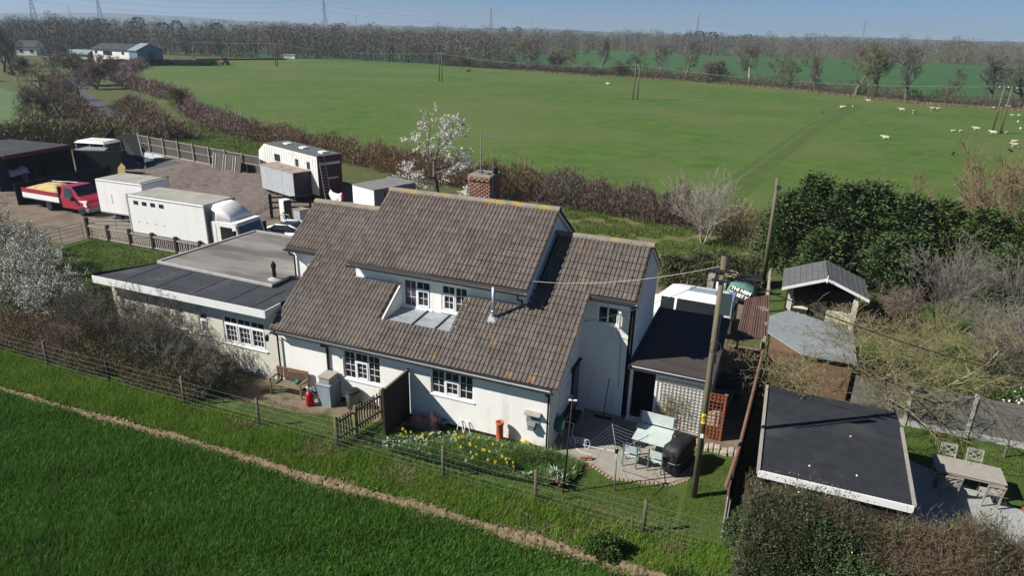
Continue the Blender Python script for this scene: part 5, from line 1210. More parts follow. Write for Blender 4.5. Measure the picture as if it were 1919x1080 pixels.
# bags and junk beyond the van
jk = thing('rubble_sacks', 'dark heap of green sacks and pipes behind the van', 'heap', (4.9, 18.6, 0))
sec = [[(-.9 + .3 * z + .1 * random.random(), -.7, z * .8), (.9 - .2 * z, -.8, z * .8), (1.0 - .2 * z, .7, z * .8), (-.8 + .3 * z, .7, z * .8)] for z in (0, .5, 1.0)]
loft(sec).build('sack', 'bag_green', jk, True)
loft([[(-1.3, -.3, 0), (-.7, -.4, 0), (-.7, .4, 0), (-1.3, .3, 0)], [(-1.35, -.3, .9), (-.75, -.3, .9), (-.7, .4, .95), (-1.3, .35, .95)]]).build('sack', 'bag_white', jk, True)
MB().box(-1.75, -1.4, -.4, .3, 0, 1.15).build('crate', 'timber_pale', jk)
m_ = MB()
for k in range(5): m_.tube((-.5 + .1 * k, .5, .95 + .05 * k), (1.1, .75 + .05 * k, .9 + .06 * k), .07, n=7)
m_.build('pipes', 'bag_black', jk)
MB().lathe([(.08, 0), (.26, .08), (.22, .26), (.05, .34)], 10, (-.95, .2, .95)).build('straw_basket', 'straw', jk, True)
m_ = MB()
for k in range(20):
    a, b = k * .7, (k + 1) * .7; r = .35 + .01 * k; m_.tube((-.7 + r * math.cos(a), .25 + .5 * r * math.sin(a), 1.05 + .015 * k), (-.7 + r * math.cos(b), .25 + .5 * r * math.sin(b), 1.05 + .015 * (k + 1)), .02, n=4)
m_.build('hose_coil', 'hose_yellow', jk)
bgw = thing('printed_sack', 'black sack with large white lettering lying on the sacks', 'sack', (5.0, 17.35, .72))
bgw.rotation_euler = (R_(42), R_(10), R_(-12)); bgw.scale = (.95,) * 3
MB().bbox(-.62, .62, -.35, .35, -.14, 0, .04).build('sack', 'print_dark', bgw)
def lettering(txt, size, loc, parent, mat):
    cu = bpy.data.curves.new('lettering', 'FONT'); cu.body = txt; cu.size = size; cu.align_x = 'CENTER'; cu.align_y = 'CENTER'; cu.extrude = .003; cu.offset = .012
    t = bpy.data.objects.new('tmp', cu); COL.objects.link(t); bpy.context.view_layer.update()
    me = bpy.data.meshes.new_from_object(t.evaluated_get(bpy.context.evaluated_depsgraph_get())); bpy.data.objects.remove(t)
    o = link('lettering', me, mat, parent); o.location = loc; return o
lettering('THI NEM', .30, (0, .16, .006), bgw, 'bag_white'); lettering('TU EET M', .28, (0, -.16, .006), bgw, 'bag_white')
# side passage clutter
pl = thing('black_planter', 'square black plastic trough standing by outbuilding corner', 'planter', (5.35, 5.2, 0), -3)
sec = [[(-.30, -.30, .0), (.30, -.30, .0), (.30, .30, .0), (-.30, .30, .0)], [(-.36, -.36, .85), (.36, -.36, .85), (.36, .36, .85), (-.36, .36, .85)], [(-.32, -.32, .85), (.32, -.32, .85), (.32, .32, .85), (-.32, .32, .85)], [(-.28, -.28, .6), (.28, -.28, .6), (.28, .28, .6), (-.28, .28, .6)]]
loft(sec).build('trough', 'bin_grey', pl)
tag(loft([[(5.0 + .5 * math.cos(a) * r, 7.0 + 1.0 * math.sin(a) * r, z) for a in np.linspace(0, 6.28, 10, endpoint=False)] for r, z in ((.8, 0), (1.0, .3), (.8, .7), (.3, .9))]).build('covered_heap', 'bag_black', None, True), 'dark heap under black sheeting in the side passage', 'heap')
bpy.data.objects['covered_heap'].location.x = .5
tag(MB().bbox(5.35, 5.85, 7.85, 8.25, 0, .75, .05).build('blue_drum', 'blue_glaze'), 'small blue drum in front of the brown corrugated roof', 'drum')
# ================================================================== GARDEN THINGS
wf = thing('wire_fence', 'post and wire stock fence between verge and garden', 'fence')
FP = [-24.8, -21.5, -17.9, -13.9, -10.3, -6.87, -2.69, .56, 3.97]
for i, x in enumerate(FP):
    m_ = MB().tube((x, -2.86, -.1), (x + random.uniform(-.03, .03), -2.86, 1.24 + random.uniform(-.06, .05)), .058, .055, 9); m_.build('post', 'timber_pole' if i != 2 else 'timber_dark', wf, True)
for z in (.12, .28, .46, .66, .88, 1.12):
    pts = []; 
    for a, b in zip(FP + [], FP[1:] + [6.15]):
        for k in range(5): t = k / 5; pts.append(Vector((a + (b - a) * t, -2.93, z - .02 * 4 * t * (1 - t))))
    MB().path(pts, .003, 4).build('wire_strand', 'wire', wf)
m_ = MB(); x = -10.2
while x < 6.0: m_.tube((x, -2.93, .05), (x, -2.93, .88), .0016, n=3, cap=False); x += .15
m_.build('stay_wires', 'wire', wf)
# mossy pickets and solid panel
mp = thing('mossy_picket_panel', 'mossy picket panel running from the wire fence to house wall', 'fence', (-6.87, -2.85, 0), 81)
for t in (0, .96, 2.35): MB().box(t - .05, t + .05, -.05, .05, 0, 1.22).build('post', 'timber_mossy', mp)
for z in (.28, .92): MB().box(0, 2.4, .02, .055, z, z + .08).build('rail', 'timber_mossy', mp)
for k in range(17):
    o = MB().prism([(-.035, .08), (.035, .08), (.035, 1.08), (0, 1.15), (-.035, 1.08)], 'y', -.012, .012).build('picket', 'timber_mossy', mp); o.location = (.12 + k * .138, .07, 0); o.rotation_euler = (0, random.gauss(0, .02), 0)
sp_ = thing('fence_panel', 'tall dark brown close board panel standing out from the house wall', 'fence panel')
for k in range(12): MB().box(-5.60, -5.575, -1.70 + k * .14, -1.565 + k * .14, .03, 2.03).build('board', 'timber_dark', sp_)
MB().box(-5.62, -5.55, -1.72, -.01, 2.03, 2.08).build('capping', 'timber_mossy', sp_); MB().box(-5.64, -5.56, -1.80, -1.715, 0, 2.1).build('post', 'timber_dark', sp_)
# wooden bench
wb = thing('wooden_bench', 'weathered wooden bench against the cream brick wall', 'bench', (-10.85, -.42, 0), 3)
for k in range(4): MB().box(-.72, .72, -.30 + k * .125, -.20 + k * .125, .42, .45).build('seat_slat', 'timber_mossy', wb)
for k in range(17): MB().box(-.66 + k * .08, -.615 + k * .08, .22, .245, .50, .92).build('back_slat', 'timber_brown', wb)
MB().box(-.74, .74, .205, .26, .92, .99).build('top_rail', 'timber_brown', wb)
for x in (-.74, .68):
    MB().box(x, x + .06, -.32, -.26, 0, .64).build('leg', 'timber_mossy', wb); MB().box(x, x + .06, .21, .27, 0, .92).build('leg', 'timber_brown', wb); MB().box(x - .01, x + .07, -.36, .25, .64, .69).build('armrest', 'timber_mossy', wb)
cu = tag(loft([[(-10.52 + .16 * math.cos(a) * r, -.32 + .13 * math.sin(a) * r, .455 + z) for a in np.linspace(0, 6.28, 8, endpoint=False)] for r, z in ((.7, 0), (1, .06), (.6, .16), (.2, .19))]).build('watering_can', 'hose_green', None, True), 'small dark green can on the wooden bench seat', 'can')
# gas bottle
gb = thing('gas_bottle', 'red gas bottle standing beside the slate grey chest', 'gas bottle', (-9.55, -.87, 0))
MB().lathe([(.13, 0), (.16, .03), (.16, .48), (.13, .56), (.06, .61), (.03, .63)], 16).build('cylinder', 'gas_red', gb, True); MB().lathe([(.09, .62), (.09, .74), (.07, .74), (.07, .62)], 12, cap=False).build('collar', 'galv', gb); MB().path([Vector(p) for p in ((0, 0, .66), (.1, .05, .72), (.22, .1, .62))], .03, 6).build('regulator', 'bag_white', gb)
chs = thing('grey_chest', 'slate grey boxed chest with small lidded box on top', 'chest', (-8.98, -.32, 0), 2)
MB().bbox(-.30, .30, -.42, .42, 0, .92, .02).build('chest_body', 'slate_chest', chs); MB().bbox(-.33, .33, -.45, .45, .922, .97, .02).build('chest_lid', 'slate_chest', chs)
MB().bbox(-.24, .24, -.34, .22, .972, 1.22, .02).build('upper_box', 'timber_grey', chs); MB().box(-.27, .27, -.37, .25, 1.222, 1.26).build('upper_lid', 'timber_pale', chs)
db = thing('dustbin', 'grey galvanised dustbin with dark lid under kitchen window', 'dustbin', (-7.92, -.34, 0))
MB().lathe([(.23, 0), (.27, .70), (.28, .72), (.26, .73)], 18).build('bin', 'bin_grey', db, True); MB().lathe([(.29, .72), (.29, .76), (.20, .80), (.03, .82)], 18).build('lid', 'black_plastic', db, True)
# tarp heap, blue pot, frames, chimney pot, wedge
vs = []; NX, NY = 22, 10
for i in range(NX):
    for j in range(NY):
        x, y = -5.45 + 1.35 * i / (NX - 1), -.62 + .55 * j / (NY - 1); h = .36 * math.exp(-((x + 5.1) / .35) ** 2) + .60 * math.exp(-((x + 4.5) / .22) ** 2)
        e = min(1, min(i, NX - 1 - i) / 3) * min(1, min(j, NY - 1 - j) / 2); vs.append((x, y - .02 * math.sin(i * 1.7), max(.015, h * e * (1 + .22 * math.sin(i * 2.1 + j * .5)) * math.exp(-((y + .35) / .4) ** 2))))
tag(MB().add(vs, [(i * NY + j, (i + 1) * NY + j, (i + 1) * NY + j + 1, i * NY + j + 1) for i in range(NX - 1) for j in range(NY - 1)]).build('tarpaulin', 'tarp_pink', None, True), 'faded pink tarpaulin heaped against the wall by dark panel', 'tarpaulin')
bpt = thing('blue_pot', 'blue glazed flower pot against the white wall', 'flower pot', (-4.05, -.28, 0))
MB().lathe([(.11, 0), (.16, .30), (.18, .31), (.18, .36), (.15, .36), (.14, .30)], 16).build('pot', 'blue_glaze', bpt, True); MB().lathe([(.13, .31), (.02, .35)], 12).build('plant', 'leaf_bush', bpt)
fc = thing('folded_chair_frame', 'white folded chair frame leaning on the white wall', 'chair frame', (-3.28, -.16, 0))
for x in (-.2, .08):
    MB().path([Vector(p) for p in ((x - .03, -.06, 0), (x, .10, .42), (x + .08, .11, .44), (x + .22, -.02, .0))], .016, 6).build('frame', 'white_paint', fc)
cp = thing('chimney_pot', 'red clay chimney pot standing by the white wall', 'chimney pot', (-1.76, -.30, 0))
MB().lathe([(.16, 0), (.155, .12), (.13, .16), (.125, .80), (.15, .83), (.15, .92), (.115, .92), (.11, .6)], 18).build('clay_pot', 'terracotta', cp, True)
wdg = thing('yellow_wedge', 'small yellow plastic wedge on the ground by wall', 'wedge', (-.82, -.17, 0), 12)
MB().prism([(-.20, 0), (.20, 0), (.12, .22), (-.02, .30), (-.10, .24)], 'y', -.16, .10).build('block', 'yellow_plastic', wdg)
hd = thing('wall_shelf', 'grey hooded wall shelf with lantern box near the corner', 'shelf', (-.62, 0, 0))
MB().box(-.25, .25, -.03, -.002, .98, 1.40).build('back_board', 'grey_box', hd); m_ = MB(); m_.prism([(-.20, 1.40), (-.0, 1.47), (-.0, 1.45), (-.20, 1.37)], 'x', -.29, .29); m_.build('hood', 'timber_grey', hd)
MB().bbox(-.14, .12, -.22, -.03, .80, 1.0, .02).build('lantern_box', 'grey_box', hd); m_ = MB().prism([(-.25, 1.0), (-.125, 1.14), (0, 1.0)], 'x', -.16, .14); m_.build('box_roof', 'bin_grey', hd)
# hose reel
hr = thing('hose_reel', 'green hose reel mounted on the shaded side wall', 'hose reel', (.14, .74, .72))
hr.rotation_euler = (0, R_(90), 0)
MB().lathe([(.28, -.10), (.30, -.08), (.30, .08), (.28, .10), (.10, .11)], 18).build('reel', 'hose_green', hr); MB().lathe([(.14, .112), (.20, .13), (.17, .15), (.08, .15)], 10).build('reel_face', 'hose_teal', hr)
m_ = MB()
for k in range(24):
    a, b = k * .45, (k + 1) * .45; m_.tube((.40 + .16 * math.cos(a), .12 + .18 * math.sin(a), .04 + .003 * k), (.40 + .16 * math.cos(b), .12 + .18 * math.sin(b), .04 + .003 * k), .016, n=5)
m_.build('hose', 'hose_yellow', hr)
sb = thing('side_bench', 'dark slatted bench with white iron ends along the shaded wall', 'bench', (.32, 1.75, 0), 90)
for k in range(4): MB().box(-.65, .65, -.20 + k * .10, -.12 + k * .10, .42, .445).build('seat_slat', 'timber_dark', sb)
for k in range(4): MB().box(-.65, .65, .19, .215, .52 + k * .09, .59 + k * .09).build('back_slat', 'timber_dark', sb)
def iron_end(parent, x):
    m_ = MB(); 
    m_.path([Vector((x, y, z)) for y, z in ((-.24, 0), (-.20, .25), (-.22, .42), (.2, .42), (.24, 0))], .016, 6); m_.path([Vector((x, y, z)) for y, z in ((.2, .42), (.22, .85))], .016, 6); m_.path([Vector((x, y, z)) for y, z in ((-.22, .42), (-.24, .62), (.2, .66))], .016, 6)
    return m_.build('iron_end', 'iron_white', parent)
iron_end(sb, -.62); iron_end(sb, .62)
ie = thing('iron_table_stand', 'white wrought iron table stand lying on the patio', 'stand', (.95, .62, 0), 5)
m_ = MB()
for s_ in (-.26, .26):
    pts = [Vector((s_ + .10 * math.cos(a), .05, .19 + .19 * math.sin(a))) for a in np.linspace(0, 6.28, 13)]; m_.path(pts, .014, 5)
for k in range(3):
    pts = [Vector((-.16 + k * .16 + .08 * math.cos(a), .05, .24 + .08 * math.sin(a))) for a in np.linspace(0, 6.28, 9)]; m_.path(pts, .011, 5)
m_.path([Vector(p) for p in ((-.26, .05, .36), (0, .05, .40), (.26, .05, .36))], .013, 5); m_.path([Vector(p) for p in ((-.26, .05, .03), (.1, -.25, .02), (.5, -.30, .02))], .013, 5)
m_.build('scrollwork', 'iron_white', ie)
bs = thing('brick_stack', 'few loose red bricks stacked at the patio corner', 'bricks', (1.38, -.02, 0), 25)
for k in range(4): MB().bbox(-.22 + (k % 2) * .23, -.01 + (k % 2) * .23, -.05 + .02 * k, .055 + .02 * k, (k // 2) * .068, .066 + (k // 2) * .068, .01).build('brick', 'brick', bs)
for (x, y, s_, lb) in ((.80, -1.60, 1, 'terracotta pot of leafy plants left of the black pole'), (1.02, -1.78, .85, 'smaller terracotta pot at foot of the black pole')):
    o = thing('plant_pot', lb, 'flower pot', (x, y, 0)); o.scale = (s_,) * 3
    MB().lathe([(.11, 0), (.17, .27), (.19, .27), (.19, .33), (.16, .33), (.15, .26)], 14).build('pot', 'terracotta', o, True)
    n_ = 70; P = np.stack([rng.normal(0, .08, n_), rng.normal(0, .08, n_), np.full(n_, .3)], 1); D = np.stack([rng.normal(0, .16, n_), rng.normal(0, .16, n_), rng.uniform(.05, .25, n_)], 1)
    link('foliage', raw_mesh('foliage', [cards(P, D, np.full(n_, .07), True)]), 'leaf_pale', o)
wp = thing('washing_line_pole', 'tall thin black pole at the edge of flower bed', 'pole', (1.19, -2.0, 0)); MB().tube((0, 0, -.1), (.06, .22, 3.35), .034, .026, 8).build('pole', 'black_plastic', wp, True); MB().bar((-.06, .2, 3.3), (.20, .24, 3.32), .04).build('hook', 'white_paint', wp)
ra = thing('rotary_airer', 'rotary clothes airer with slack lines in front of patio', 'clothes airer', (2.71, -1.25, 0))
MB().tube((0, 0, -.1), (-.06, 0, 1.62), .024, n=8).build('pole', 'galv', ra, True); hub = Vector((-.06, 0, 1.50)); MB().lathe([(.05, 0), (.06, .05), (.05, .16)], 8, (-.06, 0, 1.45)).build('hub', 'black_plastic', ra)
tips = [Vector((-.55, 1.35, 1.62)), Vector((-1.25, .35, 1.20)), Vector((.75, .95, 1.75)), Vector((.45, -.3, .75))]
for t in tips: MB().tube(hub, t, .014, n=6).build('arm', 'galv', ra)
for a, b in ((0, 1), (0, 2), (2, 3)):
    for k in range(6):
        f = .35 + k * .125; p, q = hub.lerp(tips[a], f), hub.lerp(tips[b], f); mid = (p + q) / 2 + Vector((0, 0, -.05)); MB().path([p, mid, q], .0035, 4).build('line', 'wire', ra)
# pale green furniture
tb = thing('green_table', 'pale green slatted garden table on the patio', 'table', (3.37, 1.22, 0), -4)
for k in range(6): MB().box(-.62, .62, -.375 + k * .126, -.255 + k * .126, .70, .725).build('slat', 'garden_green', tb)
for x in (-.55, .50):
    for y in (-.32, .27): MB().box(x, x + .05, y, y + .05, 0, .70).build('leg', 'garden_green_dark', tb)
gbn = thing('green_bench', 'pale green slatted bench behind the green table', 'bench', (3.30, 2.25, 0), -4)
for k in range(4): MB().box(-.66, .66, -.24 + k * .115, -.14 + k * .115, .43, .455).build('seat_slat', 'garden_green', gbn)
for k in range(5): MB().box(-.66, .66, .22 + k * .018, .245 + k * .018, .50 + k * .085, .572 + k * .085).build('back_slat', 'garden_green', gbn)
for x in (-.64, .59):
    for y in (-.24, .22): MB().box(x, x + .05, y, y + .05, 0, .43 if y < 0 else .92).build('leg', 'garden_green_dark', gbn)
gcn = thing('green_chair', 'pale green garden chair nearer the airer, back to the lawn', 'chair', (2.85, .42, 0), 178, 'pale green chairs at the green table')
for k in range(4): MB().box(-.24, .24, -.20 + k * .105, -.11 + k * .105, .43, .45).build('seat_slat', 'garden_green', gcn)
MB().prism([(.205, .58), (.23, .58), (.275, .88), (.25, .88)], 'x', -.25, .25).build('backrest', 'garden_green', gcn)
for x in (-.25, .215):
    MB().box(x, x + .035, -.22, -.185, 0, .64).build('leg', 'garden_green_dark', gcn); m_ = MB(); m_.bar((x + .017, .24, 0), (x + .017, .21, .5), .035); m_.bar((x + .017, .21, .5), (x + .017, .28, .92), .035); m_.build('leg', 'garden_green_dark', gcn); MB().box(x, x + .035, -.24, .22, .64, .665).build('armrest', 'garden_green_dark', gcn)
dup(gcn, (3.72, .46, 0), 172, 'pale green garden chair next to the covered barbecue')
bq = thing('covered_barbecue', 'barbecue under a creased black cover at the patio edge', 'barbecue', (4.38, .85, 0), 68)
def ell(w, d, z, x=0., y=0.): 
    return [(x + w * sx * f1, y + d * sy * f2, z + .02 * math.sin(7 * sx + 3 * sy + z * 9)) for sx, sy, f1, f2 in ((-1, -.75, 1, 1), (-.8, -1, 1, 1), (-.3, -1, 1, .95), (.3, -1, 1, 1), (.8, -1, 1, .97), (1, -.7, 1, 1), (1, 0, .96, 1), (1, .7, 1, 1), (.8, 1, 1, .97), (.2, 1, 1, 1), (-.4, 1, 1, .95), (-.85, 1, 1, 1), (-1, .7, .97, 1), (-1, 0, 1, 1))]
loft([ell(.60, .30, .08), ell(.63, .33, .35), ell(.60, .29, .62), ell(.66, .34, .85), ell(.60, .31, 1.02, .02), ell(.40, .22, 1.12, .05)]).build('cover', 'cover_black', bq, True)
m_ = MB(); r_ = ell(.625, .315, .52); m_.path([Vector(p) for p in r_ + [r_[0]]], .014, 5); m_.build('cover_strap', 'bin_grey', bq)
for x in (-.45, .45): MB().tube((x, -.18, 0), (x, .18, 0.0), .06, n=10).build('castor', 'rubber', bq).location.z = .06
# trellises
wt = thing('wall_trellis', 'grey lattice trellis with bare climber on the white outbuilding', 'trellis')
for k in range(13): MB().box(3.12 + k * .138, 3.138 + k * .138, 3.225, 3.243, .08, 2.04).build('slat', 'timber_grey', wt)
for k in range(15): MB().box(3.10, 4.80, 3.206, 3.224, .12 + k * .135, .138 + k * .135).build('slat', 'timber_grey', wt)
lv = branch_tree(21, 3.0, .035, kids=(9, 7, 4), spread=.9, up=.3, first=.1, lens=(.55, .5, .45), stems=2, rtw=.005)
cl = thing('wall_climber', 'bare woody climber growing up the grey trellis', 'climber', (3.85, 3.10, 0))
for i, L_ in enumerate(lv):
    L_ = L_.copy(); 
    for c_ in (1, 4): L_[:, c_] = L_[:, c_] * .10
    lv[i] = L_
t_, c_ = tree_chunks(lv, 1); link('trunk', raw_mesh('trunk', t_), 'bark_lichen', cl); link('crown', raw_mesh('crown', c_), 'twig_olive', cl); cl.scale = (.75, 1, .72)
ot = thing('orange_trellis', 'orange stained trellis screen behind the mossy pole', 'trellis')
for k in range(5): MB().box(4.99 + k * .135, 5.015 + k * .135, 3.10, 3.125, .02, 1.92).build('slat', 'timber_orange', ot)
for k in range(13): MB().box(4.97, 5.58, 3.126, 3.145, .10 + k * .148, .128 + k * .148).build('slat', 'timber_orange', ot)
MB().box(5.47, 5.60, 3.15, 3.27, 0, 1.9).build('post', 'timber_orange', ot); MB().box(5.0, 5.46, 3.17, 3.20, .1, .5).build('panel', 'timber_orange', ot); MB().box(5.0, 5.46, 3.17, 3.20, 1.55, 1.85).build('panel', 'timber_orange', ot)
lw = thing('log_store', 'stacked pale stones in block wall behind the orange trellis', 'stone wall')
for r in range(5):
    for k in range(4): MB().bbox(4.98 + k * .15 + .02 * (r % 2), 5.115 + k * .15 + .02 * (r % 2), 3.30, 3.50, .06 + r * .20, .24 + r * .20, .02).build('block', 'stone', lw)
stw_ = thing('stone_edging', 'row of rough stones edging the lawn below side path', 'edging')
x = 4.78
while x < 6.35:
    w = random.uniform(.14, .30); h = random.uniform(.16, .30); MB().bbox(x, x + w - .02, 2.28 + random.uniform(-.05, .05) - (x - 4.8) * .02, 2.55, 0, h, .03).build('stone', 'stone' if random.random() < .8 else 'brick_edge', stw_); x += w
br = thing('broom', 'long broom leaning against the shaded recess wall', 'broom', (1.2, 2.95, 0)); MB().tube((0, 0, .08), (.04, .36, 1.55), .015, n=6).build('handle', 'timber_dark', br); MB().box(-.35, .35, -.06, .03, .0, .07).build('head', 'timber_black', br)
dbw = thing('dog_bowl', 'small dark bowl on the shaded patio', 'bowl', (2.05, 1.6, 0)); MB().lathe([(.10, .012), (.12, .05), (.10, .06), (.07, .03)], 12).build('bowl', 'bin_grey', dbw)
# ================================================================== VEGETATION
def area_pts(n, x0, x1, y0, y1): return np.stack([rng.uniform(x0, x1, n), rng.uniform(y0, y1, n), np.zeros(n)], 1)
def lump(x, y, k=1.0, seed=0.): return .5 + .25 * np.sin(x * 1.3 * k + seed) * np.cos(y * 1.7 * k + seed * 2) + .25 * np.sin(x * .47 * k - y * .8 * k + seed * 3)
def grass(name, label, n, box, h, w, mat, keep=None, lean=.35, z=.0):
    P = area_pts(n, *box); P[:, 2] = z
    if keep is not None: P = P[keep(P[:, 0], P[:, 1])]
    n = len(P); k = .55 + .9 * lump(P[:, 0], P[:, 1], 1.6, 1.1)
    hh = h * rng.uniform(.55, 1.2, n) * k
    D = np.stack([rng.normal(.10, lean, n) * hh, rng.normal(0, lean, n) * hh, hh], 1)
    return tag(link(name, raw_mesh(name, [cards(P, D, w * rng.uniform(.6, 1.3, n))]), mat), label, 'grass', kind='stuff')
def margin(x): return np.interp(x, [-26, -21, -13, -6, 0, 3, 9], [-5.05, -4.98, -4.68, -4.7, -4.52, -4.5, -4.5])
grass('crop_blades', 'dense dark green cereal crop in the near field', 330000, (-27, 7, -13.5, -4.6), .22, .026, 'blade_crop', lambda x, y: (y < margin(x) - .12) & (y > -9.5 - .45 * (x * 0 + np.clip(-x - 8, -20, 4)) - 4))
bare = lambda x, y: lump(x, y, 1.4, 2.0) > .30
grass('verge_grass', 'long bright green grass on the verge outside the wire fence', 120000, (-27, 9, -4.75, -2.5), .24, .020, 'blade_verge', lambda x, y: (y > margin(x) + .12) & (bare(x, y) | (x < -8) | (rng.uniform(size=len(x)) < .35)) & (x < 6.5))
grass('lawn_grass', 'short mown grass of the garden lawn', 90000, (-12, 6.1, -2.9, 2.6), .065, .016, 'blade_lawn', lambda x, y: ((y < -.15 - 1.1 * ((x < -5.7))) & (x < 1.4)) | ((x > 1.4) & (x < 4.7) & (y < -.62)) | (x >= 4.85) & (y < 2.3))
grass('side_grass', 'mown grass of the side lawn behind the extension', 50000, (-36, -20, 1, 10.7), .10, .035, 'blade_lawn', lambda x, y: (x < -21.3) | (y > 2.2))
grass('neighbour_grass', 'patchy grass of the neighbouring garden', 45000, (10.9, 21, 3.2, 16), .08, .022, 'blade_lawn', lambda x, y: (y > 4.4) | (x > 14.9))
grass('bank_grass', 'rough grass bank behind the house below the hedge', 30000, (-14, 6.2, 24, 34), .22, .05, 'blade_lawn', lambda x, y: bare(x, y) & (y > 24 - x * .2))
grass('lane_verge_grass', 'rough verge grass between yard fence and lane hedge', 30000, (-80, -38, 33, 56), .30, .07, 'blade_lawn', lambda x, y: (y > 33.5 - (x + 41) * .22) & (y < 44 - (x + 41) * .42))
def thatch():
    P = area_pts(26000, -9, 6.2, -4.3, -2.3); P = P[(lump(P[:, 0], P[:, 1], 1.4, 2.0) < .40) & (P[:, 1] > margin(P[:, 0]) + .2)]; n = len(P); a = rng.uniform(0, 6.28, n)
    D = np.stack([np.cos(a) * .14, np.sin(a) * .14, rng.uniform(.01, .12, n)], 1)
    tag(link('dead_thatch', raw_mesh('dead_thatch', [cards(P, D, .014 * rng.uniform(.6, 1.4, n))]), 'blade_dead'), 'flattened dead grass thatch along the wire fence', 'grass', kind='stuff')
thatch()
def tuft(name, label, x, y, r, h, n, mat='blade_dead', cat='grass tuft'):
    a = rng.uniform(0, 6.28, n); q = r * np.sqrt(rng.uniform(0, 1, n)); P = np.stack([q * np.cos(a), q * np.sin(a), np.zeros(n)], 1)
    P[:, :2] += np.array([.25 * r * math.sin(n), .3 * r * math.cos(n * 2)]) * rng.integers(-1, 2, (n, 1)); D = np.stack([np.cos(a) * q * .5 + rng.normal(0, .16, n), np.sin(a) * q * .5 + rng.normal(0, .16, n), h * rng.uniform(.1, .9, n)], 1)
    o = tag(link(name, raw_mesh(name, [cards(P, D, .014 * rng.uniform(.6, 1.3, n))]), mat), label, cat); o.location = (x, y, 0); return o
for x, y, r, h, n, lb in ((-7.5, -3.6, .42, .38, 700, 'dead straw coloured grass tuft at foot of the mossy pickets'), (-4.05, -3.55, .48, .34, 800, 'dead brown grass tuft left of middle fence post'), (-2.1, -3.5, .45, .22, 600, 'flattened dry grass patch right of middle fence post'),
        (-.1, -3.6, .5, .20, 650, 'flattened dry grass clump beside the fence post near pots'), (-10.9, -3.35, .40, .40, 500, 'dry stalk clump on the verge before the wooden bench'), (4.9, -3.3, .30, .30, 350, 'thin dry tuft near the lawn corner post'), (6.2, -4.3, .45, .30, 500, 'dry grass clump under the brown hedge corner')):
    tuft('dry_tuft', lb, x, y, r, h, n)
# --- generic leafy bush
def bush(name, label, loc, rx, ry, rz_, n, leaf, mat, cat='bush', twigs=400, twmat='twig_brown', stick=.5):
    o = thing(name, label, cat, loc)
    d = unit(rng.normal(size=(n, 3))); d[:, 2] = np.abs(d[:, 2]) * 1.0; rr = rng.uniform(.35, 1.0, (n, 1)) ** .5
    rr = rr * (.75 + .35 * lump(d[:, :1] * 4, d[:, 1:2] * 4 + d[:, 2:] * 3, 1.2, float(loc[0])))
    P = d * rr * np.array([rx, ry, rz_]); D = unit(d + rng.normal(0, .7, (n, 3))) * leaf * rng.uniform(.6, 1.3, (n, 1))
    link('foliage', raw_mesh('foliage', [cards(P, D, np.full(n, leaf * .55), True)]), mat, o)
    d2 = unit(rng.normal(size=(twigs, 3))); d2[:, 2] = np.abs(d2[:, 2]); T = d2 * np.array([rx, ry, rz_]) * rng.uniform(.6, 1.1, (twigs, 1)); B = T * .25 * np.array([1, 1, 0])
    link('stems', raw_mesh('stems', [cards(B, T - B, np.full(twigs, .025))]), twmat, o); return o
bush('green_bush', 'dense green bush on the verge by the corner fence post', (3.15, -4.15, 0), .62, .55, .75, 3200, .085, 'leaf_bush')
bush('ivy_clump', 'low green ivy clump at foot of the brown hedge', (5.2, -4.2, 0), .5, .35, .3, 1000, .07, 'leaf_bush')
# flower bed
def bed():
    poly = [(-6.3, -1.7), (-5.4, -1.25), (-4.2, -.98), (-3.5, -.62), (-2.0, -.55), (-.4, -.45), (.35, -.35), (1.25, -.35), (1.3, -1.3), (.6, -1.9), (-.8, -2.05), (-3.7, -2.3), (-5.6, -2.3)]
    def inside(x, y):
        c = np.zeros(len(x), bool)
        for (x1, y1), (x2, y2) in zip(poly, poly[1:] + poly[:1]):
            c ^= ((y1 > y) != (y2 > y)) & (x < (x2 - x1) * (y - y1) / (y2 - y1 + 1e-9) + x1)
        return c
    return inside
inb = bed()
n = 85000; P = area_pts(n, -6.4, 1.4, -2.4, -.3); P = P[inb(P[:, 0], P[:, 1])]; cl_ = lump(P[:, 0], P[:, 1], 2.6, .4); P = P[cl_ > .22]; n = len(P); h = .12 + .38 * lump(P[:, 0], P[:, 1], 2.6, .4) * rng.uniform(.5, 1.2, n)
D = np.stack([rng.normal(0, .45, n) * h, rng.normal(-.1, .45, n) * h, h], 1)
tag(link('flower_bed_leaves', raw_mesh('flower_bed_leaves', [cards(P, D, .040 * rng.uniform(.6, 1.3, n))]), 'leaf_bulb'), 'strappy green bulb leaves filling the bed by the wall', 'plants', kind='stuff')
n = 3200; P = area_pts(n, -6.4, 1.4, -2.4, -.3); P = P[inb(P[:, 0], P[:, 1])]; P[:, 2] = rng.uniform(.06, .28, len(P)); P = P[lump(P[:, 0], P[:, 1], 2.1, 5.) > .5]; n = len(P); D = np.stack([rng.normal(0, .1, n), rng.normal(0, .1, n), rng.uniform(.02, .12, n)], 1)
tag(link('bed_broadleaves', raw_mesh('bed_broadleaves', [cards(P, D, np.full(n, .10), True)]), 'leaf_pale'), 'pale broad leaves scattered among the bed plants', 'plants', kind='stuff')
dfm = MB(); 
for k in range(6):
    a = k * math.pi / 3; dfm.add([(0, 0, 0), (.042 * math.cos(a - .45), -.012, .042 * math.sin(a - .45)), (.062 * math.cos(a), -.004, .062 * math.sin(a)), (.042 * math.cos(a + .45), -.012, .042 * math.sin(a + .45))], [(0, 1, 2, 3)])
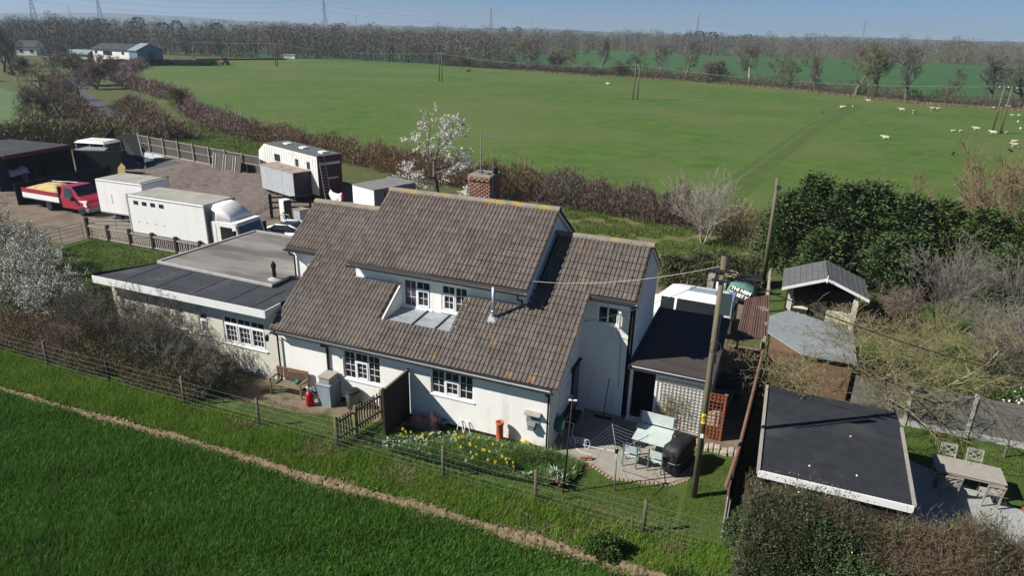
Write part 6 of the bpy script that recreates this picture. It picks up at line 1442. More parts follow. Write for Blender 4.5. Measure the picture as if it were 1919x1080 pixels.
for k in range(6):
    a, b = k * math.pi / 3, (k + 1) * math.pi / 3; dfm.add([(.018 * math.cos(a), 0, .018 * math.sin(a)), (.018 * math.cos(b), 0, .018 * math.sin(b)), (.028 * math.cos(b), -.04, .028 * math.sin(b)), (.028 * math.cos(a), -.04, .028 * math.sin(a))], [(0, 1, 2, 3)])
fm_ = dfm.mesh('flower'); fm_.materials.append(MATS['petal_yellow']); stm = MB().tube((0, 0, 0), (0, -.02, .40), .006, n=4).mesh('stem'); stm.materials.append(MATS['leaf_bulb'])
dpos = [(-5.0, -1.5), (-4.85, -1.55), (-4.7, -1.45), (-4.95, -1.75), (-4.25, -1.4), (-4.2, -1.52), (-4.35, -1.65), (-3.9, -1.75), (-3.1, -1.1), (-2.95, -1.15), (-2.85, -1.1), (-3.0, -1.3), (-2.5, -1.2), (-2.4, -1.35), (-2.6, -1.7), (-2.2, -1.3), (-1.9, -1.45), (-1.8, -1.5), (-2.0, -1.75), (-1.6, -1.5), (-1.5, -1.9), (-1.35, -1.75), (-1.1, -1.6), (-.95, -1.65), (-.9, -1.55), (-.85, -1.75), (-.7, -1.6), (-1.2, -2.0), (-2.3, -.9), (-1.4, -.9), (-1.7, -1.0), (-.6, -1.85), (-2.0, -2.0), (-4.5, -1.9)]
for x, y in dpos:
    o = thing('daffodil', 'yellow daffodil blooming in the bed by the wall', 'daffodil', (x, y, .02), random.uniform(-60, 60), 'daffodils in the flower bed'); s_ = random.uniform(.85, 1.25); o.scale = (s_,) * 3
    link('stem', stm, None, o); f_ = link('flower', fm_, None, o); f_.location = (0, -.02, .40); f_.rotation_euler = (R_(random.uniform(-35, -5)), 0, 0); f_.scale = (.85,) * 3
# --- hedges: twigs through the volume, uneven top
def hedge(name, label, path, width, height, n, mat, seed=0, leaf=None, leafn=0, twig=(.25, .6), tw=.03, jag=.35, cat='hedge', leafsize=.07, parts=(), soft=True):
    o = thing(name, label, cat); pts = np.array(path, float); seg = np.linalg.norm(np.diff(pts, axis=0), axis=1); cum = np.concatenate([[0], np.cumsum(seg)]); L = cum[-1]
    def sample(n):
        t = rng.uniform(0, L, n); x = np.interp(t, cum, pts[:, 0]); y = np.interp(t, cum, pts[:, 1]); i = np.clip(np.searchsorted(cum, t) - 1, 0, len(seg) - 1); d = np.diff(pts, axis=0)[i] / seg[i][:, None]
        top = height * (.62 + jag * 1.1 * lump(x, y, .9, seed) + .22 * lump(x, y, 3.1, seed + 1) + .10 * np.sin(t * 3.1) * np.sin(t * 1.3 + seed)); wid = width / 2 * (.6 + .7 * lump(x, y, .9, seed + 4))
        s = np.clip(rng.normal(0, .55, n), -1.5, 1.5); f = rng.beta(1.25, 1.15, n)
        if soft: f = f * (1 + .22 * np.abs(rng.normal(0, 1, n)) * (f > .75))
        zz = top * f; rr = wid * np.sqrt(np.clip(1 - (np.clip(f - .35, 0, 1) / .85) ** 2, .08, 1))
        P = np.stack([x - d[:, 1] * s * rr, y + d[:, 0] * s * rr, zz], 1); out = np.stack([-d[:, 1] * s, d[:, 0] * s, np.zeros(n)], 1); return P, out
    P, out = sample(n); ln = rng.uniform(*twig, n)[:, None]
    D = unit(out * .5 + rng.normal(0, .45, (n, 3)) + np.array([0, 0, .75])) * ln
    P = P - D * .5; P[:, 2] = np.maximum(P[:, 2], 0)
    if name == 'brown_hedge': k_ = (rng.uniform(size=n) > .62 * (P[:, 0] < 9.6) * (lump(P[:, 0], P[:, 1], 1.6, 2.) > .3)); P, D = P[k_], D[k_]; n = len(P)
    link('twigs', raw_mesh('twigs', [cards(P, D, tw * rng.uniform(.5, 1.4, n))]), mat, o)
    if leaf:
        P, out = sample(leafn); m_ = lump(P[:, 0], P[:, 1], 1.5, seed + 2) > .42; P = P[m_]; out = out[m_]
        D = unit(out + rng.normal(0, .7, P.shape) + np.array([0, 0, .3])) * leafsize * rng.uniform(.6, 1.4, (len(P), 1)); link('foliage', raw_mesh('foliage', [cards(P, D, np.full(len(P), leafsize * .7), True)]), leaf, o)
    for pm, pn, ps, thr, sd in parts:
        P, out = sample(pn); m_ = lump(P[:, 0], P[:, 1], 1.2, sd) > thr; P = P[m_]; D = unit(rng.normal(size=P.shape)) * ps; link('blossom', raw_mesh('blossom', [cards(P, D, np.full(len(P), ps), True)]), pm, o)
    return o
hedge('field_hedge', 'pinkish brown bare hedge beside lane, left of horsebox', [(-92, 72), (-75, 58.5), (-66, 53.5), (-57.6, 50)], 3.0, 2.3, 26000, 'twig_pink', 1, tw=.06, twig=(.3, .8), parts=[('blossom_grey', 5000, .10, .66, 3.3)])
hedge('field_hedge', 'reddish bare hedge behind the white horsebox', [(-57.6, 50), (-49, 46.5), (-40.8, 43.6), (-33, 41)], 2.8, 2.1, 24000, 'twig_red', 2, tw=.05, leaf='leaf_dark', leafn=5000, leafsize=.12, parts=[('blossom_grey', 3500, .09, .70, 1.7)])
hedge('field_hedge', 'russet brown hedge behind the grey container and blossom tree', [(-33, 41), (-26.6, 38.2), (-20, 36.8), (-13, 35.2)], 2.8, 2.3, 30000, 'twig_red', 3, tw=.045, leaf='leaf_dark', leafn=6000, leafsize=.11)
hedge('field_hedge', 'grey brown bare hedge right of the chimney', [(-13, 35.2), (-8, 34.2), (-4.2, 33.4), (1.5, 32.4)], 2.6, 2.3, 30000, 'twig_purple', 4, tw=.04, leaf='leaf_dark', leafn=5000, leafsize=.09)
hedge('field_hedge', 'olive brown tangled hedge between birch and conifers', [(1.5, 32.4), (4.5, 31.2), (6.5, 29.0), (6.2, 26.0)], 3.0, 2.0, 22000, 'twig_olive', 5, tw=.04, leaf='leaf_bramble', leafn=9000, leafsize=.09)
hedge('evergreen_hedge', 'dark glossy evergreen hedge behind the white camper van', [(.4, 18.4), (2.5, 19.4), (4.2, 20.2), (5.8, 20.9)], 2.2, 1.9, 9000, 'twig_olive', 6, tw=.03, leaf='leaf_dark', leafn=52000, leafsize=.085, jag=.2)
hedge('lane_hedge', 'dull brown bare hedge on the left side of lane', [(-66, 40), (-74, 42.5), (-83, 47), (-96, 55.5), (-120, 70), (-150, 92)], 3.4, 2.2, 30000, 'twig_brown', 7, tw=.08, twig=(.4, 1.0), leaf='leaf_bramble', leafn=8000, leafsize=.16)
hedge('lane_scrub', 'broad brown scrub thicket between the lane and the yard', [(-64, 43.5), (-72, 48), (-84, 56.5), (-97, 65.5)], 5.5, 1.5, 22000, 'twig_brown', 14, tw=.07, twig=(.4, 1.0), leaf='leaf_bramble', leafn=9000, leafsize=.15, jag=.6)
hedge('lane_scrub', 'low olive scrub on the left bank of the lane', [(-84, 40), (-92, 46), (-104, 55), (-125, 68)], 3.5, 1.3, 9000, 'twig_olive', 15, tw=.09, twig=(.4, 1.1), leaf='leaf_bramble', leafn=6000, leafsize=.17, jag=.7)
hedge('lane_hedge', 'ivy dark scrub hedge behind the stable block', [(-60.5, 38.5), (-68, 36), (-74, 32.5), (-80, 27)], 3.2, 2.1, 22000, 'twig_olive', 8, tw=.07, twig=(.4, .9), leaf='leaf_dark', leafn=16000, leafsize=.14)
hedge('lane_hedge', 'straggling far hedge from the lane towards the white barn', [(-100, 78), (-120, 88), (-140, 100), (-165, 122), (-185, 145)], 4.0, 2.2, 20000, 'twig_pink', 9, tw=.12, twig=(.5, 1.3))
hedge('brown_hedge', 'brown winter hedge with ivy in front of black shed roof', [(6.55, -2.85), (8.3, -2.85), (10, -2.85), (12, -2.75), (14.5, -2.65), (17.5, -2.6)], 3.1, 2.5, 250000, 'hedge_brown', 10, tw=.012, twig=(.10, .32), leaf='leaf_dark', leafn=110000, leafsize=.06, jag=.18, parts=[('blossom_grey', 1500, .04, .6, 2.2)])
hedge('boundary_hedge', 'low bare hedge along the far left edge of pasture', [(-120, 223), (-90, 218), (-58, 209), (-30, 205)], 4.5, 2.0, 32000, 'wood_brown', 11, tw=.09, twig=(.4, 1.0), jag=.8)
hedge('boundary_hedge', 'low bare hedge along the far right edge of pasture', [(-30, 205), (7, 188), (30, 168.5), (52, 163), (90, 142)], 4.0, 2.0, 34000, 'wood_brown', 12, tw=.085, twig=(.4, 1.0), jag=.9)
o = bpy.data.objects['brown_hedge']; n = 70000      # ivy smothering the near corner of the hedge
a = rng.uniform(0, 6.28, n); el = np.arccos(rng.uniform(-.2, 1, n)); q = rng.uniform(.55, 1.08, n) ** .6 * (.8 + .35 * lump(np.cos(a) * 3, np.sin(a) * 3 + el * 2, 1.3, 2.))
ci = rng.integers(0, 6, n); cc = np.array([(7.3, -2.9, .9), (8.0, -3.2, 1.2), (8.6, -3.0, 1.4), (7.7, -3.9, .6), (9.2, -3.6, .8), (10.3, -3.7, .6)])[ci]; cr_ = np.array([.9, 1.05, .8, .9, .9, .8])[ci]
P = cc + np.stack([1.15 * cr_ * q * np.sin(el) * np.cos(a), cr_ * q * np.sin(el) * np.sin(a), 1.05 * cr_ * q * np.cos(el)], 1); P = P[P[:, 2] > .05]; n = len(P); D = unit(P - np.array([8.0, -3.0, .9]) + rng.normal(0, .5, (n, 3))) * .062 * rng.uniform(.6, 1.4, (n, 1))
link('ivy', raw_mesh('ivy', [cards(P, D, np.full(n, .05), True)]), 'leaf_dark', o)
# dry grass line along the far pasture edge
P = np.concatenate([np.stack([np.linspace(a[0], b[0], 1800), np.linspace(a[1], b[1], 1800), np.zeros(1800)], 1) for a, b in (((-88, 214), (-58, 205)), ((-58, 205), (-24, 202)), ((-24, 202), (7, 184.5)), ((7, 184.5), (30, 164.5)), ((30, 164.5), (52, 159)), ((52, 159), (90, 140)))]); P[:, 1] += rng.normal(0, .5, len(P)); D = np.stack([rng.normal(0, .2, len(P)), rng.normal(0, .2, len(P)), rng.uniform(.3, .7, len(P))], 1)
tag(link('dry_grass_margin', raw_mesh('dry_grass_margin', [cards(P, D, np.full(len(P), .12))]), 'blade_dead'), 'pale dry grass margin along the far pasture edge', 'grass', kind='stuff')
# --- scrub at the left of the foreground
n = 75000; P = area_pts(n, -26, -12.4, -2.75, .1); P = P[(lump(P[:, 0], P[:, 1], .8, 5) > .2) & (P[:, 1] < -.3 - .9 * (P[:, 0] > -13.6))]; n = len(P); top = (.65 + 1.2 * lump(P[:, 0], P[:, 1], .9, 3.)) * np.clip((P[:, 1] + 3.1) / 1.2, .25, 1); P[:, 2] = rng.uniform(0, 1, n) ** .7 * top
D = unit(rng.normal(0, .7, (n, 3)) + np.array([0, 0, .5])) * rng.uniform(.12, .4, (n, 1))
tag(link('bramble_stems', raw_mesh('bramble_stems', [cards(P, D, .012 * rng.uniform(.5, 1.5, n))]), 'twig_brown'), 'tangled brown bramble stems along the fence before the extension', 'brambles', kind='stuff')
m_ = (lump(P[:, 0], P[:, 1], 1.1, 7) > .45) & (P[:, 2] > .25 * top); Q = P[m_][:40000]; D = unit(rng.normal(size=Q.shape) + np.array([0, 0, .5])) * .07 * rng.uniform(.6, 1.4, (len(Q), 1))
tag(link('bramble_leaves', raw_mesh('bramble_leaves', [cards(Q, D, np.full(len(Q), .05), True)]), 'leaf_bramble'), 'yellow green bramble leaves along the fence before the extension', 'brambles', kind='stuff')
def shrub(name, label, loc, h, seed, bark, twig, stems=5, kids=(6, 6, 5), spread=.75, up=.45, blossom=None, bn=0, bs=.06, cat='shrub', rtw=.006, trunk_r=.05, rz=0, lens=(.6, .55, .5), first=.2, lean=.15, wig=.18, group=None, scale=None, leafmat=None):
    o = thing(name, label, cat, loc, rz, group); lv = branch_tree(seed, h, trunk_r, kids, spread, up, first, wig, lens, stems, rtw, lean); t_, c_ = tree_chunks(lv, 1)
    link('trunk', raw_mesh('trunk', t_), bark, o); link('crown', raw_mesh('crown', c_), twig, o)
    if blossom:
        S = np.concatenate(lv[2:]) if len(lv) > 3 else lv[-1]; i = rng.integers(0, len(S), bn); t = rng.uniform(0, 1, (bn, 1)); P = S[i, :3] * (1 - t) + S[i, 3:6] * t + rng.normal(0, bs * .6, (bn, 3)); D = unit(rng.normal(size=(bn, 3))) * bs * rng.uniform(.6, 1.3, (bn, 1))
        link('blossom', raw_mesh('blossom', [cards(P - D / 2, D, np.full(bn, bs * .9), True)]), blossom, o)
    if scale: o.scale = scale
    return o
for k, (x, y, h, lb) in enumerate(((-13.5, -1.75, 1.7, 'bare twiggy shrub nearest the wooden bench'), (-15.2, -1.5, 2.6, 'bare twiggy shrub in front of the large lattice window'), (-16.4, -1.3, 3.1, 'bare twiggy shrub before the narrow extension windows'), (-17.4, -1.2, 3.5, 'bare twiggy shrub at the middle of the extension wall'), (-19.0, -1.4, 3.3, 'bare twiggy shrub below the long white fascia'), (-20.8, -1.2, 3.2, 'bare twiggy shrub at the far end of the extension'), (-22.6, -1.0, 2.8, 'bare twiggy shrub beside the white blossom bush'))):
    shrub('bare_shrub', lb, (x, y, 0), h * 1.3, 100 + k, 'twig_grey', 'twig_pale' if k < 3 else 'twig_grey', stems=7, kids=(7, 6, 4), spread=.5, up=.5, rtw=.005, trunk_r=.035, lean=.2, blossom='leaf_bramble', bn=900, bs=.05, group='bare shrubs along the extension')
for k, (x, y, h, lb) in enumerate(((-25.2, -.6, 3.0, 'pale blossoming bush nearest the camera at left edge'), (-27.4, 1.0, 3.5, 'tall blossoming bush in the middle of left thicket'), (-30.2, 2.6, 3.6, 'blossoming bush second from back in left thicket'), (-33.4, 4.6, 3.3, 'blossoming bush close to the dark gate post'), (-37.0, 5.0, 3.6, 'blossoming bush at the far end of left thicket'), (-29.0, -1.6, 3.4, 'blossoming bush cut by the left picture edge'))):
    shrub('blackthorn', lb, (x, y, 0), h * 1.25, 130 + k, 'twig_grey', 'twig_grey', stems=6, kids=(8, 7, 5), spread=.7, up=.35, rtw=.008, trunk_r=.05, lean=.25, blossom='blossom_grey', bn=5600 if k != 3 else 3600, bs=.065, group='blossoming bushes at the left edge')
n = 30000; P = area_pts(n, -36, -22.5, -2.6, 6); P = P[(P[:, 1] < (-P[:, 0] - 23) * .42 + 1.0) & (P[:, 1] > (-P[:, 0] - 27) * .42 - 2.6)]; n = len(P); P[:, 2] = rng.uniform(0, 1.4, n) * lump(P[:, 0], P[:, 1], .7, 2); D = unit(rng.normal(0, .7, (n, 3)) + np.array([0, 0, .5])) * rng.uniform(.15, .5, (n, 1))
tag(link('thicket_stems', raw_mesh('thicket_stems', [cards(P, D, .02 * rng.uniform(.5, 1.5, n))]), 'twig_brown'), 'dark tangled undergrowth below the left blossom bushes', 'undergrowth', kind='stuff')
# --- trees round the house
shrub('blossom_tree', 'white blossoming tree standing behind the brick chimney', (-20.9, 31.2, 0), 8.0, 368, 'bark', 'bark', stems=1, kids=(8, 6, 5), spread=.9, up=.22, blossom='blossom', bn=5200, bs=.095, cat='tree', rtw=.015, trunk_r=.19, lean=.1, first=.25, wig=.2, scale=(1.2, 1.2, 1.12))
shrub('blossom_shrub', 'low white blossoming shrub left of the brick chimney', (-16.6, 29.2, 0), 2.6, 205, 'bark', 'twig_grey', stems=4, kids=(6, 5, 4), blossom='blossom', bn=1500, bs=.13, rtw=.012)
shrub('birch', 'bare pale stemmed birch clump behind the right gable', (1.7, 28.3, 0), 6.3, 211, 'bark_pale', 'bark_pale', stems=9, kids=(8, 6, 4), spread=.45, up=.55, rtw=.007, trunk_r=.085, lean=.22, cat='tree', blossom='leaf_bramble', bn=250, bs=.08)
shrub('lichen_apple_tree', 'gnarled lichen covered bare tree over the grey shed roof', (10.45, 8.3, 0), 6.4, 222, 'bark_lichen', 'twig_lichen', stems=2, kids=(11, 9, 8), spread=.9, up=.20, rtw=.006, trunk_r=.15, lean=.55, cat='tree', first=.25, wig=.26, lens=(.72, .6, .5), scale=(1.15, 1.05, .85), blossom='twig_lichen', bn=5000, bs=.035)
shrub('lichen_apple_tree', 'lichen covered bare tree against the grey panel fence', (13.0, 9.8, 0), 6.0, 224, 'bark_lichen', 'twig_lichen', stems=2, kids=(11, 9, 8), spread=.9, up=.18, rtw=.006, trunk_r=.13, lean=.5, cat='tree', first=.25, wig=.26, lens=(.72, .6, .5), scale=(1.1, 1, .85), blossom='twig_lichen', bn=4000, bs=.035)
shrub('lichen_apple_tree', 'yellow lichened bare tree reaching over the rust red rail', (8.3, 6.1, 0), 5.2, 229, 'bark_lichen', 'twig_lichen', stems=2, kids=(10, 9, 8), spread=.9, up=.2, rtw=.006, trunk_r=.11, lean=.5, cat='tree', first=.25, wig=.26, lens=(.72, .6, .5), scale=(1.05, 1, .85), blossom='twig_lichen', bn=6000, bs=.04)
shrub('bare_tree', 'pale spreading bare tree before the right conifers', (14.7, 18.3, 0), 6.4, 233, 'twig_grey', 'twig_pale', stems=7, kids=(8, 7, 5), spread=.5, up=.45, rtw=.006, trunk_r=.08, lean=.35, cat='tree')
shrub('bare_tree', 'second pale bare tree nearer the right picture edge', (18.6, 18.0, 0), 6.0, 261, 'twig_grey', 'twig_pale', stems=7, kids=(8, 7, 5), spread=.5, up=.4, rtw=.006, trunk_r=.07, lean=.35, cat='tree')
shrub('bare_shrub', 'thin bare shrub between weeping shrub and pale tree', (13.4, 14.8, 0), 3.6, 263, 'twig_grey', 'twig_lichen', stems=6, kids=(7, 6, 5), spread=.7, up=.25, rtw=.006, trunk_r=.05, lean=.35)
shrub('bare_shrub', 'spreading bare shrub below the pale tree', (16.4, 15.8, 0), 3.8, 265, 'twig_grey', 'twig_pale', stems=7, kids=(8, 7, 5), spread=.7, up=.25, rtw=.006, trunk_r=.05, lean=.35)
shrub('bare_shrub', 'dense grey bare shrub at the right picture edge', (17.6, 13.6, 0), 4.6, 235, 'twig_grey', 'twig_pale', stems=8, kids=(8, 7, 5), spread=.6, up=.3, rtw=.009, trunk_r=.06, lean=.3)
shrub('bare_shrub', 'second grey bare shrub behind the panel fence', (15.6, 11.6, 0), 3.4, 237, 'twig_grey', 'twig_grey', stems=8, kids=(7, 6, 5), spread=.6, up=.3, rtw=.009, trunk_r=.05, lean=.3)
shrub('weeping_shrub', 'rounded purple brown weeping shrub beside the summerhouse', (12.3, 17.2, 0), 3.4, 239, 'twig_purple', 'twig_purple', stems=6, kids=(10, 8, 5), spread=.95, up=-.25, rtw=.010, trunk_r=.05, lean=.1)
shrub('blossom_sapling', 'small sapling with white blossom behind the panel fence', (15.9, 8.1, 0), 2.6, 241, 'bark', 'twig_grey', stems=1, kids=(7, 5, 4), blossom='blossom', bn=240, bs=.11, rtw=.007, trunk_r=.05, cat='sapling')
shrub('bare_sapling', 'slim bare sapling in front of the panel fence', (15.1, 6.3, 0), 2.5, 243, 'bark', 'twig_grey', stems=1, kids=(7, 5, 3), rtw=.006, trunk_r=.05, cat='sapling')
shrub('willow', 'tall orange twigged bare willow behind the conifers', (20.8, 29.5, 0), 10.5, 251, 'twig_red', 'twig_red', stems=8, kids=(9, 7, 4), spread=.45, up=.55, rtw=.014, trunk_r=.10, lean=.3, cat='tree')
shrub('willow', 'smaller orange twigged bare willow left of the tall one', (16.8, 30.5, 0), 7.2, 253, 'twig_red', 'twig_red', stems=7, kids=(8, 6, 4), spread=.45, up=.55, rtw=.012, trunk_r=.08, lean=.3, cat='tree')
bush('laurel', 'leafy green shrub beside the panel fence at right', (16.0, 9.6, 0), 1.4, 1.1, 1.3, 4500, .11, 'leaf_bush')
bush('garden_shrub', 'green shrub between the grey shed and the weeping shrub', (12.6, 12.6, 0), .9, .8, .8, 2200, .09, 'leaf_bush')
# conifers
def conifer(label, x, y, h, r, n, mat, seed):
    o = thing('conifer', label, 'conifer', (x, y, 0), 0, 'dark conifers behind the right garden'); rg = np.random.default_rng(seed)
    MB().tube((0, 0, 0), (0, 0, h * .9), .14, .03, 7).build('trunk', 'bark', o)
    nb = 240; zb = h * (.04 + .94 * rg.uniform(0, 1, nb) ** .8); az = rg.uniform(0, 6.283, nb)
    prof = r * np.clip(1.15 - (zb / h) ** 1.7, .10, 1) * rg.uniform(.70, 1.15, nb)
    k = n // nb; i = np.repeat(np.arange(nb), k); t = rg.uniform(.25, 1, len(i)) ** .7
    rad = prof[i] * t; sp = .34 * rg.normal(0, 1, len(i)) * (.5 + .7 * t)
    z = zb[i] + rad * .22 + rg.normal(0, .14, len(i)); P = np.stack([np.cos(az[i]) * rad - np.sin(az[i]) * sp, np.sin(az[i]) * rad + np.cos(az[i]) * sp, np.maximum(z, .02)], 1)
    D = unit(np.stack([np.cos(az[i]), np.sin(az[i]), np.full(len(i), .35)], 1) + rg.normal(0, .42, (len(i), 3))) * rg.uniform(.14, .34, (len(i), 1))
    link('crown', raw_mesh('crown', [cards(P, D, .10 * rg.uniform(.6, 1.3, len(i)), True)]), mat, o); return o
CN = [(6.9, 24.6, 4.9, 1.9), (8.2, 25.4, 6.0, 2.0), (10.0, 25.0, 5.7, 1.9), (11.6, 25.6, 5.9, 2.1), (13.4, 25.2, 5.4, 2.0), (15.2, 25.8, 5.1, 2.0), (17.2, 25.4, 4.9, 2.1), (19.3, 25.8, 4.8, 2.2), (21.6, 26.0, 4.7, 2.2), (9.0, 22.6, 3.4, 1.6), (12.6, 22.8, 3.4, 1.7), (18.3, 22.6, 3.6, 1.8)]
CL = ['leftmost dark conifer, hugging the rear pole', 'tallest dark conifer of the row, second from left', 'dark conifer third from the left in the row', 'dark conifer fourth from the left in the row', 'dark conifer near the middle of the row', 'lighter conifer right of the row middle', 'lighter conifer below the small willow', 'lighter conifer below the tall willow', 'rightmost conifer cut by the picture edge', 'low conifer directly behind the summerhouse', 'low conifer behind the weeping shrub', 'low conifer behind the pale bare tree']
for k, ((x, y, h, r), lb) in enumerate(zip(CN, CL)): conifer(lb, x, y, h, r, 9500 if k < 9 else 5000, 'conifer_light' if 5 <= k < 9 else 'conifer', 300 + k)
# ================================================================== BACKGROUND TREES, FARM, ANIMALS
def far_tree_mesh(seed, kind):
    rg = np.random.default_rng(seed)
    lv = branch_tree(seed, 10 if kind != 'bush' else 8, .30 if kind != 'bush' else .18, kids=(9, 6, 5), spread=.6 if kind == 'tall' else .8, up=.5 if kind == 'tall' else .3, first=.22, rtw=.030, stems=1 if kind != 'bush' else 4, lean=.05, wig=.14, lens=(.55, .55, .5))
    t_, c_ = tree_chunks(lv, 1, (6, 4, 3, 3, 3)); tm = raw_mesh('trunk', t_); S = lv[-1]; n = len(S) * (5 if kind != 'bush' else 4); i = rg.integers(0, len(S), n); t = rg.uniform(0, 1, (n, 1)); P = S[i, :3] * (1 - t) + S[i, 3:6] * t; D = unit(S[i, 3:6] - S[i, :3] + rg.normal(0, .8, (n, 3)) + np.array([0, 0, .3])) * rg.uniform(.25, .8, (n, 1))
    cm = raw_mesh('crown', c_ + [cards(P, D, np.full(n, .028), rg=rg)]); zmax = max(v.co.z for v in cm.vertices); return tm, cm, zmax
PROTO = {}
for kind in ('tall', 'oak', 'bush'):
    for s_ in range(3): PROTO[(kind, s_)] = far_tree_mesh(500 + s_ * 7 + len(kind), kind)
_copies = {}
def far_tree(label, x, y, h, kind, s_, twig, bark='bark', wide=1.0, group=None):
    o = thing('field_tree', label, 'tree', (x, y, 0), random.uniform(0, 360), group); tm, cm, zm = PROTO[(kind, s_)]
    key = (kind, s_, twig, bark)
    if key not in _copies:
        a, b = tm.copy(), cm.copy(); a.materials.clear(); b.materials.clear(); a.materials.append(MATS[bark]); b.materials.append(MATS[twig]); _copies[key] = (a, b)
    a, b = _copies[key]; link('trunk', a, None, o); link('crown', b, None, o); f = h / zm; o.scale = (f * wide, f * wide, f); return o
FT = [(-82.6, 217.8, 12.3, 'oak', 'wood_brown', 'spreading tree where the far green field begins'), (-68.1, 218.2, 8.6, 'oak', 'wood_olive', 'bushy olive tree on the pasture edge, left of centre'), (-54.6, 209.1, 12.5, 'tall', 'wood_grey', 'tall slim tree on the edge left of the middle poles'), (-47.5, 208.8, 5.7, 'bush', 'wood_brown', 'small dark bush tree just left of the middle poles'), (-43.9, 215.5, 8.5, 'oak', 'wood_olive', 'bushy tree directly behind the middle poles'), (-35.2, 210.3, 10.9, 'tall', 'wood_grey', 'twin slim tree right of the middle poles'), (-26.3, 203.2, 12.4, 'tall', 'wood_grey', 'tallest slim tree right of the middle poles'),
      (-18.3, 199.2, 7.5, 'bush', 'twig_purple', 'dark dense conical tree on the pasture edge'), (-7.1, 198.3, 11.8, 'tall', 'wood_grey', 'tall pale trunked tree right of the conical tree'), (-.3, 201.5, 9.4, 'oak', 'wood_olive', 'yellowish tree two right of the conical tree'), (4.2, 191.4, 8.5, 'oak', 'wood_olive', 'low bushy tree between yellowish and big oak'), (10.6, 184.1, 9.6, 'tall', 'wood_brown', 'thin straight tree left of the big oak'), (19.7, 174.6, 13.7, 'oak', 'wood_olive', 'big dark trunked oak on the right pasture edge'), (24.6, 178.5, 13.6, 'tall', 'wood_olive', 'tall tree growing close behind the big oak'), (30.1, 168.0, 13.1, 'tall', 'wood_grey', 'broad many stemmed tree right of the big oak'), (38.8, 171.3, 8.2, 'tall', 'wood_grey', 'thin see-through tree left of the leaning right poles'), (47.6, 170.4, 12.0, 'tall', 'wood_grey', 'tall tree above the right pasture poles'), (54.0, 171.2, 11.5, 'oak', 'wood_grey', 'tree at the right picture edge of pasture'), (-75, 222, 7.5, 'bush', 'wood_brown', 'low brown bush tree beside the spreading tree'),
      (-134.5, 229.8, 7.9, 'oak', 'wood_brown', 'rounded tree at the right end of the wood edge'), (-109.3, 222.1, 6.9, 'oak', 'wood_olive', 'small tree above the left part of far field'), (-92.8, 223.2, 6.3, 'bush', 'wood_olive', 'low tree next to the spreading tree, on its left'), (-121.9, 229.0, 5.1, 'bush', 'wood_brown', 'small rounded bush above the blossom tree poles'),
      (-174.6, 98.2, 11.9, 'tall', 'wood_grey', 'tall bare tree at the upper left corner'), (-138.0, 90.8, 7.8, 'bush', 'wood_olive', 'yellow green budding tree beside the white barn'), (-154.3, 95.1, 5.9, 'oak', 'wood_brown', 'dark bare tree left of the yellow budding tree'), (-186.3, 103.7, 9.8, 'oak', 'wood_grey', 'bare tree on the extreme left edge above lane'), (-89.7, 48.3, 6.4, 'oak', 'twig_grey', 'bare branching tree beside the lane'), (-86.4, 66.2, 4.6, 'bush', 'twig_olive', 'small round bare tree in the lane hedge'), (-158.4, 88, 5.8, 'bush', 'wood_brown', 'scrubby tree above the pale left field'), (-175.3, 114.3, 6.1, 'bush', 'wood_brown', 'scrubby tree in front of the far left house'), (-220.8, 163.7, 8.6, 'oak', 'wood_grey', 'bare tree behind the roof of the white barn'), (-216, 196, 9.2, 'tall', 'wood_grey', 'bare tree right of the blue gable'), (-229.8, 206.1, 9.1, 'tall', 'wood_grey', 'second bare tree right of the blue gable'), (-210.0, 204.7, 7.9, 'tall', 'wood_brown', 'third bare tree right of the blue gable'), (-81.5, 33.6, 6.0, 'tall', 'twig_grey', 'thin bare tree on the left edge behind the stable'), (-104, 62, 6.5, 'oak', 'twig_grey', 'dark bare tree leaning over the lane bend'), (-118, 66, 7.0, 'oak', 'twig_olive', 'olive bare tree left of the lane bend'), (-128, 84, 6.0, 'bush', 'twig_pink', 'pinkish bare tree right of the far lane'), (-97, 50, 5.2, 'bush', 'twig_grey', 'low bare tree at the edge of pale left field'), (-196, 128, 8.5, 'oak', 'wood_grey', 'bare tree standing before the left end of white barn'), (-214, 122, 9.5, 'tall', 'wood_grey', 'tall bare tree between the far house and bungalow'), (-240, 140, 9.0, 'oak', 'wood_brown', 'brown bare tree masking the far left house'), (-228, 146, 7.5, 'oak', 'wood_grey', 'bare tree masking the small bungalow'), (-168, 84, 8.0, 'oak', 'wood_brown', 'brown bare tree above pale left field'), (-148, 104, 6.5, 'bush', 'wood_brown', 'scrubby brown tree by the far lane')]
for k, (x, y, h, kd, tw_, lb) in enumerate(FT): far_tree(lb, x, y, h, kd, k % 3, tw_, 'bark' if 'pale' not in lb else 'bark_pale', 1.0 if kd == 'tall' else 1.15, 'bare trees around the pasture' if k < 23 else 'bare trees near the lane and barn')
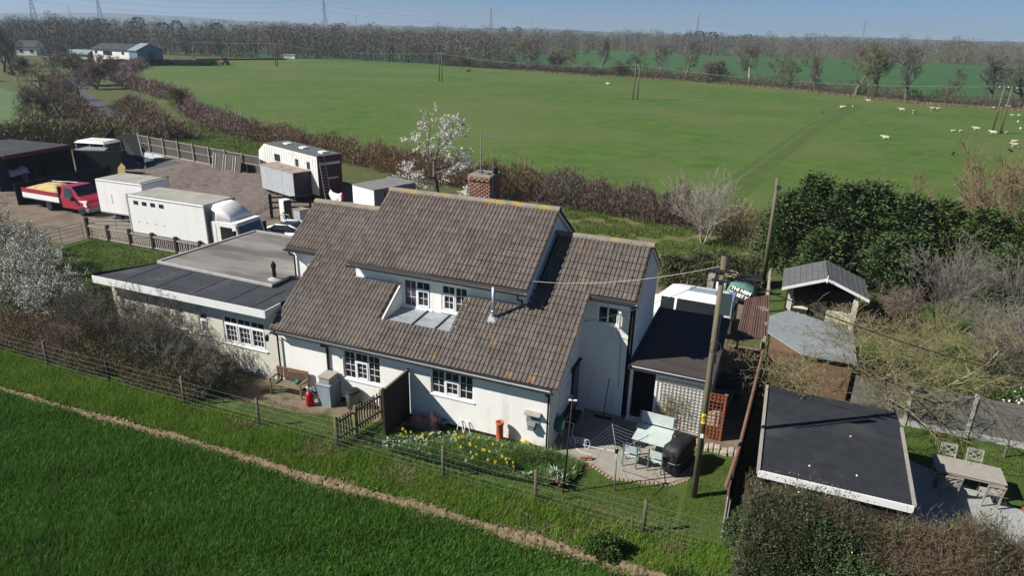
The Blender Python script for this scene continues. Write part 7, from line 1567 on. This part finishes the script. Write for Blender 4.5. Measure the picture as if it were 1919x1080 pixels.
# the far wood: masses of bare trees
def wood_block(rg, pts, hs):
    ch = []
    for (x, y), h in zip(pts, hs):
        h = h * (.75 + .5 * float(lump(np.array(x * .02), np.array(y * .02), 1.6, 1.)) + rg.normal(0, .10)); n = 170; w = h * rg.uniform(.30, .55); f = rg.uniform(.02, 1, n) ** .8; a = rg.uniform(0, 6.28, n); r = w * np.sqrt(rg.uniform(0, 1, n)) * np.sqrt(np.clip(1 - ((f - .55) / .50) ** 2, .03, 1))
        P = np.stack([x + r * np.cos(a), y + r * np.sin(a), f * h * .92], 1); D = unit(np.stack([np.cos(a) * .4, np.sin(a) * .4, np.ones(n) * .7], 1) + rg.normal(0, .6, (n, 3))) * (h * rg.uniform(.06, .17, (n, 1))); P = P - D * .6; P[:, 2] = np.maximum(P[:, 2], 0)
        V, F = cards(P, D, np.full(n, h * .015) * rg.uniform(.6, 1.6, n), rg=rg); ch.append((V, F))
        k = rg.integers(1, 3); P = np.stack([x + rg.normal(0, w * .2, k), y + rg.normal(0, w * .2, k), np.zeros(k)], 1); D = np.stack([rg.normal(0, .5, k), rg.normal(0, .5, k), np.full(k, h * .8)], 1); ch.append(cards(P, D, np.full(k, h * .035), rg=rg))
    return ch
rg = np.random.default_rng(42)
def scatter(n, f): 
    out = []
    while len(out) < n:
        p = f()
        if p is not None: out.append(p)
    return np.array(out)
def edge_v(u_): return np.interp(u_, [-330, -240, -202, -185, -148, -118, -100], [180, 200, 206, 226, 226, 226, 232])
W_A = scatter(760, lambda: (lambda x, q: (x, edge_v(x) + 4 + q ** 1.8 * 190))(rg.uniform(-330, -112), rg.uniform(0, 1)))
W_B = scatter(680, lambda: (lambda x, q: (x, 476 + 8 * math.sin(x * .05) + q ** 1.6 * 150))(rg.uniform(-215, 330), rg.uniform(0, 1)))
W_B2 = scatter(120, lambda: (lambda x, q: (x, 330 + (x + 330) * .55 + q * 60))(rg.uniform(-330, -190), rg.uniform(0, 1)))
W_C = scatter(560, lambda: (lambda x, q: (x, 40 + (-260 - x) * .62 + q * 190))(rg.uniform(-560, -262), rg.uniform(0, 1)))
W_D = scatter(700, lambda: (lambda a, d: (d * math.sin(a), d * math.cos(a)))(R_(rg.uniform(-66, 22)), rg.uniform(640, 1500)))
def hts(n, a, b): return rg.uniform(a, b, n)
for nm, mt, lb, sel in (('far_wood_grey', 'wood_grey', 'grey bare woodland filling the far background', 0), ('far_wood_brown', 'wood_brown', 'brownish bare woodland mixed through the far background', 1), ('far_wood_olive', 'wood_olive', 'olive tinted budding trees scattered through far woodland', 2)):
    ch = []
    for pts, a, b in ((W_A, 8, 12.5), (W_B, 8, 13.5), (W_B2, 9, 13), (W_C, 8, 13), (W_D, 10, 16)):
        m_ = (np.arange(len(pts)) * 7 + (np.arange(len(pts)) // 5)) % 5; m_ = (m_ < 3) if sel == 0 else (m_ == 3) if sel == 1 else (m_ == 4)
        q = pts[m_]; ch += wood_block(rg, q, hts(len(q), a, b))
    tag(link(nm, raw_mesh(nm, ch), mt), lb, 'woodland', kind='stuff')
ch = []
EV = [(-430, 330, 17), (-436, 322, 16), (-418, 345, 15), (-400, 352, 16), (-390, 360, 14), (-372, 372, 15), (-205, 262, 9), (-196, 258, 8), (-188, 262, 8), (-160, 250, 9), (-236, 214, 10), (-100, 700, 20), (-90, 706, 19), (-78, 712, 21), (-60, 700, 18), (-45, 706, 18), (-500, 420, 18), (-470, 430, 17), (-350, 470, 17), (-640, 900, 20), (-420, 1000, 22), (-400, 1010, 22), (-560, 700, 19)]
for x, y, h in EV:
    h = h * rg.uniform(.62, .85); n = 260; f = rg.uniform(.08, 1, n); a = rg.uniform(0, 6.28, n); r = h * .42 * np.sqrt(np.clip(1 - ((f - .5) / .52) ** 2, .02, 1)) * rg.uniform(.6, 1.1, n)
    P = np.stack([x + r * np.cos(a), y + r * np.sin(a), f * h], 1); D = unit(np.stack([np.cos(a), np.sin(a), np.full(n, .4)], 1) + rg.normal(0, .5, (n, 3))) * h * .12; ch.append(cards(P - D / 2, D, np.full(n, h * .09), True, rg=rg))
tag(link('far_evergreens', raw_mesh('far_evergreens', ch), 'wood_dark'), 'dark evergreen trees dotted through the far woodland', 'woodland', kind='stuff')
# distant hills
def hills():
    xs = np.linspace(-3300, 2400, 120); V = []
    for x in xs:
        h = 8 + 20 * math.exp(-((x + 2900) / 600) ** 2) + 3 * math.sin(x * .004) + 2 * math.sin(x * .011); V += [(x, 2700 - abs(x + 600) * .28, -1), (x, 2860 - abs(x + 600) * .28, h), (x, 3150 - abs(x + 600) * .28, h * .9)]
    return MB().add(V, [(3 * i + a, 3 * i + 3 + a, 3 * i + 4 + a, 3 * i + 1 + a) for i in range(119) for a in (0, 1)])
tag(hills().build('hills', 'hill', None, True), kind='structure')
# --- farm buildings at the left
bn_ = thing('white_barn', 'long white barn house with dark roof and blue gable end', 'house', (-207, 146.2, 0), 0)
bw = MB(); wins = [(.9, 2.2, 3.1, 3.9), (4.6, 8.6, 2.6, 4.0), (12.7, 13.9, 3.0, 3.9), (5.2, 8.8, .2, 1.6), (11.2, 13.2, .7, 1.8), (1.0, 2.6, .6, 1.7)]
wall_grid(bw, 0, 16.6, 0, 4.5, 0, .3, wins); bw.box(0, 16.6, 8.2, 8.5, 0, 4.5); bw.box(0, .3, .3, 8.2, 0, 4.5); bw.build('wall', 'wall_render', bn_)
for a, b, c, d in wins:
    w_ = MB().box(a, b, .16, .22, c, d).build('window', 'glass', bn_); MB().box((a + b) / 2 - .06, (a + b) / 2 + .06, .10, .159, c, d).build('mullion', 'timber_dark', w_)
rf_ = MB(); rf_.prism([(-.4, 4.4), (4.25, 6.0), (8.9, 4.4), (8.9, 4.6), (4.25, 6.25), (-.4, 4.6)], 'x', -.3, 16.6); rf_.build('roof', 'felt_dark', bn_)
ge = MB(); ge.prism([(-.6, 0), (9.1, 0), (9.1, 4.5), (4.25, 6.35), (-.6, 4.5)], 'x', 16.61, 20.2); ge.build('gable_wing', 'cladding_blue', bn_)
MB().prism([(-.9, 4.35), (4.25, 6.36), (9.4, 4.35), (9.4, 4.6), (4.25, 6.62), (-.9, 4.6)], 'x', 16.55, 20.4).build('gable_roof', 'slate_chest', bn_)
for k in range(2): MB().box(20.21, 20.26, 3.3 + k * 1.2, 4.4 + k * 1.2, .3, 4.2).build('gable_window', 'timber_brown', bn_)
for k in range(9): MB().box(20.205, 20.24, -.55 + k * 1.06, -.48 + k * 1.06, .05, 4.3).build('cladding_strip', 'slate_chest', bn_)
for nm, lb, x, y, w, d, e, r, rz in (('bungalow', 'small white gabled bungalow left of the white barn', -238, 160, 8, 5, 1.6, 2.7, 15), ('far_house', 'pale house half hidden by trees at the far left', -268, 162, 8, 6, 3.0, 5.0, 20)):
    o = thing(nm, lb, 'house', (x, y, 0), rz); MB().prism([(0, 0), (d, 0), (d, e), (d / 2, r), (0, e)], 'x', 0, w).build('wall', 'wall_render', o)
    MB().prism([(-.4, e - .25), (d / 2, r + .05), (d + .4, e - .25), (d + .4, e), (d / 2, r + .3), (-.4, e)], 'x', -.3, w + .3).build('roof', 'slate_chest' if nm == 'bungalow' else 'felt_dark', o)
    for k in range(2): w_ = MB().box(1.5 + k * 4, 2.8 + k * 4, -.05, -.01, .9, 2.0).build('window', 'glass', o); MB().box(1.45 + k * 4, 2.85 + k * 4, -.10, -.012, .82, .9).build('sill', 'fascia', w_)
    MB().box(w + .01, w + .05, d / 2 - .8, d / 2 + .8, .5, 2.3).build('window', 'glass', o)
for nm, lb, x, y, w, d, h in (('field_shelter', 'tiny white box shelter at the wood edge', -191, 219, 5, 2.5, 1.7), ('farm_shed', 'small pale shed at the left end of far field', -222, 404, 14, 9, 5.0), ('farm_shed', 'lower white shed right of the pale shed', -203, 400, 11, 7, 3.2)):
    o = thing(nm, lb, 'shed', (x, y, 0), 10); MB().box(0, w, 0, d, 0, h * .75).build('wall', 'white_grubby', o); MB().prism([(-.2, h * .75 + .01), (d / 2, h), (d + .2, h * .75 + .01)], 'x', -.2, w + .2).build('roof', 'grey_roof', o)
tr_ = thing('red_tractor', 'small red farm machine parked beside the left pasture hedge', 'tractor', (-172.5, 167, 0), -30)
MB().bbox(-1.6, 1.6, -.8, .8, .7, 1.5, .1).build('body', 'truck_red', tr_); MB().bbox(-.2, 1.3, -.75, .75, 1.5, 2.4, .1).build('cab', 'glass', tr_)
for x in (-1.1, 1.0):
    for s_ in (-1, 1): wheel(tr_, x, s_ * .9, .6 if x > 0 else .45, .35)
bt = thing('barn_hedge', 'dark clipped hedge strip in front of the white barn', 'hedge'); P = area_pts(9000, -196, -172, 0, 1); P[:, 1] = 146 + (P[:, 0] + 196) * .85 + rng.normal(0, 1.0, len(P)) - 4; P[:, 2] = rng.uniform(0, 1.5, len(P)); D = unit(rng.normal(size=P.shape) + np.array([0, 0, .6])) * .6; link('foliage', raw_mesh('foliage', [cards(P, D, np.full(len(P), .2), True)]), 'wood_dark', bt)
tag(MB().path([Vector((-186 + k * 1.5, 168 + k * 2.4, 1.2)) for k in range(12)], .3, 6).build('paddock_fence', 'timber_black'), 'dark paddock fence right of the blue gable', 'fence')
# --- sheep
def sheep_mesh():
    def ring(x, w, zc, h, n=8): return [(x, w * math.cos(2 * math.pi * i / n), zc + h * math.sin(2 * math.pi * i / n)) for i in range(n)]
    m_ = loft([ring(-.58, .08, .66, .10), ring(-.52, .22, .62, .22), ring(-.2, .28, .62, .28), ring(.2, .28, .63, .28), ring(.45, .20, .68, .22), ring(.58, .11, .80, .15), ring(.72, .09, .86, .12), ring(.90, .045, .76, .06)])
    for x in (-.42, .36):
        for y in (-.14, .14): m_.tube((x, y, .50), (x + .02, y, 0), .06, .035, 6)
    for s_ in (-1, 1): m_.add([(.66, s_ * .07, .92), (.64, s_ * .20, .90), (.70, s_ * .10, .86)], [(0, 1, 2)])
    return m_.mesh('body', True)
SM = sheep_mesh(); SM.materials.append(MATS['wool'])
def sheep(lb, x, y, rz, sc=1.0, lying=False, grp='sheep grazing in the pasture', mesh=None):
    o = thing('sheep' if sc > .72 else 'lamb', lb, 'sheep' if sc > .72 else 'lamb', (x, y, .02 - (.30 * sc if lying else 0)), rz, grp); link('body', mesh or SM, None, o); o.scale = (sc,) * 3
SP = [(35.3, 94.9, 190, .95, 0, 'large sheep nearest the camera at the right picture edge'), (19.3, 94.7, 170, 1.0, 1, 'sheep lying alone below the leaning right poles line'), (26.3, 140.0, 175, 1.0, 0, 'leftmost of the two sheep standing close together'), (28.0, 136.5, 240, 1.0, 0, 'right sheep of the two standing close together'), (32.6, 146.5, 200, 1.0, 0, 'sheep facing a companion right of the close pair'), (33.6, 146.9, 20, .9, 0, 'companion sheep right of the close pair'), (15.4, 140.5, 0, 1.0, 1, 'sheep lying left of the close pair'), (17.6, 144.5, 90, .6, 1, 'white lamb resting above the lying left sheep'), (21.5, 157.6, 180, 1.0, 0, 'dark headed sheep near the far edge below the oak'), (-41.8, 169.9, 170, 1.1, 1, 'lone sheep in mid pasture left of the middle poles'), (30.4, 110.4, 10, .6, 1, 'left lamb of the two left of the right poles'), (31.6, 111.0, 30, .6, 1, 'right lamb of the two left of the right poles'), (34.6, 115.2, 180, 1.0, 1, 'sheep lying just left of the right poles'), (36.1, 111.0, 160, 1.0, 1, 'sheep lying at the foot of right poles'), (37.8, 112.4, 0, .7, 1, 'lamb lying right of the right poles'), (36.8, 101.7, 0, .7, 1, 'lamb behind the large nearest sheep'), (41.9, 120.4, 90, .7, 1, 'lamb at the right edge level with poles'), (44.3, 132.4, 90, .7, 1, 'lamb at the right edge above the poles foot'), (49.3, 162.5, 180, 1.0, 0, 'sheep by the far hedge above right poles'), (52.2, 160.2, 180, 1.0, 0, 'sheep by the far hedge at the right edge'), (46.0, 159.0, 200, .7, 0, 'lamb by the far hedge left of right poles'), (46.3, 145.7, 0, .6, 1, 'left lamb of the far right pair'), (47.6, 146.2, 0, .6, 1, 'right lamb of the far right pair')]
for x, y, rz, sc, ly, lb in SP: sheep(lb, x, y, rz, sc * .88, ly)
dm = SM.copy(); dm.materials.clear(); dm.materials.append(MATS['sheep_dark']); sheep('dark animal lying in the pasture left of the twin poles', -95.9, 195.1, 0, 1.2, True, None, dm)
def crow_mesh():
    def ring(x, w, zc, n=6): return [(x, w * math.cos(2 * math.pi * i / n), zc + w * math.sin(2 * math.pi * i / n)) for i in range(n)]
    m_ = loft([ring(-.30, .02, .16), ring(-.15, .06, .19), ring(0, .09, .22), ring(.12, .07, .28), ring(.18, .055, .33), ring(.24, .04, .33), ring(.32, .006, .32)])
    for s_ in (-1, 1): m_.tube((0, s_ * .04, .16), (.02, s_ * .05, 0), .01, .01, 4)
    return m_.mesh('body', True)
CM = crow_mesh(); CM.materials.append(MATS['crow'])
for x, y, rz, lb in ((11.3, 125.8, 90, 'black crow standing on the pale trodden strip'), (25.8, 82.3, 60, 'black crow below the lone lying sheep'), (33.6, 89.5, 200, 'black crow near the large nearest sheep')):
    o = thing('crow', lb, 'bird', (x, y, .02), rz, 'crows on the pasture'); link('body', CM, None, o); o.scale = (1.5,) * 3
# ================================================================== HAZE
hz = MB().box(-3450, 3450, -950, 3450, -2.0, 75).build('haze', None)
hm = bpy.data.materials.new('haze'); hm.use_nodes = True; nt = hm.node_tree; nt.nodes.remove(nt.nodes['Principled BSDF'])
pv = nt.nodes.new('ShaderNodeVolumePrincipled'); pv.inputs['Color'].default_value = (.62, .78, 1.0, 1); pv.inputs['Density'].default_value = .00026; pv.inputs['Anisotropy'].default_value = .2
nt.links.new(pv.outputs[0], nt.nodes['Material Output'].inputs['Volume']); hz.data.materials.append(hm); tag(hz, kind='stuff')
